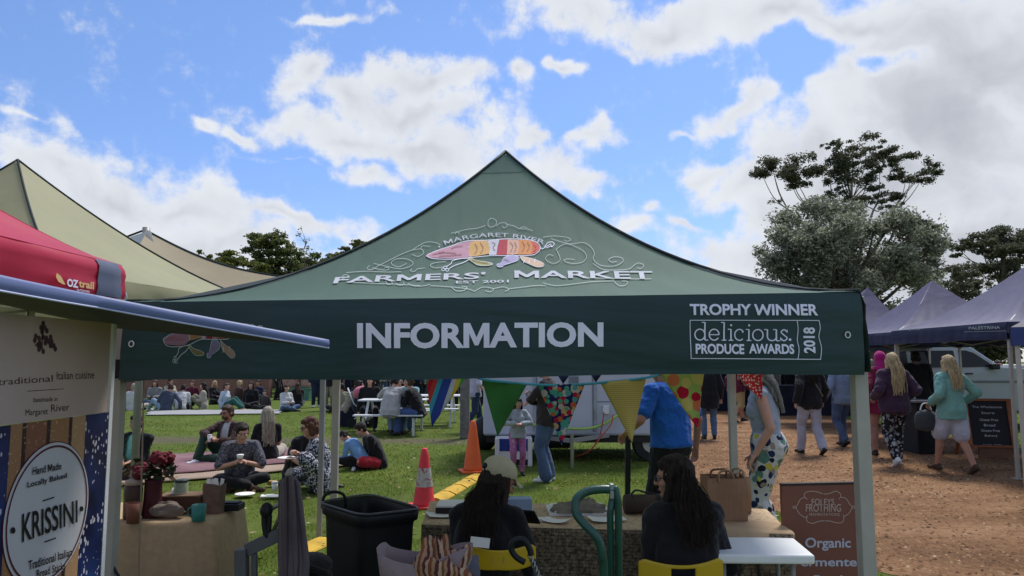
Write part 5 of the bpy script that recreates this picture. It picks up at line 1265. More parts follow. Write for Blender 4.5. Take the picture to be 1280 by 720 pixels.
def bag(name, x0, x1, py, pyt, dz, label, m, depth=.17, dY=0):
    a = G(x0, py, TZ + .006); c = G(x1, py, TZ + .006); c.y = a.y; h = at(x0, pyt, a.y).z - TZ; w = (c.x - a.x)
    r = empty(name, ((a.x + c.x) / 2, a.y + depth / 2 + dY, TZ + .008), dz, label, 'bag')
    b = MB(); n = 10
    def wall(u, v):
        k = u * 4; i = int(k) % 4; f = k % 1; X, Y = w / 2, depth / 2
        cs_ = [(-X, -Y), (X, -Y), (X, Y), (-X, Y)]; p = cs_[i]; q = cs_[(i + 1) % 4]; x = p[0] + (q[0] - p[0]) * f; y = p[1] + (q[1] - p[1]) * f
        if i in (1, 3): x += (-1 if i == 1 else 1) * .03 * v * math.sin(PI * f)
        y += .006 * math.sin(6 * x / w + 4 * v); return Vector((x, y, h * v))
    b.grid(wall, 32, 6); b.build('bag_wall', m, r)
    b = MB(); b.box((0, 0, .004), (w * .99, depth * .98, .004)); b.build('base', m, r)
    for s in (-1, 1):
        b = MB(); b.tube(crom([(-w * .22, s * depth / 2, h - .02), (-w * .2, s * depth * .45, h + .02), (-w * .05, s * depth * .2, h + .035), (w * .14, s * depth * .3, h + .03), (w * .2, s * depth / 2, h - .02)], 5), .007, 6); b.build('handle', m, r, smooth=True)
    return r
bag('kraft_bag', 886, 935, 652.5, 600, .0, 'large brown kraft paper bag with rolled handles', M_KRAFT)
bag('kraft_bag', 926, 948, 646, 602, -.1, 'narrower lighter kraft bag half behind the large one', mat('kraft_pale', (.4, .26, .16), .8, .12, 9), dY=.1)
# --- white folding table
WZ = .735
c0, c1, c2, c3 = G(884, 693, WZ), G(1019, 694, WZ), G(990, 670, WZ), G(872, 670, WZ)
r = empty('folding_table', ((c0.x + c1.x) / 2, (c0.y + c2.y) / 2, 0), 0, 'small white plastic folding table beside the seated dark haired woman', 'table')
b = MB(); b.prism([(c0.x, c0.y), (c1.x, c1.y), (c2.x, c2.y), (c3.x, c3.y)], lambda x, y: Vector((x, y, WZ - .045)), lambda x, y: Vector((x, y, WZ))); b.build('tabletop', mat('table_white', (.8, .81, .81), .45, .05), r, w=True, bevel=.012, seg=3)
for q, s in ((c0, 1), (c1, -1), (c2, -1), (c3, 1)): p = q + Vector((.09 * s, .05 if q in (c0, c1) else -.03, 0)); b = MB(); b.tube([(p.x, p.y, 0), (p.x, p.y, WZ - .045)], .013, 8); b.build('leg', M_ALUD, r, w=True, smooth=True)
b = MB(); b.bar((c0.x + .15, c0.y + .12, .2), (c0.x + .22, c0.y + .2, WZ - .05), .012); b.bar((c1.x - .15, c1.y + .12, .2), (c1.x - .22, c1.y + .2, WZ - .05), .012); b.build('brace', M_BLACKP, r, w=True)
r = empty('esky_box', (at(985, 700, 3.75).x, 3.75, 0), 0, 'brown wooden box standing under the white folding table', 'box'); b = MB(); b.box((0, 0, .22), (.3, .25, .44)); b.build('crate_wall', M_WOOD, r, bevel=.004); b = MB(); b.box((0, 0, .455), (.32, .27, .02)); b.build('lid', M_WOOD, r, bevel=.003)
# --- brown sign
def signY(px): return 4.15
r = empty('sign_board', (at(1035, 700, 4.15).x, 4.15, 0), 0, 'brown sign board with cream frame emblem and the words Organic Fermented', 'sign')
M_SIGN = mat('sign_brown', (.2, .075, .055), .5, .08, 4, bump=.1)
n_ = Vector((0, 1, 0)); s0 = at(977, 607, 4.15); s1 = at(1086, 604.5, 4.15)
b = MB(); b.add([(s0.x, 4.15, 0.12), (s1.x, 4.15, .12), (s1.x, 4.15, s1.z), (s0.x, 4.15, s0.z), (s0.x, 4.18, 0.12), (s1.x, 4.18, .12), (s1.x, 4.18, s1.z), (s0.x, 4.18, s0.z)], [(0, 1, 2, 3), (5, 4, 7, 6), (4, 0, 3, 7), (1, 5, 6, 2), (3, 2, 6, 7), (4, 5, 1, 0)]); bo = b.build('board', M_SIGN, r, w=True)
b = MB(); b.bar((s0.x, 4.165, s0.z + .004), (s1.x, 4.165, s1.z + .004), .036, .012); b.build('top_rail', M_DARKBOX, r, w=True)
for x in (s0.x + .04, s1.x - .04): b = MB(); b.bar((x, 4.19, 0), (x, 4.19, s0.z - .05), .03); b.build('leg', M_WOOD, r, w=True)
ms = lambda x, y: on_plane(x, y, (0, 4.147, 0), Vector((0, 1, 0)))
M_CREAM = mat('cream_ink', (.5, .38, .33), .7, .05, bump=0)
m = Marks(); S = lambda L: [(960 + x / 5.536, 590 + y / 5.536) for x, y in L]; w = .9
for L in ([(380, 152), (350, 140), (300, 133), (260, 142), (250, 165), (262, 180), (272, 190)], [(385, 152), (420, 150), (470, 133), (500, 150), (502, 172), (490, 188)], [(255, 176), (225, 188), (205, 225), (195, 245), (215, 285), (250, 312), (275, 315)], [(500, 172), (540, 185), (565, 222), (580, 243), (560, 285), (520, 312)],
          [(272, 300), (265, 320), (275, 345), (310, 355), (350, 342), (390, 336)], [(520, 295), (525, 320), (510, 350), (470, 350), (430, 340), (395, 338)], [(195, 245), (180, 236), (172, 244), (182, 252), (195, 245)], [(580, 243), (592, 234), (600, 242), (590, 252), (580, 243)]): m.curve(S(L), w)
m.build('frame_print', M_CREAM, ms, bo)
m = Marks(); q = lambda x, y: (960 + x / 5.536, 590 + y / 5.536)
a_, b_ = q(302, 185), q(458, 228); m.text('FOLEYS', a_[0], a_[1], b_[0], b_[1], bold=.008); a_, b_ = q(262, 222), q(505, 275); m.text('FROTHING', a_[0], a_[1], b_[0], b_[1], bold=.008); a_, b_ = q(285, 284), q(495, 304); m.text('FERMENTATIONS', a_[0], a_[1], b_[0], b_[1]); m.build('lettering', M_CREAM, ms, bo)
M_LIL = mat('pale_ink', (.5, .5, .6), .7, .05, bump=0)
m = Marks(); m.text('Organic', 1006.5, 672, 1063.5, 688.5, bold=.022); m.text('Fermented', 992, 697, 1081, 708, bold=.022); m.text('Food', 1017, 719, 1053, 731, bold=.022); m.build('lettering', M_LIL, ms, bo)
# --- green hand truck handle
r = empty('hand_truck', (at(750, 700, 2.55).x, 2.55, 0), 0, 'green tubular hand truck with looped handle in front of the tables', 'hand truck')
M_GT = mat('green_enamel', (.008, .06, .045), .35, .15, 10, bump=.1, spec=.5)
b = MB(); Y = 2.55; L = [at(767, 612, Y), at(752, 611.5, Y), at(735, 614, Y), at(722, 622, Y - .01), (at(719, 634, Y - .02)), at(722, 645, Y - .03), at(733, 658, Y - .05), at(744, 669, Y - .06), at(750, 680, Y - .06), at(753, 695, Y - .06), at(755, 720, Y - .05)]
e = L[-1].copy(); L += [Vector((e.x, e.y, .6)), Vector((e.x, e.y, .1))]
b.tube(crom(L, 5), .0145, 10); b.build('handle_loop', M_GT, r, w=True, smooth=True)
b = MB(); p = at(768, 608, Y); b.tube([(p.x + .012, Y, .08), (p.x + .012, Y, p.z - .05), (p.x + .004, Y, p.z - .01), (p.x, Y, p.z)], [.013, .013, .013, .011], 10); b.tube([(p.x - .016, Y + .01, .08), (p.x - .014, Y + .01, p.z - .09), (p.x - .004, Y + .005, p.z - .02)], .012, 10); b.build('upright', M_GT, r, w=True, smooth=True)
b = MB(); b.box((p.x - .02, Y - .02, .05), (.22, .12, .02)); b.build('toe_plate', M_GT, r, w=True, bevel=.003)
for s in (-1, 1): b = MB(); b.tube([(p.x - .03 + s * .12 - .02, Y + .08, .11), (p.x - .03 + s * .12 + .02, Y + .08, .11)], .11, 18); b.build('wheel', M_BLACKP, r, w=True, smooth=False)
b = MB(); b.box((p.x - .01, Y, p.z - .015), (.014, .028, .05)); b.build('end_plate', mat('worn_steel', (.3, .34, .36), .4, metal=.6), r, w=True, bevel=.003)
# --- bag with shawl at the foot of the tub
r = empty('tote_bag', (at(537, 700, 3.05).x, 3.05, 0), 0, 'open pale pink tote bag with a rust and tan fringed shawl stuffed inside', 'bag')
c = at(535, 715, 3.05)
b = MB()
def tote(u, v): a = 2 * PI * u; k = .13 + .03 * math.sin(3 * a + v * 2); return Vector((c.x - .03 + (k + .05 * v) * math.cos(a), 3.05 + .1 * math.sin(a), .35 + (at(520, 688, 3.05).z - .35) * v + .03 * math.cos(2 * a) * v))
b.grid(tote, 30, 8); b.build('bag_wall', cloth('pink_canvas', (.26, .2, .2)), r, w=True, smooth=True, solid=.006)
b = MB(); b.grid(heap(c.x + .03, 3.02, at(540, 712, 3.05).z - .05, .15, .12, .13, 9), 50, 22); b.build('shawl', stripes('shawl', [(.2, .07, .035, 1), (.34, .2, .11, 1), (.1, .03, .03, 1), (.42, .3, .2, 1)], 22, 0, noise=1.4), r, w=True, smooth=True)
b = MB(); b.grid(heap(c.x + .13, 3.1, at(570, 715, 3.05).z - .06, .08, .1, .1, 2), 30, 12); b.build('scarf', cloth('grey_blue', (.1, .1, .13)), r, w=True, smooth=True)
b = MB(); b.box((c.x, 3.06, .175), (.3, .2, .35)); b.build('base', cloth('pink_canvas', None), r, w=True, bevel=.03)
# --- yellow folding chairs
M_YEL = mat('yellow_plastic', (.5, .33, .008), .4, .06, 3, bump=.1, spec=.5)
def chair(px, py_top, py_bot, w_px, Y, rz, label, sticker=False):
    c = at(px, py_top, Y); zt = c.z; w = w_px / FPX * Y; h = (py_bot - py_top) / FPX * Y
    r = empty('folding_chair', (c.x, Y, 0), rz, label, 'chair', 'yellow folding chairs at the trestle table')
    b = MB(); hole = sticker is False
    def back(u, v):
        x = (u - .5) * w; e = abs(u - .5) * 2
        top = zt - .028 * (1 - e ** 2) * 1.0 - (.02 * max(0, e - .88) / .12); bot = zt - h + .01 * (1 - e) - .03 * (-e ** 3) 
        return Vector((x, -.02 - .05 * (1 - e * e), bot + (top - bot) * v))
    b.grid(back, 28, 8)
    if hole:
        b2 = MB(); nf = []
        for f in b.f:
            cx = sum(b.v[i][0] for i in f) / 4; cz = sum(b.v[i][2] for i in f) / 4
            if abs(cx) < w * .13 and abs(cz - (zt - h * .42)) < h * .13: continue
            nf.append(f)
        b.f = nf
    b.build('backrest', M_YEL, r, smooth=True, solid=.014, bevel=.003)
    b = MB(); b.grid(lambda u, v: Vector(((u - .5) * w * .98, .0 + .4 * v, .45 - .02 * math.sin(PI * u) * math.sin(PI * v))), 12, 10); b.build('seat', M_YEL, r, smooth=True, solid=.016)
    for s in (-1, 1):
        x = s * (w / 2 - .01)
        b = MB(); b.tube([(x, -.04, zt - h * .6), (x, -.01, .5), (x, .36, .0)], .011, 8); b.build('leg', M_BLACKP, r, smooth=True)
        b = MB(); b.tube([(x * .93, .3, .44), (x * .93, -.1, .0)], .011, 8); b.build('leg', M_BLACKP, r, smooth=True)
    b = MB(); b.tube([(-w / 2, .28, .1), (w / 2, .28, .1)], .009, 6); b.build('crossbar', M_BLACKP, r, smooth=True)
    if sticker: b = MB(); b.box((-.0, -.075, zt - h * .55), (.06, .002, .03)); b.build('sticker', mat('worn_sticker', (.3, .25, .1), .7), r)
    return r
CH1 = chair(623, 676, 708, 90, 3.62, -.02, 'yellow folding chair under the capped woman', True)
CH2 = chair(849, 694, 735, 102, 3.55, .04, 'yellow folding chair with a slot in its back under the dark haired woman')
b = MB(); b.box((0, 0, 0), (.09, .003, .045), (0, .12, .05)); o = b.build('paper_tag', M_PAPERW, loc=at(600, 678, 3.52)); tag(o, 'white paper tag tucked on the back of the capped woman\'s chair', 'tag')
# --- leash hanging from the chair
r = empty('leash', at(655, 690, 3.2), 0, 'black leash loop with a steel chain hooked on the first chair', 'leash')
L = [at(x, y, 3.2) for x, y in ((656, 703), (645, 696), (639, 686), (641, 678), (648, 674), (656, 676), (662, 686), (664, 694))]
b = MB(); b.tube(crom(L, 5), .013, 8); b.build('loop', M_BLACKP, r, w=True, smooth=True)
b = MB()
for k in range(14):
    p = at(662 + 17 * k / 14, 694 + 40 * k / 14, 3.2); a = k % 2 * PI / 2
    b.tube([p + Vector((math.cos(t) * .008 * math.cos(a), math.cos(t) * .008 * math.sin(a), math.sin(t) * .014)) for t in np.linspace(0, 2 * PI, 9)[:-1]], .0025, 5, close=True)
b.build('chain', M_STEEL, r, w=True, smooth=True)

# ================================================================ bunting at the back of the tent
r = empty('bunting', (at(700, 450, 5.9).x, 5.9, 0), 0, 'string of patterned cloth pennants on a blue cord under the canopy', 'bunting')
Yb = 5.85
M_CORD = cloth('blue_ribbon', (.1, .45, .7))
def stripefan():
    t = newmat('stripe_pennant'); tcx = t.n('ShaderNodeTexCoord'); sp = t.n('ShaderNodeSeparateXYZ'); t.l(tcx.outputs['Object'], sp.inputs[0])
    # stripes lean with the right-hand edge
    x = t.math('ADD', sp.outputs[0], t.math('MULTIPLY', sp.outputs[2], -.32)); x = t.math('MULTIPLY', t.math('ADD', x, .17), 2.75)
    cols = [(.04, .4, .12), (.6, .015, .04), (.65, .06, .05), (.05, .4, .6), (.03, .07, .42), (.03, .07, .42), (.6, .62, .8), (.75, .55, .06), (.06, .45, .1), (.6, .03, .06)]
    t.base(t.ramp(x, [(i / len(cols), c) for i, c in enumerate(cols)], 'CONSTANT')); t.set(Roughness=.9); t.bump(t.noise(t.coord(), 12, 3), .4, .01); return t.m
def ystripe():
    return stripes('yellow_stripe_pennant', [(.62, .5, .17, 1), (.62, .5, .17, 1), (.42, .32, .1, 1)], 62, 2, noise=.5)
fl = [([(532, 469), (586, 467), (540, 533)], stripefan(), 'rainbow striped pennant'), ([(602, 474), (659, 480), (622, 546)], cloth('green_pennant', (.07, .26, .08), trans=.25), 'plain green pennant'),
      ([(672, 480), (731, 480), (702, 556)], spots('dot_pennant', (.02, .02, .13, 1), [(.5, .02, .07, 1), (.6, .14, .05, 1), (.08, .4, .28, 1), (.55, .5, .5, 1), (.6, .4, .2, 1), (.1, .35, .4, 1)], 12, .46, layers=2, flat=True), 'navy pennant with coloured dots'),
      ([(750, 478), (808, 472), (790, 553)], ystripe(), 'yellow pennant with thin stripes'),
      ([(823, 466), (881, 464), (872, 536)], spots('lime_pennant', (.32, .45, .12, 1), [(.45, .01, .04, 1), (.6, .18, .08, 1), (.55, .48, .15, 1), (.12, .45, .12, 1)], 10, .55, layers=1, flat=True), 'lime pennant with red and orange dots'),
      ([(918, 466), (953, 464), (951.5, 501)], spots('red_pennant', (.5, .03, .02, 1), [(.6, .5, .45, 1)], 40, .3, flat=True), 'red pennant with tiny white dots'),
      ([(694, 464), (715, 464), (704, 480)], cloth('navy_pennant', (.02, .025, .06)), 'small navy pennant tip'), ([(736, 464), (754, 464), (745, 478)], cloth('navy_pennant', None), 'small navy pennant tip')]
for i, (tri, m_, lab) in enumerate(fl):
    Y = Yb + (.9 if i > 5 else 0) - (.1 if i == 5 else 0); a, c, d = [at(x, y, Y) for x, y in tri]; o0 = (a + c) / 2
    b = MB()
    def fp(u, v, a=a, c=c, d=d, i=i):
        p = a.lerp(c, u).lerp(d, v); return p + Vector((0, .02 * math.sin(u * 5 + i) * (1 - v * .6) + .012 * math.sin(v * 6 + i + u * 2), 0)) - o0
    b.grid(fp, 10, 14); o = b.build('pennant', m_, r, smooth=True, solid=.003); o.location = o0 - r.location; o['label'] = lab
for pts in ([(520, 468), (532, 468), (586, 467), (602, 474), (659, 480), (700, 481.5), (731, 480), (750, 478.5), (808, 472), (840, 464)], ):
    b = MB(); L = crom([at(x, y, Yb - .006) for x, y in pts], 4)
    b.tube([p for p in L], .011, 6); b.build('cord', M_CORD, r, w=True, smooth=True)

# ================================================================ out on the lawn
def cone(px, py, H, label, striped, lean=0):
    g = G(px, py); r = empty('traffic_cone', g, .3, label, 'traffic cone', 'traffic cones on the lawn')
    k = H / .7; m_ = mat('cone_orange', (.75, .13, .03), .55, .08) if not striped else mat('cone_red', (.7, .045, .06), .55, .08)
    b = MB(); b.box((0, 0, .015 * k), (.36 * k, .36 * k, .03 * k)); b.build('base', m_, r, bevel=.01)
    b = MB(); b.lathe([(.14 * k, .03 * k), (.128 * k, .06 * k), (.05 * k, .62 * k), (.034 * k, .69 * k), (.026 * k, .7 * k)], 24); b.build('body', m_, r, smooth=True)
    if striped:
        b = MB(); f = lambda z: .129 - (z - .06) / .56 * .078 + .0025
        b.lathe([(f(.25) * k, .25 * k), (f(.47) * k, .47 * k)], 24, capb=False, capt=False)
        t = newmat('scuffed_collar'); v = t.coord(); t.base(t.ramp(t.noise(v, 11, 4, .7, 1), [(.42, (.5, .47, .44)), (.55, (.42, .36, .34)), (.62, (.3, .05, .05))])); b.build('collar', t.m, r, smooth=True)
    return r
cone(530, 634, (634 - 563) / FPX * G(530, 634).y, 'red traffic cone with a scuffed white collar nearer the tables', True)
cone(591, 590, (590 - 529) / FPX * G(591, 590).y * 1.02, 'plain orange traffic cone at the end of the yellow cable cover', False)
# yellow cable cover in segments
r = empty('cable_cover', G(500, 640), 0, 'bright yellow rubber cable cover running across the grass to the orange cone', 'cable cover')
def cover_run(p0, p1, n, r):
    for k in range(n):
        a = p0.lerp(p1, k / n + .012); c = p0.lerp(p1, (k + 1) / n - .012); b = MB(); t_ = (c - a).normalized(); s = Vector((-t_.y, t_.x, 0))
        prof = [(-.13, .006), (-.12, .018), (-.04, .05), (.04, .05), (.12, .018), (.13, .006)]
        b.add([a + s * x + Vector((0, 0, z)) for x, z in prof] + [c + s * x + Vector((0, 0, z)) for x, z in prof], [(i, i + 1, 7 + i, 6 + i) for i in range(5)] + [(5, 4, 3, 2, 1, 0), (6, 7, 8, 9, 10, 11)]); b.build('segment', mat('yellow_rubber', (.5, .31, .03), .8, .35, 5), r, w=True)
cover_run(G(541, 628), G(597, 596), 4, r)
r = empty('cable_cover', G(390, 685), 0, 'short piece of yellow cable cover behind the black backpack', 'cable cover')
cover_run(G(366, 694), G(404, 678), 1, r)
# rug and blankets
def rug(name, pts, m_, label, z=.03, amp=.006, cat='blanket'):
    P = [G(*p) for p in pts]; b = MB()
    b.grid(lambda u, v: P[0].lerp(P[1], u).lerp(P[3].lerp(P[2], u), v) + Vector((.05 * math.sin(v * 9 + u * 3), .05 * math.sin(u * 11), z + amp * math.sin(u * 40) * math.sin(v * 30))), 30, 16)
    return tag(b.build(name, m_, smooth=True, solid=.012), label, cat)
def rugm(name, c1_, c2_, edge):
    t = newmat(name); v = t.coord(); t.base(t.ramp(t.noise(v, 2.2, 5, .7), [(.4, c1_), (.6, c2_)])); t.set(Roughness=.95); t.bump(t.noise(v, 60, 3), .5, .02); return t.m
rug('picnic_rug', [(120, 612), (440, 583), (395, 571), (150, 572)], rugm('rug_tan', (.3, .21, .15), (.36, .27, .2), 0), 'tan blanket edge lying beneath the mauve rug', .03)
rug('picnic_rug', [(110, 606), (418, 577), (360, 562), (150, 576)], rugm('rug_mauve', (.16, .075, .085), (.24, .13, .14), 0), 'mauve pink woven rug under the couple with sunglasses', .055)
rug('picnic_blanket', [(180, 520), (352, 518), (350, 513), (190, 514)], mat('white_blanket', (.3, .3, .3), .9, .1), 'long white picnic blanket under the far group', .03)
# small picnic items beside the man eating
g = G(306, 622); b = MB(); b.lathe([(.02, .03), (.1, .032), (.12, .045), (.118, .05), (.08, .038), (.0, .037)], 20, c=g); tag(b.build('paper_plate', M_PAPERW, smooth=True), 'white paper plate on the grass by the cross legged man', 'plate')
g = G(343, 617) + Vector((0, 0, .03)); r = empty('coffee_cup', g, 0, 'white takeaway coffee cup with lid standing on the grass', 'cup'); b = MB(); b.lathe([(.028, 0), (.04, .1)], 16); b.build('sleeve', M_PAPERW, r, smooth=True); b = MB(); b.lathe([(.043, .1), (.043, .112), (.034, .118)], 16); b.build('lid', M_WHITEP, r, smooth=True)
g = G(340, 609) + Vector((0, 0, .06)); b = MB(); b.box(g, (.12, .08, .05), (0, 0, .3)); tag(b.build('food_box', mat('mustard_card', (.45, .28, .07), .8), bevel=.005), 'mustard coloured food box on the grass behind the coffee cup', 'food box')
g = G(338, 624) + Vector((0, 0, .04)); b = MB(); b.box(g, (.22, .14, .01), (0, .03, .2)); b.box(g + Vector((0, 0, .01)), (.1, .06, .012), (0, 0, .6)); tag(b.build('napkin_sheet', M_PAPERW), 'white paper sheet in front of the takeaway cup', 'napkin')
# wooden post
g = G(581, 548); b = MB(); b.box((g.x, g.y, .85), (.2, .2, 1.7)); tag(b.build('timber_post', mat('weathered_post', (.17, .16, .15), .95, .3, 8, bump=.7, bs=20, bd=.02), bevel=.015), 'square weathered grey timber post behind the orange cone', 'post')
# picnic tables with fixed benches
def picnic(px, py, w_px, label, rz=0, dy=0):
    g = G(px, py); w = w_px / FPX * g.y; r = empty('picnic_table', g + Vector((0, dy, 0)), rz, label, 'picnic table', 'white picnic tables'); M_ = M_WHITEP
    for y in (-.75, .75):
        b = MB()
        for k in (-.07, .07): b.box((0, y + k, .45), (w, .12, .03))
        b.build('bench', M_, r, bevel=.004)
    b = MB()
    for k in range(5): b.box((0, -.3 + .15 * k, .75), (w, .13, .03))
    b.build('tabletop', M_, r, bevel=.004)
    for x in (-w * .36, w * .36):
        b = MB(); b.bar((x, -.75, .0), (x, -.75, .44), .05); b.build('leg', M_, r); b = MB(); b.bar((x, .75, .0), (x, .75, .44), .05); b.build('leg', M_, r)
        b = MB(); b.bar((x, -.8, .36), (x, .8, .36), .05); b.bar((x, -.5, .36), (x, -.2, .72), .05); b.bar((x, .5, .36), (x, .2, .72), .05); b.build('frame', M_, r)
    return r
PT1 = picnic(492, 541, 82, 'white picnic table with a man in grey on its near bench')
PT2 = picnic(540, 531, 70, 'white picnic table farther back beside the rainbow pennant', 0)
# far bank / retaining wall and marquee
b = MB(); p0 = G(140, 497); p1 = G(338, 497); b.box(((p0.x + p1.x) / 2, p0.y, .45), (p1.x - p0.x, .4, .9)); tag(b.build('brick_wall', mat('pinkish_brick', (.2, .105, .085), .9, .2, 3, bump=.6, bs=8, bd=.03)), 'low pinkish brick wall behind the far picnic group', 'wall')
r = empty('marquee', ((p0.x + p1.x) / 2, p0.y + 3, 0), 0, 'long blue grey marquee roof beyond the low brick wall', 'marquee')
cx = (p0.x + p1.x) / 2; wq = p1.x - p0.x
b = MB(); zb_ = 1.35; b.add([(cx - wq * .6, p0.y + 1.5, zb_ + .45), (cx + wq * .5, p0.y + 1.5, zb_ + .45), (cx + wq * .5, p0.y + 4, 2.6), (cx - wq * .6, p0.y + 4, 2.6), (cx + wq * .5, p0.y + 6.5, 1.8), (cx - wq * .6, p0.y + 6.5, 1.8)], [(0, 1, 2, 3), (3, 2, 4, 5)]); b.build('roof', canvas('marquee_blue', (.12, .2, .23), .1), r, w=True)
b = MB(); b.box((cx - wq * .05, p0.y + 1.5, zb_ + .22), (wq * 1.1, .03, .45)); b.build('valance', canvas('marquee_blue2', (.09, .15, .18), .1), r, w=True)
for x in np.linspace(cx - wq * .58, cx + wq * .48, 6): b = MB(); b.box((x, p0.y + 1.52, .9), (.08, .08, 1.8)); b.build('leg', M_ALUD, r, w=True)
# green crates
for k, (px, lab) in enumerate(((365, 'pale green plastic crate under the pink basket'), (381, 'green plastic crate beside the paler one'))):
    g = G(px, 500); r = empty('plastic_crate', g, .0, lab, 'crate', 'green crates on the far lawn'); s = 15.5 / FPX * g.y; b = MB()
    b.lathe([(.30, 0), (.34, .45), (.36, .46), (.36, .5), (.32, .5), (.29, .03)], 4, capt=False, sy=1); o = b.build('wall', mat('crate_green', (.08, .2, .14), .6), r, rz=PI / 4)
g = G(362, 499); b = MB(); b.grid(lambda u, v: Vector((g.x + .35 * math.cos(2 * PI * u) * (.8 + .3 * v), g.y + .1 + .25 * math.sin(2 * PI * u), .5 + .45 * v)), 24, 4); tag(b.build('pink_basket', spots('pink_floral', (.5, .28, .24, 1), [(.4, .1, .12, 1), (.5, .4, .36, 1), (.2, .2, .14, 1)], 9, .4, blob=True), smooth=True, solid=.02), 'pink floral basket standing on the green crates', 'basket')
g = G(384, 499); b = MB(); b.grid(lambda u, v: Vector((g.x + .33 * math.cos(2 * PI * u) * (.9 + .1 * v), g.y + .1 + .25 * math.sin(2 * PI * u), .5 + .5 * v)), 24, 4); tag(b.build('peach_bag', cloth('peach_cloth', (.42, .27, .2)), smooth=True, solid=.02), 'peach coloured bag standing on the right green crate', 'bag')
# stroller
g = G(452, 535); r = empty('stroller', g, .2, 'stroller with a pink bundle and white frame beside the picnic table', 'stroller')
b = MB(); b.tube([(-.35, 0, .95), (-.2, 0, .6), (.25, 0, .15)], .015, 6); b.tube([(-.35, .4, .95), (-.2, .4, .6), (.25, .4, .15)], .015, 6); b.tube([(.25, 0, .6), (-.25, 0, .15)], .015, 6); b.tube([(.25, .4, .6), (-.25, .4, .15)], .015, 6); b.tube([(-.35, 0, .95), (-.35, .4, .95)], .02, 6); b.build('frame', M_WHITEP, r, smooth=True)
b = MB(); b.ell((0, .2, .55), (.26, .2, .25)); b.build('seat', M_NAVYCL, r, smooth=True); b = MB(); b.ell((-.02, .1, .85), (.2, .2, .17)); b.build('blanket', cloth('pink_fleece', (.5, .13, .2)), r, smooth=True); b = MB(); b.ell((.08, .25, .8), (.25, .22, .2)); b.build('hood', cloth('plum', (.06, .01, .03)), r, smooth=True)
b = MB(); b.box((.15, .2, .22), (.3, .4, .16)); b.build('tray', M_GREYP, r, bevel=.02)
for x, y in ((-.25, 0), (-.25, .4), (.28, 0), (.28, .4)): b = MB(); b.tube([(x, y - .015, .12), (x, y + .015, .12)], .12, 14); b.build('wheel', M_BLACKP, r)
# ---- white trailer
Yt = 12.2; M_TR = mat('trailer_white', (.42, .44, .52), .4, .05, 2, bump=.05, spec=.5); M_TRL = mat('trailer_seam', (.16, .17, .2), .6, bump=0)
x0, x1 = at(604, 500, Yt).x, at(830, 500, Yt).x; zb_ = at(700, 545, Yt).z
r = empty('trailer', ((x0 + x1) / 2, Yt + 1, 0), 0, 'white panelled catering trailer parked behind the bunting', 'trailer')
b = MB(); b.box(((x0 + x1) / 2, Yt + 1.05, (zb_ + 2.45) / 2), (x1 - x0, 2.1, 2.45 - zb_)); b.build('body', M_TR, r, w=True, bevel=.05, seg=3)
b = MB(); b.box(((x0 + x1) / 2, Yt + 1.05, zb_ - .06), (x1 - x0 - .1, 2.0, .1)); b.build('chassis', M_BLACKP, r, w=True)
for px in (668, 744): x = at(px, 500, Yt).x; b = MB(); b.box((x, Yt - .008, (zb_ + 2.3) / 2 + .02), (.05, .012, 2.2 - zb_)); b.build('door_seam', mat('trailer_seam2', (.3, .32, .36), .5, bump=0), r, w=True)
for px in (671, 741): x = at(px, 500, Yt).x; b = MB(); b.box((x, Yt - .006, (zb_ + 2.3) / 2 + .02), (.012, .014, 2.2 - zb_)); b.build('door_seam', M_TRL, r, w=True)
b = MB(); z_ = at(700, 502, Yt).z; b.box((at(775, 500, Yt).x, Yt - .006, z_ - .0), (at(805, 0, Yt).x - at(744, 0, Yt).x, .01, .012)); b.build('door_seam', M_TRL, r, w=True)
b = MB(); q = at(717, 478, Yt); b.box((q.x, Yt - .012, q.z), (.16, .02, .2)); b.build('vent', M_TRL, r, w=True, bevel=.01)
b = MB(); q = at(757, 512, Yt); b.box((q.x, Yt - .03, q.z), (.1, .06, .14)); q = at(766, 511, Yt); b.build('power_box', M_WHITEP, r, w=True, bevel=.01)
b = MB(); q = at(744, 518, Yt); b.box((q.x, Yt - .02, q.z), (.025, .03, .14)); b.build('handle', M_STEEL, r, w=True)
b = MB(); q = at(690, 545, Yt); q2 = at(752, 546, Yt - .5); b.bar(at(714, 551, Yt - .6), at(760, 544, Yt), .06); b.bar(at(714, 551, Yt - .6), at(690, 548, Yt), .06); b.build('drawbar', M_ALUD, r, w=True)
b = MB(); p = at(715, 551, Yt - .6); b.bar((p.x, p.y, 0), (p.x, p.y, p.z + .1), .05); b.build('jockey_leg', M_STEEL, r, w=True)
for px in (838,): x = at(px, 500, Yt).x; b = MB(); b.tube([(x - .3, Yt + .1, .3), (x - .3, Yt + .32, .3)], .3, 20); w_ = b.build('wheel', M_BLACKP, r, w=True, bevel=.02); b = MB(); b.tube([(x - .3, Yt + .09, .3), (x - .3, Yt + .12, .3)], .15, 16); b.build('rim', M_ALU, w_, w=True)
L = [at(x, y, Yt - .1) for x, y in ((655, 529), (680, 532), (705, 535), (730, 536), (750, 532), (765, 524), (778, 515), (792, 505))]
b = MB(); b.tube(crom(L, 5), .022, 6); tag(b.build('yellow_hose', mat('neon_hose', (.35, .55, .12), .5), smooth=True), 'neon green hose strung along the white trailer', 'hose')
for k, L in enumerate(([(755, 515), (752, 535), (748, 548), (738, 562), (720, 572)], [(766, 518), (764, 530), (752, 545), (735, 565), (712, 572)])):
    q = [at(x, y, Yt - .15 - .05 * k) for x, y in L[:-1]] + [G(*L[-1])]; b = MB(); b.tube(crom(q, 5), .01, 5); tag(b.build('orange_hose', mat('orange_hose' if k else 'red_hose', (.5, .1, .05) if k else (.4, .05, .05), .6), smooth=True), ['thin red hose dangling in front of the trailer', 'thin orange cable crossing the red hose at the trailer'][k], 'hose')
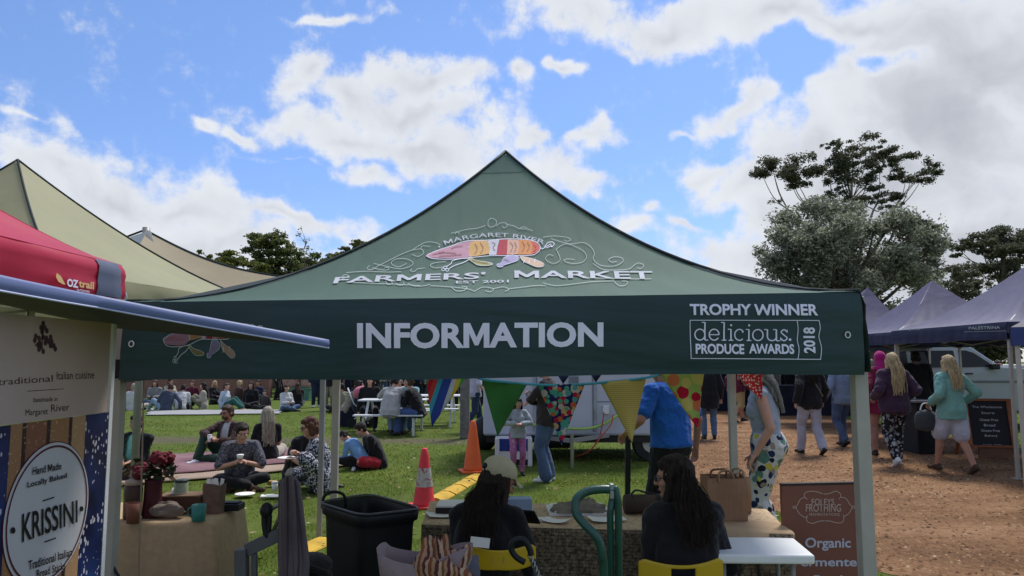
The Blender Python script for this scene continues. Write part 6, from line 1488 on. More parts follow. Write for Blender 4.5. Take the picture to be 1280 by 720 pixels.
b = MB(); g = G(700, 566); b.box((g.x, g.y + .9, .12), (.5, .3, .24)); tag(b.build('wheel_chock', M_BLACKP, bevel=.02), 'black block lying under the trailer front', 'block')
g = G(661, 577); b = MB(); b.tube([(g.x - .03, g.y, .11), (g.x + .03, g.y, .11)], .11, 16); b.bar((g.x, g.y, .11), (g.x, g.y, .6), .04); tag(b.build('jockey_wheel', M_BLACKP), 'small black jockey wheel standing under the front of the trailer', 'wheel')
# cool box
g = G(642, 583); r = empty('cool_box', g, 0, 'white cool box with a blue lid panel behind the girl in pink leggings', 'cool box'); s = g.y / FPX
b = MB(); b.box((0, .2, 17 * s), (46 * s, .4, 34 * s)); b.build('body', M_WHITEP, r, bevel=.02); b = MB(); b.box((0, -.004, 26 * s), (38 * s, .02, 15 * s)); b.build('blue_panel', mat('cooler_blue', (.015, .035, .2), .5), r, bevel=.01)
for sx_ in (-1, 1): b = MB(); b.box((sx_ * 20 * s, -.012, 17 * s), (5 * s, .03, 34 * s)); b.build('handle', M_WHITEP, r, bevel=.008)
b = MB(); b.box((0, -.004, 5 * s), (36 * s, .02, 7 * s)); b.build('skirting', M_BLACKP, r)
g = G(613, 562); b = MB(); b.ell((g.x - .1, g.y, .3), (.25, .2, .32)); tag(b.build('black_sack', M_BLACKP, smooth=True), 'black sack slumped beside the cool box', 'sack')

# ================================================================ right side
g = G(1243, 573); r = empty('chalkboard_sign', g, -.12, 'orange framed chalkboard sign on wooden feet beside the right stall', 'sign')
s = g.y / FPX; hh = 72 * s; w_ = 52 * s; R_ = Matrix.Rotation(-.16, 3, 'X')
M_OR = mat('orange_frame', (.27, .09, .035), .6, .2, 10); b = MB()
def fr_(x, z, d=0): return Vector((x, (z) * .17 + d, z))
b.bar(fr_(-w_ / 2, 0.1), fr_(-w_ / 2 + .0, hh), .09, .03, (0, 1, 0)); b.bar(fr_(w_ / 2, .1), fr_(w_ / 2, hh), .09, .03, (0, 1, 0)); b.bar(fr_(-w_ / 2 - .045, hh - .02, -.001), fr_(w_ / 2 + .045, hh - .02, -.001), .03, .09, (0, 1, 0)); b.bar(fr_(-w_ / 2, .2, -.001), fr_(w_ / 2, .2, -.001), .03, .09, (0, 1, 0)); b.build('frame', M_OR, r)
b = MB(); b.add([fr_(-w_ / 2, .2, .002), fr_(w_ / 2, .2, .002), fr_(w_ / 2, hh, .002), fr_(-w_ / 2, hh, .002), fr_(-w_ / 2, .2, .02), fr_(w_ / 2, .2, .02), fr_(w_ / 2, hh, .02), fr_(-w_ / 2, hh, .02)], [(0, 1, 2, 3), (5, 4, 7, 6), (4, 0, 3, 7), (1, 5, 6, 2), (3, 2, 6, 7), (4, 5, 1, 0)]); bd_ = b.build('chalkboard', mat('slate', (.012, .012, .018), .7), r)
b = MB(); b.bar((-w_ / 2, hh * .55, 0), fr_(-w_ / 2, hh - .05, .02), .05, .03); b.bar((w_ / 2, hh * .55, 0), fr_(w_ / 2, hh - .05, .02), .05, .03); b.build('rear_frame', M_OR, r)
b = MB(); b.box((.05, .05, .1), (w_ * .75, .04, .2)); b.build('foot', mat('dusty_wood', (.16, .08, .05), .9), r)
m = Marks(); ys = [(.84, 'The Wholesome', .8, .05), (.74, 'Store', .35, .05), (.62, 'Gluten Free', .5, .055), (.53, 'Bread', .3, .055), (.44, 'Gluten Free', .5, .055), (.35, 'Bakery', .34, .055), (.22, 'fresh daily', .5, .02)]
for z, tx, ww, h_ in ys: m.text(tx, -ww * w_ * .42, -(z * hh + h_ * hh / 1.3), ww * w_ * .42, -(z * hh), bold=.006 if h_ > .05 else 0)
o = m.build('chalk_writing', mat('chalk', (.5, .5, .55), .9, bump=0), lambda x, y: fr_(x, -y, -.003), None); o.parent = bd_
# ---- white SUV
Yc = 18.0
r = empty('parked_car', (at(1205, 450, Yc).x, Yc + .9, 0), 0, 'silver white four wheel drive parked behind the navy tents', 'car')
M_CAR = mat('car_paint', (.27, .30, .31), .25, .03, 1, bump=0, spec=.6); M_GLASS = mat('car_glass', (.01, .013, .016), .25, 0, 1, bump=0, spec=.25)
def cx_(px): return at(px, 450, Yc).x
def cz_(py): return at(1200, py, Yc).z
xl, xr_ = cx_(1112), cx_(1345)
side = [(xl, .45), (xl - .05, .9), (xl, cz_(462)), (cx_(1118), cz_(438)), (cx_(1126), cz_(432)), (cx_(1205), cz_(430)), (cx_(1220), cz_(433)), (cx_(1252), cz_(458)), (cx_(1320), cz_(462)), (xr_, cz_(472)), (xr_ + .05, .6), (xr_, .4)]
b = MB(); n = len(side)
def cw(x, z, y): k = max(0, (z - cz_(462)) * .3); return Vector((x, y + (k if y < Yc + .9 else -k), z))
b.prism(side, lambda x, z: cw(x, z, Yc), lambda x, z: cw(x, z, Yc + 1.85)); b.build('body', M_CAR, r, w=True, bevel=.05, seg=3)
def win(pts, name='window'):
    b = MB(); b.prism([(cx_(x), cz_(y)) for x, y in pts], lambda x, z: cw(x, z, Yc) + Vector((0, -.012, 0)), lambda x, z: cw(x, z, Yc) + Vector((0, .01, 0))); return b.build(name, M_GLASS, r, w=True)
win([(1122, 459), (1125, 440), (1136, 439), (1136, 459)]); win([(1142, 459), (1142, 438.5), (1196, 438), (1196, 459)]); win([(1202, 459), (1202, 438), (1212, 438), (1221, 441), (1243, 458)])
b = MB(); b.bar(Vector((cx_(1130), Yc + .2, cz_(430) + .03)), Vector((cx_(1210), Yc + .2, cz_(429) + .03)), .04); b.build('roof_rail', M_ALUD, r, w=True)
b = MB(); b.box((cx_(1240), Yc - .08, cz_(458)), (.2, .16, .14)); b.build('wing_mirror', M_BLACKP, r, w=True, bevel=.03)
for px in (1147, 1210): b = MB(); b.box((cx_(px), Yc - .02, cz_(467)), (.18, .03, .035)); b.build('door_handle', M_BLACKP, r, w=True, bevel=.01)
b = MB(); b.box(((xl + xr_) / 2, Yc - .006, cz_(477)), (xr_ - xl - .1, .02, .05)); b.build('side_moulding', M_GREYP, r, w=True, bevel=.008)
b = MB(); b.box((xr_ - .1, Yc - .01, cz_(470)), (.3, .04, .16)); b.build('headlight', mat('lamp_clear', (.6, .6, .58), .15, bump=0, spec=.8), r, w=True, bevel=.02)
for px in (1139, 1199): b = MB(); b.box((cx_(px), Yc - .004, cz_(480)), (.012, .012, .75)); b.build('door_gap', M_BLACKP, r, w=True)
for px in (1138, 1310): b = MB(); b.tube([(cx_(px), Yc - .02, .38), (cx_(px), Yc + .2, .38)], .38, 22); w__ = b.build('wheel', M_BLACKP, r, w=True, bevel=.03); b = MB(); b.tube([(cx_(px), Yc - .035, .38), (cx_(px), Yc, .38)], .22, 16); b.build('rim', M_ALU, w__, w=True)
# second car farther off
r = empty('parked_car', (at(1262, 450, 24).x, 24, 0), 0, 'distant pale car glimpsed between the tent poles at the right', 'car')
b = MB(); X = at(1262, 450, 24).x; sd2 = [(-2.1, .4), (-2.2, .9), (-1.3, 1.0), (-.8, 1.5), (.9, 1.52), (1.5, 1.05), (2.2, .95), (2.2, .4)]
b.prism([(X + a, z) for a, z in sd2], lambda x, z: Vector((x, 24, z)), lambda x, z: Vector((x, 25.7, z))); b.build('body', mat('pale_paint', (.5, .5, .48), .3, bump=0, spec=.6), r, w=True, bevel=.06)
b = MB(); b.prism([(X + a, z) for a, z in [(-1.15, 1.02), (-.75, 1.42), (.82, 1.44), (1.3, 1.06)]], lambda x, z: Vector((x, 23.98, z)), lambda x, z: Vector((x, 24.02, z))); b.build('window', M_GLASS, r, w=True)
for a in (-1.4, 1.4): b = MB(); b.tube([(X + a, 23.95, .33), (X + a, 24.15, .33)], .33, 18); b.build('wheel', M_BLACKP, r, w=True)
# stall contents under the navy tents
r = empty('stall_table', (at(1170, 450, 13.6).x, 13.6, 0), 0, 'dark draped stall table under the middle navy tent', 'stall table')
a = at(1130, 450, 13.6).x; c = at(1160, 450, 13.6).x
b = MB(); b.box(((a + c) / 2, 13.6, .45), (c - a, .7, .9)); b.build('drape', M_BLACKC, r, w=True, bevel=.03); b = MB(); b.box(((a + c) / 2, 13.6, .92), (c - a + .1, .8, .03)); b.build('tabletop', M_GREYP, r, w=True)
g = G(1149, 556); b = MB(); b.bar((g.x, g.y, 0), (g.x - .08, g.y, 1.2), .05); b.bar((g.x - .3, g.y, .03), (g.x + .2, g.y - .1, .03), .05, .05); tag(b.build('easel_stand', M_WHITEP), 'white slanted stand leaning by the dark stall table', 'stand')
# clothing rack with hanging garments behind the walkers
g = G(975, 512); r = empty('clothes_rack', g, 0, 'white framed clothes rack with grey and pink garments', 'clothes rack'); b = MB(); b.bar((-.7, 0, 0), (-.7, 0, 1.5), .035); b.bar((.7, 0, 0), (.7, 0, 1.5), .035); b.bar((-.75, 0, 1.5), (.75, 0, 1.5), .035); b.build('frame', M_WHITEP, r)
random.seed(8)
for k, col in enumerate([(.2, .22, .26), (.35, .25, .27), (.1, .12, .15), (.3, .3, .33), (.16, .1, .12)]):
    x = -.5 + .25 * k; b = MB(); b.grid(lambda u, v: Vector((x + .16 * (u - .5) * (1 + .5 * v), .12 * math.sin(u * 6) * v, 1.46 - .7 * v)), 10, 6); b.build('garment', cloth('rack_cloth' + 'abcde'[k], col), r, smooth=True, solid=.01)
g = G(994, 512); b = MB(); b.tube([(g.x, g.y, .55), (g.x, g.y, 1.6)], .012, 5)
for k in range(6): b.ell((g.x + .1 * math.sin(k * 2), g.y, .35 + .09 * k), (.17 - .02 * k, .1, .05), nu=10, nv=6)
tag(b.build('hanging_ornament', stripes('green_white', [(.4, .42, .4, 1), (.04, .15, .1, 1)], 9, 2), smooth=True), 'striped green and white ornament hanging beside the clothes rack', 'ornament')
# far stalls in the shade along the lawn
def farstall(px, Y, w, col, label, h=2.1):
    X = at(px, 450, Y).x; r = empty('far_stall', (X, Y, 0), 0, label, 'stall', 'stalls along the far lawn')
    b = MB(); b.add([(X - w / 2, Y, h), (X + w / 2, Y, h), (X + w / 2, Y + 3, h), (X - w / 2, Y + 3, h), (X, Y + 1.5, h + .9)], [(0, 1, 4), (1, 2, 4), (2, 3, 4), (3, 0, 4)]); b.build('roof', canvas('far_' + label[:8].replace(' ', '_'), col, .1), r, w=True)
    b = MB(); b.box((X, Y - .01, h - .13), (w, .02, .3)); b.build('valance', canvas('farv_' + label[:8].replace(' ', '_'), scl(col, .6)[:3], .1), r, w=True); b = MB(); b.box((X, Y + 3, h * .5), (w, .03, h - .1)); b.build('wall', canvas('farw_' + label[:8].replace(' ', '_'), scl(col, .6)[:3], .1), r, w=True)
    for x in (X - w / 2 + .05, X + w / 2 - .05): b = MB(); b.box((x, Y + .02, h / 2), (.06, .06, h)); b.build('leg', M_ALU, r, w=True)
    b = MB(); b.box((X, Y + .7, .45), (w * .8, .7, .9)); b.build('counter', M_NAVYCL, r, w=True)
farstall(420, 34, 4.5, (.05, .06, .08), 'charcoal stall across the lawn behind the man in grey')
farstall(545, 36, 4.5, (.06, .1, .11), 'teal grey stall across the lawn beside the timber post')
farstall(900, 24, 4.0, (.05, .05, .1), 'deep navy stall at the far end of the dirt path')
farstall(1015, 22, 3.6, (.04, .04, .06), 'black stall behind the walkers at the far end of the path')
# ================================================================ people
def RX(a): return Matrix.Rotation(math.radians(a), 3, 'X')
def RY(a): return Matrix.Rotation(math.radians(a), 3, 'Y')
def RZ(a): return Matrix.Rotation(math.radians(a), 3, 'Z')
def ik(A, T, l1, l2, hint):
    A = Vector(A); T = Vector(T); d = T - A; L = d.length; mx = (l1 + l2) * .995
    if L > mx: d = d * (mx / L); T = A + d; L = mx
    if L < abs(l1 - l2) + .02: L = abs(l1 - l2) + .02; d = d.normalized() * L; T = A + d
    u = d.normalized(); h = Vector(hint); h = h - u * h.dot(u)
    if h.length < 1e-4: h = Vector((0, 1, 0)) - u * u.y
    h.normalize(); c = (l1 * l1 + L * L - l2 * l2) / (2 * L); s = math.sqrt(max(0, l1 * l1 - c * c))
    return A + u * c + h * s, T
def bake(mb, vox, it=3, disp=None, k=1.0, fac=.5):
    me = bpy.data.meshes.new('tmp'); me.from_pydata([(v[0] * k, v[1] * k, v[2] * k) for v in mb.v], [], mb.f); me.update()
    o = bpy.data.objects.new('tmp', me); COL.objects.link(o)
    r = o.modifiers.new('r', 'REMESH'); r.mode = 'VOXEL'; r.voxel_size = vox; r.use_smooth_shade = True
    if it: s = o.modifiers.new('s', 'SMOOTH'); s.factor = fac; s.iterations = it
    dg = bpy.context.evaluated_depsgraph_get(); out = bpy.data.meshes.new_from_object(o.evaluated_get(dg), depsgraph=dg)
    COL.objects.unlink(o); bpy.data.objects.remove(o); bpy.data.meshes.remove(me)
    n = len(out.vertices)
    if disp and n:
        co = np.empty(n * 3); out.vertices.foreach_get('co', co); co = co.reshape(-1, 3); no = np.empty(n * 3); out.vertices.foreach_get('normal', no); no = no.reshape(-1, 3)
        co = co + no * disp(co)[:, None]; out.vertices.foreach_set('co', co.astype(np.float32).ravel()); out.update()
    out.polygons.foreach_set('use_smooth', [True] * len(out.polygons)); out.materials.clear(); return out
def folds(amp=.007, sc=(13, 13, 6), seed=0):
    return lambda P: amp * (fbm(P * np.array(sc) + seed, 2)) + amp * .45 * vnoise(P * 34 + seed)
def strands(amp=.004): return lambda P: amp * 1.2 * vnoise(P * np.array([110, 110, 8]) + 3 * vnoise(P * 9)[:, None]) + amp * 1.7 * vnoise(P * np.array([34, 34, 5]) + 2 * vnoise(P * 7)[:, None])
SKIN = {'fair': mat('skin_fair', (.50, .27, .19), .5, .08, 8, bump=.1, bs=200), 'tan': mat('skin_tan', (.40, .20, .13), .5, .08, 8, bump=.1, bs=200), 'brown': mat('skin_brown', (.2, .1, .065), .5, .08, 8, bump=.1, bs=200)}
def hairm(name, c, c2):
    t = newmat(name); v = t.coord((60, 60, 6)); t.base(t.ramp(t.noise(v, 1.5, 4, .6), [(.35, c), (.65, c2)])); t.set(Roughness=.62); t.b.inputs['Specular IOR Level'].default_value = .25; t.bump(t.noise(v, 2.5, 4, .7), .9, .006); return t.m
HAIR = {'black': hairm('hair_black', (.008, .006, .006), (.025, .02, .018)), 'dark': hairm('hair_dark', (.009, .006, .005), (.034, .02, .014)), 'auburn': hairm('hair_auburn', (.05, .018, .01), (.13, .05, .03)),
        'blonde': hairm('hair_blonde', (.28, .19, .09), (.62, .48, .28)), 'grey': hairm('hair_grey', (.15, .14, .13), (.35, .33, .3)), 'brown': hairm('hair_brown', (.035, .02, .012), (.09, .05, .03)), 'ash': hairm('hair_ash', (.2, .16, .11), (.5, .45, .36))}
M_EYEW = mat('eye_white', (.6, .57, .54), .3, 0, 1, bump=0); M_IRIS = mat('iris', (.02, .012, .01), .2, 0, 1, bump=0); M_LIP = mat('lip', (.32, .1, .08), .5, .05, bump=0)
M_LENS = mat('dark_lens', (.008, .008, .01), .1, 0, bump=0, spec=.8)
STAND = dict()
def person(label, loc, face, H=1.7, skin='fair', hair=('short', 'dark'), pel=(0, 0, .925), lean=0, hunch=0, side=0, twist=0, head=(0, 0, 0), hL=None, hR=None, eL=(-.4, -1, -.2), eR=(.4, -1, -.2),
           fL=(-.1, .0, .075), fR=(.1, 0, .075), kL=(-.1, 1, .0), kR=(.1, 1, .0), tL=(-.12, 1, 0), tR=(.12, 1, 0), fem=False, fat=1.0,
           top=None, jacket=None, trousers=None, shorts=None, skirt=None, shoes='black', detail=1, hand_dir=None, curl=35, group=None, extras=()):
    k = H / 1.7; vox = {0: .015, 1: .011, 2: .0075}[detail] 
    seed = (abs(hash(label)) % 97) if False else (sum(ord(c) for c in label) % 97)
    P = Vector(pel); Rp = RX(-lean) @ RY(side * .5); Rm = RZ(twist * .5) @ RX(-(lean + hunch * .5)) @ RY(side); Rc = RZ(twist) @ RX(-(lean + hunch)) @ RY(side)
    waist = P + Rp @ Vector((0, 0, .12)); chest = waist + Rm @ Vector((0, 0, .16)); neck = chest + Rc @ Vector((0, 0, .205))
    Rh = RZ(twist + head[0]) @ RX(-head[1]) @ RY(head[2]); hc = neck + Rc @ Vector((0, .012, .05)) + Rh @ Vector((0, .022, .105))
    sw = .155 if fem else .175
    A = {}
    for s, nm, h, e in ((-1, 'L', hL, eL), (1, 'R', hR, eR)):
        S = neck + Rc @ Vector((s * sw, 0, -.06))
        T = Vector(h) if h is not None else S + Vector((s * .07, .03, -.5))
        E, Wr = ik(S, T, .285, .25, Vector(e)); A[nm] = (S, E, Wr)
    Lg = {}
    for s, nm, f, kn, td in ((-1, 'L', fL, kL, tL), (1, 'R', fR, kR, tR)):
        hp = P + Rp @ Vector((s * .09, 0, -.035)); K, An = ik(hp, Vector(f), .425, .415, Vector(kn)); d = Vector(td).normalized(); Lg[nm] = (hp, K, An, d)
    def torso(b, e, z0=-.09, z1=0, f=1.0, hip=0, eh=0, wl=0):
        X = Vector((1, 0, 0)); Y = Vector((0, 1, 0))
        wH = (.172 if fem else .16) * fat; wW = (.125 if fem else .14) * fat; wC = (.15 if fem else .165) * (fat * .5 + .5)
        S = []
        e0 = e; e = max(e, eh)
        if z0 < -.1: S.append((P + Rp @ Vector((0, 0, z0)), Rp @ X, Rp @ Y, wH + e + hip, .125 * fat + e + hip * .7))
        if z0 < -.1 or not wl: S += [(P + Rp @ Vector((0, 0, -.09)), Rp @ X, Rp @ Y, (wH if z0 < -.1 else .12 * fat) + e + hip * .6, (.12 if z0 < -.1 else .09) * fat + e)]
        else: S += [(P + Rp @ Vector((0, 0, z0)), Rp @ X, Rp @ Y, wH + e, .12 * fat + e)]
        if z0 < -.025 or not wl: S += [(P + Rp @ Vector((0, -.008, -.02)), Rp @ X, Rp @ Y, wH + e, .12 * fat + e)]
        S += [(P + Rp @ Vector((0, 0, .05)), Rp @ X, Rp @ Y, wH * .95 + e, .112 * fat + e)]
        eb = e; e = e0
        S += [(waist, Rm @ X, Rm @ Y, wW + e + wl, .1 * fat + e + wl * .7), (waist.lerp(chest, .5) , Rm @ X, Rm @ Y, (wW + wC) / 2 + e + wl * .6, .105 * fat + e + wl * .3), (chest, Rc @ X, Rc @ Y, wC + e, .115 * (fat * .6 + .4) + e),
              (neck + Rc @ Vector((0, 0, -.1)), Rc @ X, Rc @ Y, wC * .98 + e, .095 + e), (neck + Rc @ Vector((0, 0, -.05)), Rc @ X, Rc @ Y, wC * .78 + e, .075 + e), (neck + Rc @ Vector((0, 0, -.015)), Rc @ X, Rc @ Y, .075 + e, .062 + e), (neck + Rc @ Vector((0, .004, .012)), Rc @ X, Rc @ Y, .055 + e * .6, .055 + e * .6)]
        b.loft(S, 24)
        for s in (-1, 1):
            b.cap(neck + Rc @ Vector((s * .07, -.005, -.045)), .045 + e, A['L' if s < 0 else 'R'][0], .05 * (fat * .5 + .5) + e)
            if z0 < -.1 or not wl: b.ell(P + Rp @ Vector((s * .07, -.035, -.05)), (.085 * fat + eb, .078 * fat + eb, .09 + eb))
            if fem: b.ell(chest + Rc @ Vector((s * .065, .085, .01)), (.06 + e, .05 + e, .06 + e))
    def arms(b, e, fr=1.0, flare=0):
        for nm in 'LR':
            S, E, Wr = A[nm]; q = fat * .5 + .5
            if fr <= .5: T = S.lerp(E, fr * 2); b.cap(S, .05 * q + e, T, .045 * q + e + flare)
            else: T = E.lerp(Wr, (fr - .5) * 2); b.cap(S, .05 * q + e, E, .038 * q + e); b.cap(E, .037 * q + e, T, .027 + e + flare)
    def legs(b, e, fr=1.0, flare=0):
        for nm in 'LR':
            hp, K, An, d = Lg[nm]; q = fat * .5 + .5
            if fr <= .5: T = hp.lerp(K, fr * 2); b.cap(hp, .088 * q + e, T, .07 * q + e + flare)
            else:
                b.cap(hp, .088 * q + e, K, .056 * q + e)
                ax = (An - K).normalized(); back = Vector((0, -1, 0)) if abs(ax.y) < .9 else Vector((0, 0, -1)); back = (back - ax * back.dot(ax)).normalized()
                m_ = K.lerp(An, .33) + back * .012; T = K.lerp(An, (fr - .5) * 2)
                if fr > .75: b.cap(K, .053 * q + e, m_, .055 * q + e); b.cap(m_, .054 * q + e, T, .036 + e + flare)
                else: b.cap(K, .053 * q + e, T, .05 * q + e + flare)
    # ------- the body: one surface
    b = MB(); torso(b, -.006); arms(b, 0); legs(b, 0)
    b.cap(neck + Rc @ Vector((0, -.005, -.03)), .056, hc + Rh @ Vector((0, -.02, -.05)), .052)
    hp_ = lambda x, y, z: hc + Rh @ Vector((x, y, z))
    b.ell(hp_(0, -.014, .022), (.075, .094, .094), Rh); b.ell(hp_(0, .025, -.04), (.058, .063, .072), Rh); b.ell(hp_(0, .066, -.088), (.027, .022, .02), Rh)
    b.cap(hp_(0, .088, .012), .009, hp_(0, .104, -.024), .0135); b.cap(hp_(-.034, .072, .026), .013, hp_(.034, .072, .026), .013)
    for s in (-1, 1):
        b.ell(hp_(s * .038, .055, -.022), (.027, .027, .025), Rh); b.ell(hp_(s * .077, -.008, -.004), (.01, .019, .031), Rh); b.ell(hp_(s * .012, .094, -.024), (.009, .009, .007), Rh)
    b.cap(hp_(-.017, .082, -.057), .0085, hp_(.017, .082, -.057), .0085)
    # hands with palm, four fingers and thumb
    for s, nm in ((-1, 'L'), (1, 'R')):
        S, E, Wr = A[nm]; d = (Wr - E).normalized()
        if hand_dir and nm in hand_dir: d = Vector(hand_dir[nm]).normalized()
        up = Vector((0, 0, 1)); xx = d.cross(up)
        if xx.length < .35: xx = Vector((0, 1, 0)) * -s   # hanging hand: thumb forward
        else: xx = xx.normalized() * s
        xx = (xx - d * xx.dot(d)).normalized(); nn = d.cross(xx) * (-s if False else 1)
        # palm side faces down / inwards
        pn = nn if nn.z < 0 else -nn
        if abs(nn.z) < .35: pn = nn if nn.dot(Vector((-s, 0, 0))) > 0 else -nn
        side_t = -xx if Vector((-s, .6, 0)).dot(-xx) > Vector((-s, .6, 0)).dot(xx) else xx
        b.loft([(Wr, side_t, pn, .026, .02), (Wr + d * .03, side_t, pn, .034, .016), (Wr + d * .088, side_t, pn, .042, .014), (Wr + d * .096, side_t, pn, .036, .011)], 12)
        if detail >= 1:
            cu = curl
            for i, (o_, L) in enumerate(((.031, .072), (.0105, .082), (-.0105, .077), (-.031, .06))):
                q = Wr + d * .088 + side_t * o_; dd = d.copy(); r_ = .0092
                for j, (fr_l, ang) in enumerate(((.45, cu * .7), (.3, cu), (.25, cu * .8))):
                    ax = side_t; M_ = Matrix.Rotation(math.radians(ang + i * 3), 3, d.cross(pn)); dd = M_ @ dd; n_ = q + dd * L * fr_l; b.cap(q, r_, n_, r_ * .9, 7); q = n_; r_ *= .9
            q = Wr + d * .03 + side_t * .026; t1 = q + (d * .55 + side_t * .62 + pn * .3).normalized() * .04; t2 = t1 + (d * .85 + side_t * .1 + pn * .4).normalized() * .03
            b.cap(q, .014, t1, .0115, 8); b.cap(t1, .011, t2, .009, 8)
    for nm in 'LR':
        hp, K, An, d = Lg[nm]; dn = Vector((0, 0, -1)); dn = (dn - d * dn.dot(d)).normalized() if abs(d.z) < .98 else (K - An).normalized() * -1
        b.cap(An - d * .045 + dn * .045, .03, An + d * .15 + dn * .056, .02); b.cap(An - d * .02 + dn * .02, .036, An + d * .06 + dn * .04, .032)
    me = bake(b, vox * .85, 2, None, k, .4); me.name = 'person'; me.materials.append(SKIN[skin])
    root = bpy.data.objects.new('person', me); COL.objects.link(root); root.location = loc; root.rotation_euler = (0, 0, -math.radians(face)); tag(root, label, 'person', group)
    def kid(name, mb, m_, it=3, disp=None, v=None, mesh=None):
        me_ = mesh or bake(mb, v or vox, it, disp, k); me_.materials.clear(); me_.materials.append(m_); o = bpy.data.objects.new(name, me_); COL.objects.link(o); o.parent = root; me_.name = name; return o
    def raw(name, mb, m_, smooth=True):
        mb.v = [(v[0] * k, v[1] * k, v[2] * k) for v in mb.v]; return mb.build(name, m_, root, smooth=smooth)
    # ------- clothes
    if top:
        m_, sl, e = top[0], top[1], (top[2] if len(top) > 2 else .014)
        te = (trousers[2] if trousers else 0); tuck = len(top) > 3 and top[3] == 'tuck'
        if jacket: e = min(e, .006); sl = 0
        b = MB(); torso(b, e, -.09 if tuck else ((top[3] if len(top) > 3 else -.13) if not jacket else -.1), eh=0 if jacket or tuck else te + .014, wl=.002 if tuck or jacket else (.016 if fem else .026))
        if sl: arms(b, e * .8 + .003, sl, .006)
        kid('shirt', b, m_, 3, folds(.010, (10, 10, 7), seed))
    if jacket:
        m_, sl, e, z0 = jacket[:4]; e = max(e, .026); b = MB(); torso(b, e, z0, hip=.015 if z0 < -.2 else .0, eh=(trousers[2] if trousers else 0) + .016, wl=.022); arms(b, e * .75, sl, .006)
        b.cap(neck + Rc @ Vector((-.05, -.03, .0)), .035, neck + Rc @ Vector((.05, -.03, .0)), .035); jk = kid('jacket', b, m_, 3, folds(.013, (9, 9, 7), seed + 3))
        if len(jacket) > 4:
            bm = bmesh.new(); bm.from_mesh(jk.data); Ri = Rm.inverted(); dl = []
            for v in bm.verts:
                q = Ri @ (v.co / k - waist)
                if abs(q.x) < jacket[4] * (1 - max(0, q.z - .15) * .6) and q.y > .03 and -.2 < q.z < .36: dl.append(v)
            bmesh.ops.delete(bm, geom=dl, context='VERTS'); bm.to_mesh(jk.data); bm.free()
    if trousers:
        m_, fr_, e = trousers[:3]; fl_ = trousers[3] if len(trousers) > 3 else .008
        b = MB(); X, Y = Vector((1, 0, 0)), Vector((0, 1, 0)); wH = (.172 if fem else .16) * fat
        b.loft([(P + Rp @ Vector((0, 0, -.1)), Rp @ X, Rp @ Y, .13 * fat + e, .1 * fat + e), (P + Rp @ Vector((0, -.008, -.02)), Rp @ X, Rp @ Y, wH + e, .12 * fat + e), (P + Rp @ Vector((0, 0, .06)), Rp @ X, Rp @ Y, wH * .95 + e * .7, .112 * fat + e * .7), (P + Rp @ Vector((0, 0, .1)), Rp @ X, Rp @ Y, wH * .88 + e * .4, .105 * fat + e * .4)], 20)
        for s in (-1, 1): b.ell(P + Rp @ Vector((s * .07, -.03, -.05)), (.085 * fat + e, .074 * fat + e, .09 + e))
        legs(b, e, fr_, fl_); kid('trousers' if fr_ > .6 else 'shorts', b, m_, 3, folds(.007, (11, 11, 8), seed + 5))
    if skirt:
        m_, zh, wd_ = skirt; b = MB(); X, Y = Vector((1, 0, 0)), Vector((0, 1, 0)); c1 = (Lg['L'][1] + Lg['R'][1]) / 2; c1 = Vector((c1.x, c1.y, zh))
        b.loft([(waist, Rp @ X, Rp @ Y, .14, .11), (P, Rp @ X, Rp @ Y, .19, .145), (P.lerp(c1, .5), X, Y, .19 + wd_ * .4, .155 + wd_ * .4), (c1, X, Y, .19 + wd_, .16 + wd_)], 28); kid('skirt', b, m_, 2, lambda Q: .014 * np.sin(np.arctan2(Q[:, 1], Q[:, 0]) * 11) * np.clip((P.z * k - Q[:, 2]) * 3, 0, 1))
    if shoes:
        sm = shoes if not isinstance(shoes, str) else {'black': M_BLACKP, 'white': M_WHITEP, 'brown': mat('brown_leather', (.06, .03, .02), .6)}[shoes]
        for nm in 'LR':
            hp, K, An, d = Lg[nm]; dn = Vector((0, 0, -1)); dn = (dn - d * dn.dot(d)).normalized() if abs(d.z) < .98 else (K - An).normalized() * -1
            b = MB(); b.cap(An - d * .047 + dn * .042, .036, An + d * .16 + dn * .05, .029); b.cap(An - d * .02 + dn * .01, .042, An + d * .07 + dn * .038, .038); kid('shoe', b, sm, 2, v=min(vox, .01))
    # ------- hair
    st, hcx = hair[0], hair[1]; hm = HAIR.get(hcx) if isinstance(hcx, str) else hcx
    if st and st not in ('bald', 'hood'):
        capd = any(isinstance(x, tuple) and x[0] == 'cap' for x in extras)
        b = MB(); b.ell(hp_(0, -.026, .02 if capd else .03), (.083, .095, .085) if capd else (.085, .098, .098), Rh)
        if not capd: b.ell(hp_(0, .022, .075), (.066, .06, .042), Rh)
        b.cap(hp_(-.05, -.05, -.03), .045, hp_(.05, -.05, -.03), .045)
        if st in ('long', 'verylong'):
            L = .24 if st == 'long' else .36; dz = Rc @ Vector((0, -.035, -1)) if lean + hunch < 50 else Vector((0, 0, -1))
            c0 = hp_(0, -.055, -.02); jo = (.03 if jacket else .008); N1 = neck + Rc @ Vector((0, -.088 - jo, .0)); N2 = neck + Rc @ Vector((0, -.125 - jo * 1.3, -L + .05)); X = Rc @ Vector((1, 0, 0)); Y = Rc @ Vector((0, 1, 0))
            b.loft([(hp_(0, -.03, .03), Rh @ Vector((1, 0, 0)), Rh @ Vector((0, 1, 0)), .08, .08), (c0, Rh @ Vector((1, 0, 0)), Rh @ Vector((0, 1, 0)), .086, .062), (N1, X, Y, .082, .042), (N1.lerp(N2, .6), X, Y, .08, .03), (N2, X, Y, .045, .015)], 18)
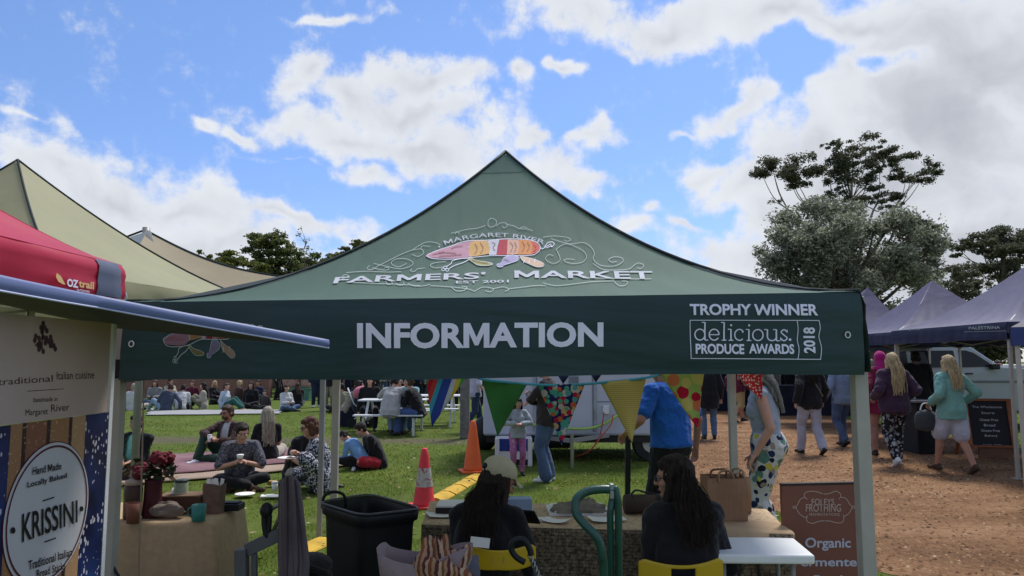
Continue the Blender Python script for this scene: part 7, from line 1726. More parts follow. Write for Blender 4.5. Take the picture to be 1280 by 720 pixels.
            for s in (-1, 1): b.cap(hp_(s * .07, .0, .02), .028, neck + Rc @ Vector((s * .095, -.02, -.03)), .03); b.cap(neck + Rc @ Vector((s * .095, -.02, -.03)), .03, neck + Rc @ Vector((s * .1, .02, -L * .6)), .014)
        if st == 'pony':
            q = [hp_(0, -.1, .02), hp_(0, -.145, -.02), neck + Rc @ Vector((-.02, -.14, -.03)), neck + Rc @ Vector((-.03, -.15, -.2)), neck + Rc @ Vector((-.02, -.145, -.32))]
            for a_, c_, r1, r2 in zip(q, q[1:], (.024, .028, .03, .026), (.028, .03, .026, .008)): b.cap(a_, r1, c_, r2)
        if st == 'bob':
            for s in (-1, 1): b.cap(hp_(s * .068, -.01, .03), .034, hp_(s * .074, .0, -.08), .034)
            b.ell(hp_(0, -.05, -.06), (.085, .06, .07), Rh)
        kid('hair', b, hm, 2, strands(.0045), v=min(vox, .009))
        if detail >= 1 and st in ('long', 'verylong'):
            b = MB(); rg = random.Random(seed)
            for _ in range(320 if detail == 2 else 80):
                a_ = rg.uniform(-1.25, 1.25); r1 = .092 + rg.uniform(0, .01); s0 = hp_(math.sin(a_) * r1, -math.cos(a_) * r1 * .95 - .01, rg.uniform(-.05, -.01) if capd else rg.uniform(-.02, .07)); xx_ = math.sin(a_) * rg.uniform(.07, .115)
                N_ = neck + Rc @ Vector((xx_, -.1 - jo - .035 * math.cos(a_) - rg.uniform(0, .014), rg.uniform(-.02, .02))); M_ = neck + Rc @ Vector((xx_ * rg.uniform(.6, 1.15), -.13 - jo * 1.3 - rg.uniform(0, .03), -L * rg.uniform(.5, 1.02)))
                b.tube(crom([s0, s0.lerp(N_, .55) + Rc @ Vector((rg.uniform(-.01, .01), -.014, 0)), N_, N_.lerp(M_, .6) + Vector((rg.uniform(-.012, .012), 0, 0)), M_], 3), rg.uniform(.0008, .0018) * (1 if detail == 2 else 2.5), 4, cap=False)
            raw('loose_strands', b, hm)
    if st == 'hood':
        b = MB(); b.ell(hp_(0, -.02, .025), (.092, .108, .108), Rh); b.ell(hp_(0, -.01, -.07), (.085, .085, .08), Rh); b.ell(neck + Rc @ Vector((0, -.01, -.02)), (.13, .1, .08)); b.cap(hp_(0, -.07, -.06), .06, neck + Rc @ Vector((0, -.1, -.14)), .05); kid('headscarf', b, hcx, 3, folds(.006))
    if st == 'beard': pass
    if 'cap' in extras or any(isinstance(x, tuple) and x[0] == 'cap' for x in extras):
        x_ = [x for x in extras if isinstance(x, tuple) and x[0] == 'cap'][0]; b = MB(); b.ell(hp_(0, -.02, .055), (.094, .112, .085), Rh); c_ = kid('cap', b, x_[1], 2, v=.007)
        bm = bmesh.new(); bm.from_mesh(c_.data); Ri_ = Rh.inverted(); bmesh.ops.delete(bm, geom=[v for v in bm.verts if (Ri_ @ (v.co / k - hc)).z < .025 - .02 * (-(Ri_ @ (v.co / k - hc)).y / .1)], context='VERTS'); bm.to_mesh(c_.data); bm.free(); c_.modifiers.new('s', 'SOLIDIFY').thickness = .003
        br = MB(); br.grid(lambda u, v: hp_((u - .5) * .16 * (1 - .25 * v * v), .072 + .085 * v * (1 - (2 * u - 1) ** 2 * .55), .05 - .02 * v - .05 * (u - .5) ** 2 * 4 * .5), 12, 6); o = raw('brim', br, x_[1]); o.modifiers.new('s', 'SOLIDIFY').thickness = .004; o.parent = c_
        if len(x_) > 2:
            # opening and strap at the back
            br = MB(); br.ell(hp_(0, -.124, .045), (.03, .012, .018), Rh); o = raw('gap', br, M_BLACKP); o.parent = c_
    if detail >= 1:
        for s in (-1, 1):
            b = MB(); b.ell(hp_(s * .031, .079, .004), (.0125, .009, .0085), Rh, 10, 7); ey = raw('eye', b, M_EYEW); b = MB(); b.ell(hp_(s * .031, .0845, .003), (.006, .005, .0065), Rh, 8, 6); i_ = raw('iris', b, M_IRIS); i_.parent = ey
            b = MB(); b.cap(hp_(s * .016, .0885, .024), .004, hp_(s * .046, .08, .026), .003, 6); raw('eyebrow', b, hm if hm and st != 'hood' else HAIR['dark'])
        b = MB(); b.cap(hp_(-.014, .0895, -.057), .0055, hp_(.014, .0895, -.057), .0055, 6); raw('lips', b, M_LIP)
    for x_ in extras:
        nm = x_[0] if isinstance(x_, tuple) else x_
        if nm in ('sunglasses', 'glasses'):
            b = MB()
            for s in (-1, 1): b.ell(hp_(s * .032, .094, .004), (.024, .006, .018), Rh, 12, 8)
            b.cap(hp_(-.012, .1, .01), .003, hp_(.012, .1, .01), .003, 6)
            for s in (-1, 1): b.cap(hp_(s * .056, .088, .008), .003, hp_(s * .082, .0, .012), .003, 6)
            raw(nm, b, M_LENS)
        if nm == 'beard': b = MB(); b.ell(hp_(0, .04, -.07), (.056, .052, .045), Rh); b.cap(hp_(-.02, .092, -.045), .008, hp_(.02, .092, -.045), .008); kid('beard', b, hm, 2, strands(.003), v=.008)
        if nm == 'backpack': b = MB(); b.loft([(chest + Rc @ Vector((0, -.19, -.2)), Vector((1, 0, 0)), Vector((0, 1, 0)), .14, .08), (chest + Rc @ Vector((0, -.2, 0)), Vector((1, 0, 0)), Vector((0, 1, 0)), .15, .085), (chest + Rc @ Vector((0, -.17, .16)), Vector((1, 0, 0)), Vector((0, 1, 0)), .1, .05)], 18); kid('backpack', b, x_[1], 3, folds(.005))
        if nm == 'strap':
            b = MB(); sdn = x_[2]; L = [neck + Rc @ Vector((sdn * .11, -.1, -.04)), chest + Rc @ Vector((0, -.155 * fat, .02)), P + Rp @ Vector((-sdn * .17, -.12, .05))]; b.tube(crom([neck + Rc @ Vector((sdn * .1, .04, -.01))] + L, 5), .012, 6); raw('bag_strap', b, x_[1])
    Rw = RZ(-face); J = {}
    def wd_pt(v): return Vector(loc) + Rw @ (Vector(v) * k)
    for nm in 'LR': J['h' + nm] = wd_pt(A[nm][2] + (A[nm][2] - A[nm][1]).normalized() * .07); J['s' + nm] = wd_pt(A[nm][0]); J['k' + nm] = wd_pt(Lg[nm][1])
    J['head'] = wd_pt(hc); J['pel'] = wd_pt(P); J['hp'] = lambda x, y, z: wd_pt(hp_(x, y, z)); J['chest'] = wd_pt(chest)
    return root, J
def ph(px, fy, hy):   # height from the picture: head row and foot row at the foot's distance
    g = G(px, fy); return g, (fy - hy) / FPX * g.y * 1.0
def cl(n, c, v=.15): return cloth('cloth_' + n, c, v)
BLK = cl('black', (.012, .012, .014)); NVY = cl('navy', (.015, .02, .045)); DEN = cl('denim', (.06, .095, .17), .25); DDEN = cl('dark_denim', (.025, .042, .085), .25); LDEN = cl('light_denim', (.22, .3, .4), .2)
WHT = cl('white', (.5, .5, .5)); CRM = cl('cream', (.42, .37, .3)); GRY = cl('grey', (.2, .2, .2)); LGY = cl('light_grey', (.33, .34, .36)); KHA = cl('khaki', (.2, .19, .13))
MAR = cl('maroon', (.1, .012, .03)); MAG = cl('magenta', (.36, .012, .14)); PUR = cl('aubergine', (.045, .022, .045)); MNT = cl('mint', (.16, .33, .29)); BLU = cl('royal_blue', (.018, .11, .42)); GRN = cl('forest', (.02, .045, .028)); BRN = cl('brown', (.05, .025, .022)); RED = cl('red', (.35, .015, .03)); SKY = cl('pale_blue', (.16, .3, .52)); TEAL = cl('teal', (.02, .09, .08)); PNK = spots('pink_leggings', (.38, .14, .3, 1), [(.5, .3, .42, 1), (.28, .08, .2, 1)], 14, .4, blob=True)
FLO = spots('floral_bright', (.5, .5, .47, 1), [(.015, .015, .03, 1), (.5, .42, .06, 1), (.02, .03, .08, 1), (.1, .2, .16, 1), (.28, .22, .16, 1)], 8.5, .48, layers=2, blob=True)
FLD = spots('floral_dark', (.015, .015, .018, 1), [(.35, .35, .35, 1), (.2, .2, .22, 1)], 12, .4, layers=2, blob=True)
DOT = spots('dot_dress', (.03, .035, .06, 1), [(.5, .5, .52, 1)], 42, .52)
PAT = spots('patterned_shirt', (.07, .072, .09, 1), [(.17, .155, .16, 1), (.045, .05, .07, 1), (.12, .12, .15, 1)], 26, .6, blob=True, layers=2)
GSIT = dict(pel=(0, 0, .12))
def sit(**k_): d = dict(pel=(0, 0, .125), fL=(.12, .34, .075), fR=(-.12, .42, .075), kL=(-1, .5, .25), kR=(1, .5, .25), tL=(1, .4, 0), tR=(-1, .4, 0)); d.update(k_); return d
def walk(s=1, st=.24, **k_):  # s: +1 right leg behind
    d = dict(fL=(-.09, s * st * .8, .075), fR=(.09, -s * st * .9, .12), tR=(.05, 1, -.55) if s > 0 else (.1, 1, 0), tL=(-.1, 1, 0) if s > 0 else (-.05, 1, -.55), hL=(-.3, -.12 * s, .9), hR=(.3, .14 * s, .9))
    if s < 0: d['fL'] = (-.09, -st * .9, .12); d['fR'] = (.09, st * .8, .075)
    d.update(k_); return d
def chairsit(**k_): d = dict(pel=(0, 0, .52), fL=(-.13, .42, .075), fR=(.13, .45, .075), kL=(-.1, .3, 1), kR=(.1, .3, 1)); d.update(k_); return d
# ---- picnic on the near lawn
g = G(284, 577)
p_, J = person('bearded man in sunglasses and brown jacket lounging on the mauve rug', g, 198, 1.78, 'tan', ('short', 'brown'), extras=('sunglasses', 'beard'), top=(WHT, .4), jacket=(BRN, .95, .02, -.12, .075), trousers=(GRN, .95, .02), shoes='white',
    **sit(lean=-8, hunch=12, fR=(.16, .5, .075), kR=(.3, .1, 1), tR=(.1, 1, .15), fL=(.16, .42, .075), kL=(-1, .3, .1), tL=(1, .3, 0), hR=(.04, .34, .42), hL=(-.02, .32, .36), eL=(-1, -.3, -.4), eR=(1, -.2, .1), head=(-6, 6, 0)))
def cupat(p, label, name='coffee_cup', h=.1, r=.035, m1=None):
    e = empty(name, p, 0, label, 'cup'); b = MB(); b.lathe([(r * .75, -h * .5), (r, h * .5)], 16); b.build('sleeve', m1 or M_PAPERW, e, smooth=True); b = MB(); b.lathe([(r * 1.05, h * .5), (r * 1.05, h * .6), (r * .8, h * .66)], 16); b.build('lid', m1 or M_WHITEP, e, smooth=True)
cupat(J['hL'] + Vector((.01, -.05, .03)), 'white cup held by the bearded man in sunglasses')
g = G(333, 577); person('woman with long ash blonde plaits and a black top seen from behind', g, -25, 1.72, 'tan', ('verylong', 'ash'), fem=True, top=(BLK, .35), trousers=(CRM, .5, .015), shoes=None, **sit(hL=(-.12, .3, .3), hR=(.1, .3, .3), head=(0, 8, 0)))
g = G(299, 609)
p_, J = person('dark haired man in a patterned short sleeved shirt eating cross legged', g, 158, 1.72, 'fair', ('short', 'dark'), top=(PAT, .42, .02), trousers=(BLK, .95, .018), shoes='brown', curl=45,
    **sit(lean=8, hunch=14, head=(4, 22, 0), hL=(-.04, .33, .36), hR=(.05, .33, .36), eL=(-1, -.3, -.6), eR=(1, -.3, -.6)))
b = MB(); c = (J['hL'] + J['hR']) / 2 + Vector((.0, -.03, .03)); b.lathe([(.03, 0), (.045, .05), (.04, .055), (.0, .05)], 16, c=c); tag(b.build('paper_bowl', M_PAPERW, smooth=True), 'white paper bowl in the hands of the cross legged man', 'bowl')
g = G(403, 615)
p_, J = person('woman with auburn hair and sunglasses in a blue and white dotted dress', g, -108, 1.78, 'fair', ('bob', 'auburn'), fem=True, extras=('sunglasses',), top=(DOT, .45, .02), trousers=(DOT, .85, .035, .03), shoes='black', curl=50,
    **sit(pel=(0, 0, .17), lean=6, hunch=10, head=(10, 16, 0), hL=(-.03, .34, .4), hR=(.1, .3, .46), eL=(-.8, -.3, -.7), eR=(.8, -.3, -.7), fR=(.25, -.1, .075), kR=(.6, 1, .2), tR=(0, -1, -.1), fL=(-.12, .1, .075), kL=(-.5, 1, .1), tL=(-.6, -1, -.1)))
b = MB(); c = (J['hL'] + J['hR']) / 2 + Vector((-.06, 0, -.05)); b.lathe([(.02, 0), (.1, .0), (.125, .014), (.12, .016), (.0, .006)], 20, c=c); tag(b.build('paper_plate', M_PAPERW, smooth=True), 'white paper plate held up by the woman in the dotted dress', 'plate')
g = G(370, 599); person('man in a black jacket and dark cap sitting behind the dotted dress', g, 115, 1.72, 'fair', ('short', 'dark'), extras=(('cap', BLK),), top=(BLK, .95, .03), trousers=(CRM, .95, .02), shoes='black', **sit(lean=12, hunch=16, head=(-12, 18, 0), hL=(-.02, .33, .3), hR=(.1, .36, .34)))
g = G(451, 587); person('small child in a light blue sweater bent over on the grass', g, -72, 1.2, 'fair', ('short', 'black'), top=(SKY, .95, .02), trousers=(BLK, .95, .02), shoes='black',
    **sit(pel=(0, 0, .24), lean=24, hunch=24, head=(0, 45, 0), hL=(-.14, .5, .2), hR=(.1, .48, .2), fL=(-.14, .0, .07), kL=(-.4, 1, .4), tL=(0, -1, -.2), fR=(.14, .02, .07), kR=(.4, 1, .4), tR=(.3, -1, -.2)))
g = G(472, 585); person('boy in a black hoodie and red shorts sitting with crossed legs', g, -112, 1.5, 'fair', ('short', 'dark'), top=(BLK, .97, .03), trousers=(RED, .45, .02), shoes='white', extras=(), **sit(lean=14, hunch=18, head=(0, 32, 0), hL=(0, .34, .2), hR=(.08, .38, .2)))
g = G(168, 597); person('person in a mint top and dark jacket at the left end of the mauve rug', g, 178, 1.7, 'tan', ('short', 'dark'), top=(cl('aqua', (.2, .5, .42)), .4, .03), jacket=(BLK, .95, .028, -.05, .09), trousers=(BRN, .95, .02), **sit(hL=(-.05, .3, .25), hR=(.05, .3, .25)))
# ---- far picnic group
D0 = dict(detail=0)
g = G(207, 514); person('person in a navy jumper and pale jeans leaning on one arm', g, -40, 1.75, 'fair', ('short', 'brown'), top=(cl('slate_jumper', (.05, .065, .1)), .97, .025), trousers=(LDEN, .95, .02), shoes='white', **sit(side=14, hR=(.42, -.05, .08), hL=(-.2, .3, .2), fL=(-.35, .6, .07), kL=(-.4, .2, 1), fR=(-.1, .75, .07), kR=(0, .2, 1)), **D0)
g = G(226, 512); person('person in a white shirt hunched between two picnickers far off', g, -10, 1.7, 'fair', ('short', 'dark'), top=(WHT, .7, .02), trousers=(BLK, .95, .02), **sit(lean=18, hunch=10), **D0)
g = G(254, 511); person('woman in a cream cardigan with long dark hair on the white blanket', g, -105, 1.72, 'fair', ('verylong', 'dark'), fem=True, top=(CRM, .95, .025), trousers=(KHA, .5, .015), shoes=None, **sit(fL=(-.1, .62, .07), kL=(0, .2, 1), fR=(.1, .5, .07), kR=(0, .2, 1), hL=(-.1, .3, .3)), **D0)
g = G(281, 512); person('woman in a white shirt and long green skirt on the white blanket', g, 100, 1.7, 'fair', ('short', 'brown'), fem=True, top=(cl('ice_blue', (.4, .47, .55)), .9, .022), trousers=(TEAL, .95, .03), shoes=None, **sit(fL=(-.1, .62, .07), kL=(0, .2, 1), fR=(.1, .7, .07), kR=(0, .2, .6)), **D0)
g = G(313, 510); person('woman in a black jumper facing the camera at the end of the blanket', g, 175, 1.75, 'fair', ('long', 'dark'), fem=True, top=(BLK, .97, .035), trousers=(BLK, .95, .03), **sit(), **D0)
g = G(331, 512); person('child in dark clothes sitting beside the woman in the black jumper', g, 200, 1.25, 'fair', ('short', 'dark'), top=(cl('charcoal', (.04, .035, .035)), .97, .02), trousers=(BLK, .95, .02), **sit(), **D0)
g = G(166, 513); person('person in a pale jacket at the far left end of the white blanket', g, 0, 1.7, 'fair', ('short', 'ash'), top=(WHT, .95, .03), trousers=(CRM, .95, .02), **sit(), **D0)
g = G(240, 503); person('person in dark red sitting against the brick wall far away', g, 180, 1.65, 'fair', ('short', 'brown'), top=(MAR, .95, .02), trousers=(DEN, .95, .02), **sit(), **D0)
# ---- standing visitors under the canopy edge
g = G(395, 509); person('standing person in navy trousers and white sneakers on the far lawn', g, 150, 1.78, 'fair', ('short', 'dark'), top=(NVY, .97, .02), trousers=(NVY, .95, .02), shoes='white', **D0)
g = G(345, 500); person('person in black standing near the green crates far away', g, 90, 1.78, 'fair', ('short', 'dark'), top=(BLK, .97, .02), trousers=(BLK, .95, .02), **D0)
g = G(412, 513); person('person in olive trousers standing behind the paired tent legs', g, 190, 1.7, 'fair', ('short', 'dark'), top=(BLK, .97, .02), trousers=(KHA, .9, .02), shoes='white', **D0)
g = G(434, 533); person('person in a beige jacket and black trousers crouched by the stroller', g, 80, 1.7, 'fair', ('long', 'dark'), fem=True, top=(cl('beige_knit', (.25, .21, .17)), .95, .025), trousers=(BLK, .95, .02), **dict(chairsit(pel=(0, 0, .46), lean=20, hunch=14, hL=(-.1, .5, .7), hR=(.15, .48, .66))), **D0)
b = MB(); b.box((0, 0, .2), (.4, .4, .4)); b.ell((0, 0, .38), (.2, .2, .06)); tag(b.build('pouffe', M_NAVYCL, bevel=.03, loc=(g.x - .0, g.y, 0)), 'dark pouffe under the person in the beige jacket', 'pouffe')
g = G(453, 512); person('parent in a dark coat leaning behind the stroller', g, 170, 1.7, 'fair', ('short', 'dark'), top=(cl('ink', (.02, .02, .03)), .97, .03), trousers=(DDEN, .95, .02), **D0)
y1 = PT1.location.y - .75
x = at(488, 500, y1).x; person('man in a grey long sleeved shirt seen from behind on the picnic bench', (x, y1, 0), 12, 1.82, 'fair', ('short', 'dark'), fat=1.12, top=(cl('heather', (.36, .355, .35)), .97, .022), trousers=(LDEN, .95, .02), shoes='brown', **chairsit(lean=14, hunch=14, hL=(-.2, .5, .85), hR=(.25, .52, .85), eL=(-1, -.3, -.5), eR=(1, -.3, -.4), head=(0, 20, 0)))
x = at(499, 500, y1 + 1.5).x; person('person in a white hat facing the camera across the picnic table', (x, y1 + 1.5, 0), 180, 1.72, 'fair', ('short', 'grey'), extras=(('cap', WHT),), top=(WHT, .95, .02), trousers=(DEN, .95, .02), **chairsit(lean=8, hL=(-.1, .4, .85), hR=(.1, .4, .85)), **D0)
x = at(513, 500, y1 + 1.5).x; person('person in a pale teal shirt across the picnic table', (x, y1 + 1.45, 0), 190, 1.72, 'fair', ('short', 'brown'), top=(cl('pale_teal', (.2, .4, .42)), .5, .02), trousers=(DEN, .95, .02), **chairsit(lean=8, hL=(-.1, .4, .85), hR=(.1, .4, .85)), **D0)
x = at(523, 500, y1 + .1).x; person('person in a black top and blue jeans on the right end of the picnic bench', (x, y1 + .1, 0), -75, 1.78, 'fair', ('short', 'brown'), top=(BLK, .97, .025), trousers=(cl('blue_jean', (.06, .1, .24)), .95, .02), **chairsit(lean=16, hunch=10, hL=(-.05, .45, .8), hR=(.1, .45, .8)))
x = at(462, 500, y1 + 1.5).x; person('person in black on the far left of the picnic table', (x, y1 + 1.5, 0), 170, 1.72, 'fair', ('long', 'dark'), top=(BLK, .95, .02), trousers=(BLK, .95, .02), **chairsit(lean=8), **D0)
g = G(593, 540); person('walking person in a white top and dark jeans passing the timber post', g, 62, 1.72, 'fair', ('short', 'brown'), top=(cl('lilac_white', (.42, .41, .5)), .5, .02), trousers=(DDEN, .95, .018), shoes='white', **walk(1, .3))
g = G(566, 513); person('person in dark blue standing beyond the rainbow pennant', g, 150, 1.7, 'fair', ('short', 'dark'), top=(NVY, .97, .02), trousers=(BLK, .95, .02), **D0)
g = G(605, 520); person('person in black walking behind the green pennant', g, 40, 1.75, 'fair', ('long', 'dark'), fem=True, top=(BLK, .97, .03), trousers=(BLK, .95, .02), **walk(-1, .2), **D0)
# ---- girl and adult by the trailer
g, h = ph(647, 594, 498); person('little girl in pink patterned leggings and a pale grey jumper', g, 172, h, 'fair', ('long', 'black'), fem=True, top=(cl('pale_grey', (.32, .36, .38)), .95, .022), trousers=(PNK, .97, .014), shoes='black', hL=(-.06, .22, 1.12), hR=(.08, .22, 1.12), eL=(-1, -.2, -.4), eR=(1, -.2, -.4), head=(12, 14, 0), curl=50)
g, h = ph(685, 602, 444); p_, J = person('adult in a dark jacket and wide blue jeans standing by the trailer', g, -72, 1.66, 'fair', ('short', 'dark'), top=(BRN, .97, .022), jacket=(cl('char_brown', (.03, .022, .022)), .97, .025, -.14), trousers=(DEN, .98, .026, .03), shoes='white', hL=(.02, .28, 1.22), hR=(.02, .25, 1.1), eL=(-1, -.2, -.5), eR=(1, -.2, -.5), head=(0, 8, 0))
# ---- man in the blue shirt, close behind the tables
x = at(837, 480, 6.6).x
p_, J = person('balding man in a bright blue shirt standing with his back turned', (x, 6.6, 0), -32, 1.74, 'tan', ('bald', 'grey'), fat=1.04, top=(BLU, .34, .024, -.04), trousers=(BLK, .95, .02), shoes='black', detail=2, lean=1, hunch=8, head=(-8, 26, 0), hL=(-.3, .22, 1.0), hR=(.32, .02, .86), eL=(-.7, -1, -.3), eR=(.5, -.8, .2), curl=30)
b = MB(); w_ = J['hR']; b.tube([w_ + Vector((.03 * math.cos(a), .03 * math.sin(a), .09)) for a in np.linspace(0, 2 * PI, 13)[:-1]], .006, 6, close=True); o = b.build('wristwatch', M_BLACKP, smooth=True); o.parent = p_; o.matrix_parent_inverse = Matrix.Identity(4); o.data.transform(chain_mat(p_).inverted())
b = MB(); b.bar((x - .24, 7.6, 0), (x - .22, 7.6, .98), .05, .05); tag(b.build('black_post', M_BLACKP), 'slim black post standing left of the man in the blue shirt', 'post')
# ---- people on the dirt path
g = G(887, 549); person('person in a long black coat and blue jeans behind the lime pennant', g, 5, 1.76, 'fair', ('short', 'dark'), jacket=(BLK, .97, .04, -.3), top=(BLK, .5), trousers=(cl('mid_denim', (.08, .13, .22), .2), .97, .016), shoes='black')
g = G(924, 527); person('person with bare calves in a maroon top and tan shorts beyond the tent pole', g, 70, 1.72, 'tan', ('long', 'dark'), fem=True, top=(MAR, .95, .025), trousers=(cl('tan_short', (.35, .25, .12)), .6, .03, .02), shoes='black', **walk(1, .24))
x = at(957, 480, 6.5).x
p_, J = person('woman in a pale blue tank top and bold floral trousers', (x, 6.5, 0), -72, 1.72, 'fair', ('long', 'grey'), fem=True, fat=1.03, top=(cl('ice_tank', (.3, .34, .4)), 0, .012, 'tuck'), trousers=(FLO, .9, .034, .05), shoes='brown', detail=2, lean=3, hunch=6, head=(-8, 24, 0), hR=(.2, .12, .80), eR=(.4, -1, 0), hL=(-.2, .1, .86), curl=28)
r = empty('ribbon_tote', J['hR'] + Vector((.02, -.02, -.08)), 0, 'white tote with pink and dark ribbons hanging from the hand of the floral trousers woman', 'bag'); RB = stripes('ribbon_cloth', [(.4, .33, .38, 1), (.1, .07, .07, 1), (.42, .38, .42, 1), (.3, .2, .2, 1)], 18, 0, noise=.7)
b = MB(); b.grid(lambda u, v: Vector((.06 * math.cos(2 * PI * u) * (.3 + 1.4 * v), .04 * math.sin(2 * PI * u) * (.3 + v), -.36 * v)), 24, 10); b.build('bag_wall', RB, r, smooth=True)
b = MB()
for s in (-1, 0, 1): b.tube(crom([(0, 0, .04), (.03 * s, .01, -.1), (.07 * s, 0, -.3), (.05 * s + .02, 0, -.42)], 5), .007, 5)
b.build('ribbon', RB, r, smooth=True)
g = G(1015, 568); person('person in a black jacket and white trousers walking away with a crossbody bag', g, -6, 1.78, 'fair', ('long', 'dark'), fem=True, top=(BLK, .97, .035), jacket=(BLK, .97, .045, -.12), trousers=(cl('off_white', (.36, .36, .42)), .97, .022, .015), shoes='black', **walk(1, .24), extras=(('strap', cl('olive_strap', (.16, .15, .11)), -1),))
g = G(1055, 558); person('person in a pale denim jacket and blue jeans walking ahead', g, -14, 1.75, 'fair', ('short', 'brown'), top=(cl('denim_jacket', (.17, .23, .33)), .97, .03), trousers=(DEN, .97, .02), shoes='black', **walk(-1, .2), extras=())
g, h = ph(1092, 556, 450); person('person with a navy backpack strap half hidden by the pink headscarf', g, -8, 1.7, 'fair', ('short', 'grey'), top=(NVY, .97, .025), trousers=(DDEN, .95, .02), shoes='black', extras=(('backpack', NVY),), **walk(-1, .2))
g, h = ph(1106, 571, 441); person('person in a magenta headscarf and maroon coat', g, 8, h, 'fair', ('hood', MAG), fem=True, fat=1.1, top=(MAR, .97, .03), jacket=(cl('crimson', (.17, .012, .045)), .97, .035, -.24), trousers=(cl('nude', (.35, .2, .17)), .97, .005, .0), shoes='black', **walk(1, .2))
g, h = ph(1122, 582, 443); person('blonde woman in an aubergine puffer jacket and floral leggings', g, 2, h, 'fair', ('verylong', 'blonde'), fem=True, fat=1.08, top=(PUR, .97, .03), jacket=(PUR, .97, .045, -.13), trousers=(FLD, .95, .018, .012), shoes='white', **walk(-1, .2, hL=(-.25, .1, 1.02), hR=(.25, .1, 1.02)))
g, h = ph(1150, 548, 437); person('large person in black standing with back turned beside the dark stall table', g, 20, 1.86, 'brown', ('short', 'black'), fat=1.3, top=(BLK, .97, .03), jacket=(cl('coal', (.014, .014, .017)), .97, .05, -.2), trousers=(DDEN, .97, .03), shoes='white')
g, h = ph(1194, 591, 446)
p_, J = person('blonde woman in a mint jumper and white shorts striding in sandals', g, -8, h, 'tan', ('long', 'blonde'), fem=True, top=(MNT, .95, .035, -.16), trousers=(cl('white_short', (.42, .42, .48)), .42, .03, .02), shoes='brown', detail=1, **walk(1, .3, hL=(-.24, .1, 1.0), hR=(.3, .08, 1.02)))
r = empty('shoulder_bag', J['hL'] + Vector((-.06, 0, -.05)), 0, 'dark grey shoulder bag carried by the woman in the mint jumper', 'bag')
b = MB(); b.loft([((0, 0, -.36), (1, 0, 0), (0, 1, 0), .15, .07), ((0, 0, -.2), (1, 0, 0), (0, 1, 0), .2, .1), ((0, 0, -.02), (1, 0, 0), (0, 1, 0), .14, .06)], 16); b.build('pouch', cl('charcoal_bag', (.045, .05, .055)), r, smooth=True, sub=1)
b = MB(); b.tube(crom([(-.08, 0, -.04), (-.04, 0, .05), (.05, 0, .06), (.09, 0, -.04)], 5), .01, 6); b.build('handle', M_WHITEP, r, smooth=True)
g = G(1253, 532); person('person in dark blue standing behind the chalkboard sign near the cars', g, 190, 1.66, 'fair', ('short', 'dark'), top=(NVY, .97, .02), trousers=(BLK, .95, .02), **D0)
for px, py, f, tp_, bt_, lab in ((944, 519, 160, BLK, BLK, 'stallholder in black at the navy stall at the end of the path'), (965, 514, 30, GRY, BLK, 'grey shirted visitor by the clothes rack'), (990, 516, 200, BLK, DDEN, 'dark dressed visitor beside the hanging ornament'), (905, 512, 120, NVY, BLK, 'visitor in navy in the shade beyond the dirt path'),
                                 (470, 505, 100, BLK, BLK, 'visitor in black beyond the stroller'), (540, 507, 200, GRY, DDEN, 'visitor in a grey top beyond the second picnic table'), (425, 502, 60, MAR, BLK, 'visitor in dark red beyond the tent legs'), (509, 503, 10, NVY, BLK, 'visitor in navy walking behind the picnic tables')):
    g = G(px, py); person(lab, g, f, 1.72, 'fair', ('short', 'dark'), top=(tp_, .97, .025), trousers=(bt_, .95, .02), **D0)
random.seed(21)
CROWD = [(352, 496, 1, BLK, BLK, 'person in black standing between the tree trunks and the pink basket'), (404, 500, 1, GRY, DDEN, 'person in grey seen just left of the paired tent legs'), (443, 497, 1, CRM, BLK, 'person in cream standing far behind the stroller'), (459, 500, 1, MAR, DDEN, 'person in dark red standing behind the person in black at the picnic table'),
         (478, 499, 1, WHT, DEN, 'person in a white top far behind the man in grey'), (497, 501, 1, BLK, BLK, 'person in black far behind the white hat'), (532, 503, 1, DDEN, BLK, 'person in denim blue by the left edge of the rainbow pennant'), (552, 509, 1, BLK, GRY, 'person in black behind the rainbow pennant tip'), (573, 505, 1, SKY, NVY, 'person in sky blue just left of the timber post'),
         (193, 506, 0, GRY, DEN, 'person in grey sitting behind the navy jumper on the far lawn'), (268, 505, 0, BLK, BLK, 'person in black sitting between the cream cardigan and the white shirt'), (297, 506, 0, BRN, DEN, 'person in brown sitting behind the green skirt'), (322, 504, 0, NVY, BLK, 'person in navy sitting behind the woman in the black jumper'), (212, 503, 0, CRM, KHA, 'person in cream sitting at the foot of the brick wall'),
         (372, 508, 0, BLK, DDEN, 'person in black sitting in front of the green crates'), (427, 516, 0, KHA, BLK, 'person in khaki sitting on the grass right of the tent legs'), (357, 514, 0, WHT, DEN, 'person in white sitting left of the green crates')]
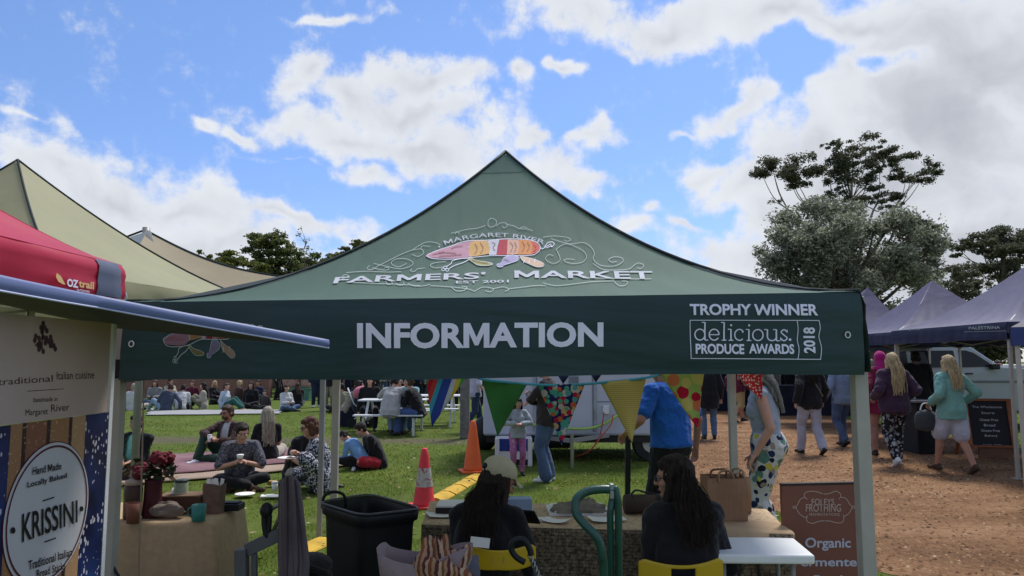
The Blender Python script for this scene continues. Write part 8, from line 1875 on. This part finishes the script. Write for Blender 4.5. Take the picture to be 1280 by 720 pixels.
for px, py, st_, tp_, bt_, lab in CROWD:
    g = G(px, py); person(lab, g, random.uniform(0, 360), random.uniform(1.6, 1.8), random.choice(['fair', 'tan', 'fair']), (random.choice(['short', 'long', 'short']), random.choice(['dark', 'brown', 'black', 'blonde'])), fem=random.random() < .5, top=(tp_, .95, .025), trousers=(bt_, .95, .02), **({} if st_ else sit(lean=random.uniform(-6, 12), hL=(-.1, .32, .3), hR=(.1, .34, .3))), **D0)
# ---- the two women at the tables
x = at(603, 600, 3.75).x
p_, J = person('woman in a khaki cap and black top bent over a tablet at the table', (x, 3.74, 0), 12, 1.53, 'tan', ('long', 'dark'), fem=True, fat=1.0, detail=2, top=(BLK, .97, .018), trousers=(cl('navy_jean', (.014, .018, .04)), .95, .02), shoes='black', extras=(('cap', cl('khaki_cap', (.5, .44, .31)), 1),), curl=45,
    **chairsit(pel=(0, 0, .56), lean=4, hunch=18, head=(-50, 26, 0), hL=(-.02, .3, .84), hR=(.16, .3, .86), eL=(-.35, -.3, -1), eR=(.4, -.3, -1), fL=(-.1, .4, .075), fR=(.3, .3, .075), kR=(.7, .6, .4)))
b = MB(); c = (J['hL'] + J['hR']) / 2 + Vector((.06, .0, .03)); b.box(c, (.19, .012, .13), (.9, 0, -.35)); tag(b.build('tablet', M_BLACKP, bevel=.004), 'black tablet held by the woman in the khaki cap', 'tablet')
b = MB(); g = G(648, 634, TZ + .02); b.box((g.x, g.y - .1, TZ + .05), (.15, .1, .09), (0, .0, .1)); tag(b.build('tissue_box', mat('blue_card', (.25, .33, .5), .6), bevel=.004), 'pale blue box on the table in front of the woman in the cap', 'box')
x = at(860, 600, 3.7).x
p_, J = person('dark haired woman in glasses and a loose black jacket seated at the table', (x, 3.7, 0), -8, 1.54, 'fair', ('long', 'dark'), fem=True, fat=1.0, detail=2, top=(BLK, .97, .018), jacket=(cl('soft_black', (.017, .016, .019)), .97, .03, -.12), trousers=(BLK, .95, .02), shoes='black', extras=('glasses',), curl=40,
    **chairsit(pel=(0, 0, .56), lean=4, hunch=12, head=(62, 8, 0), hL=(-.1, .3, .8), hR=(.17, .26, .82), eL=(-.2, -.3, -1), eR=(.35, -.3, -1)))
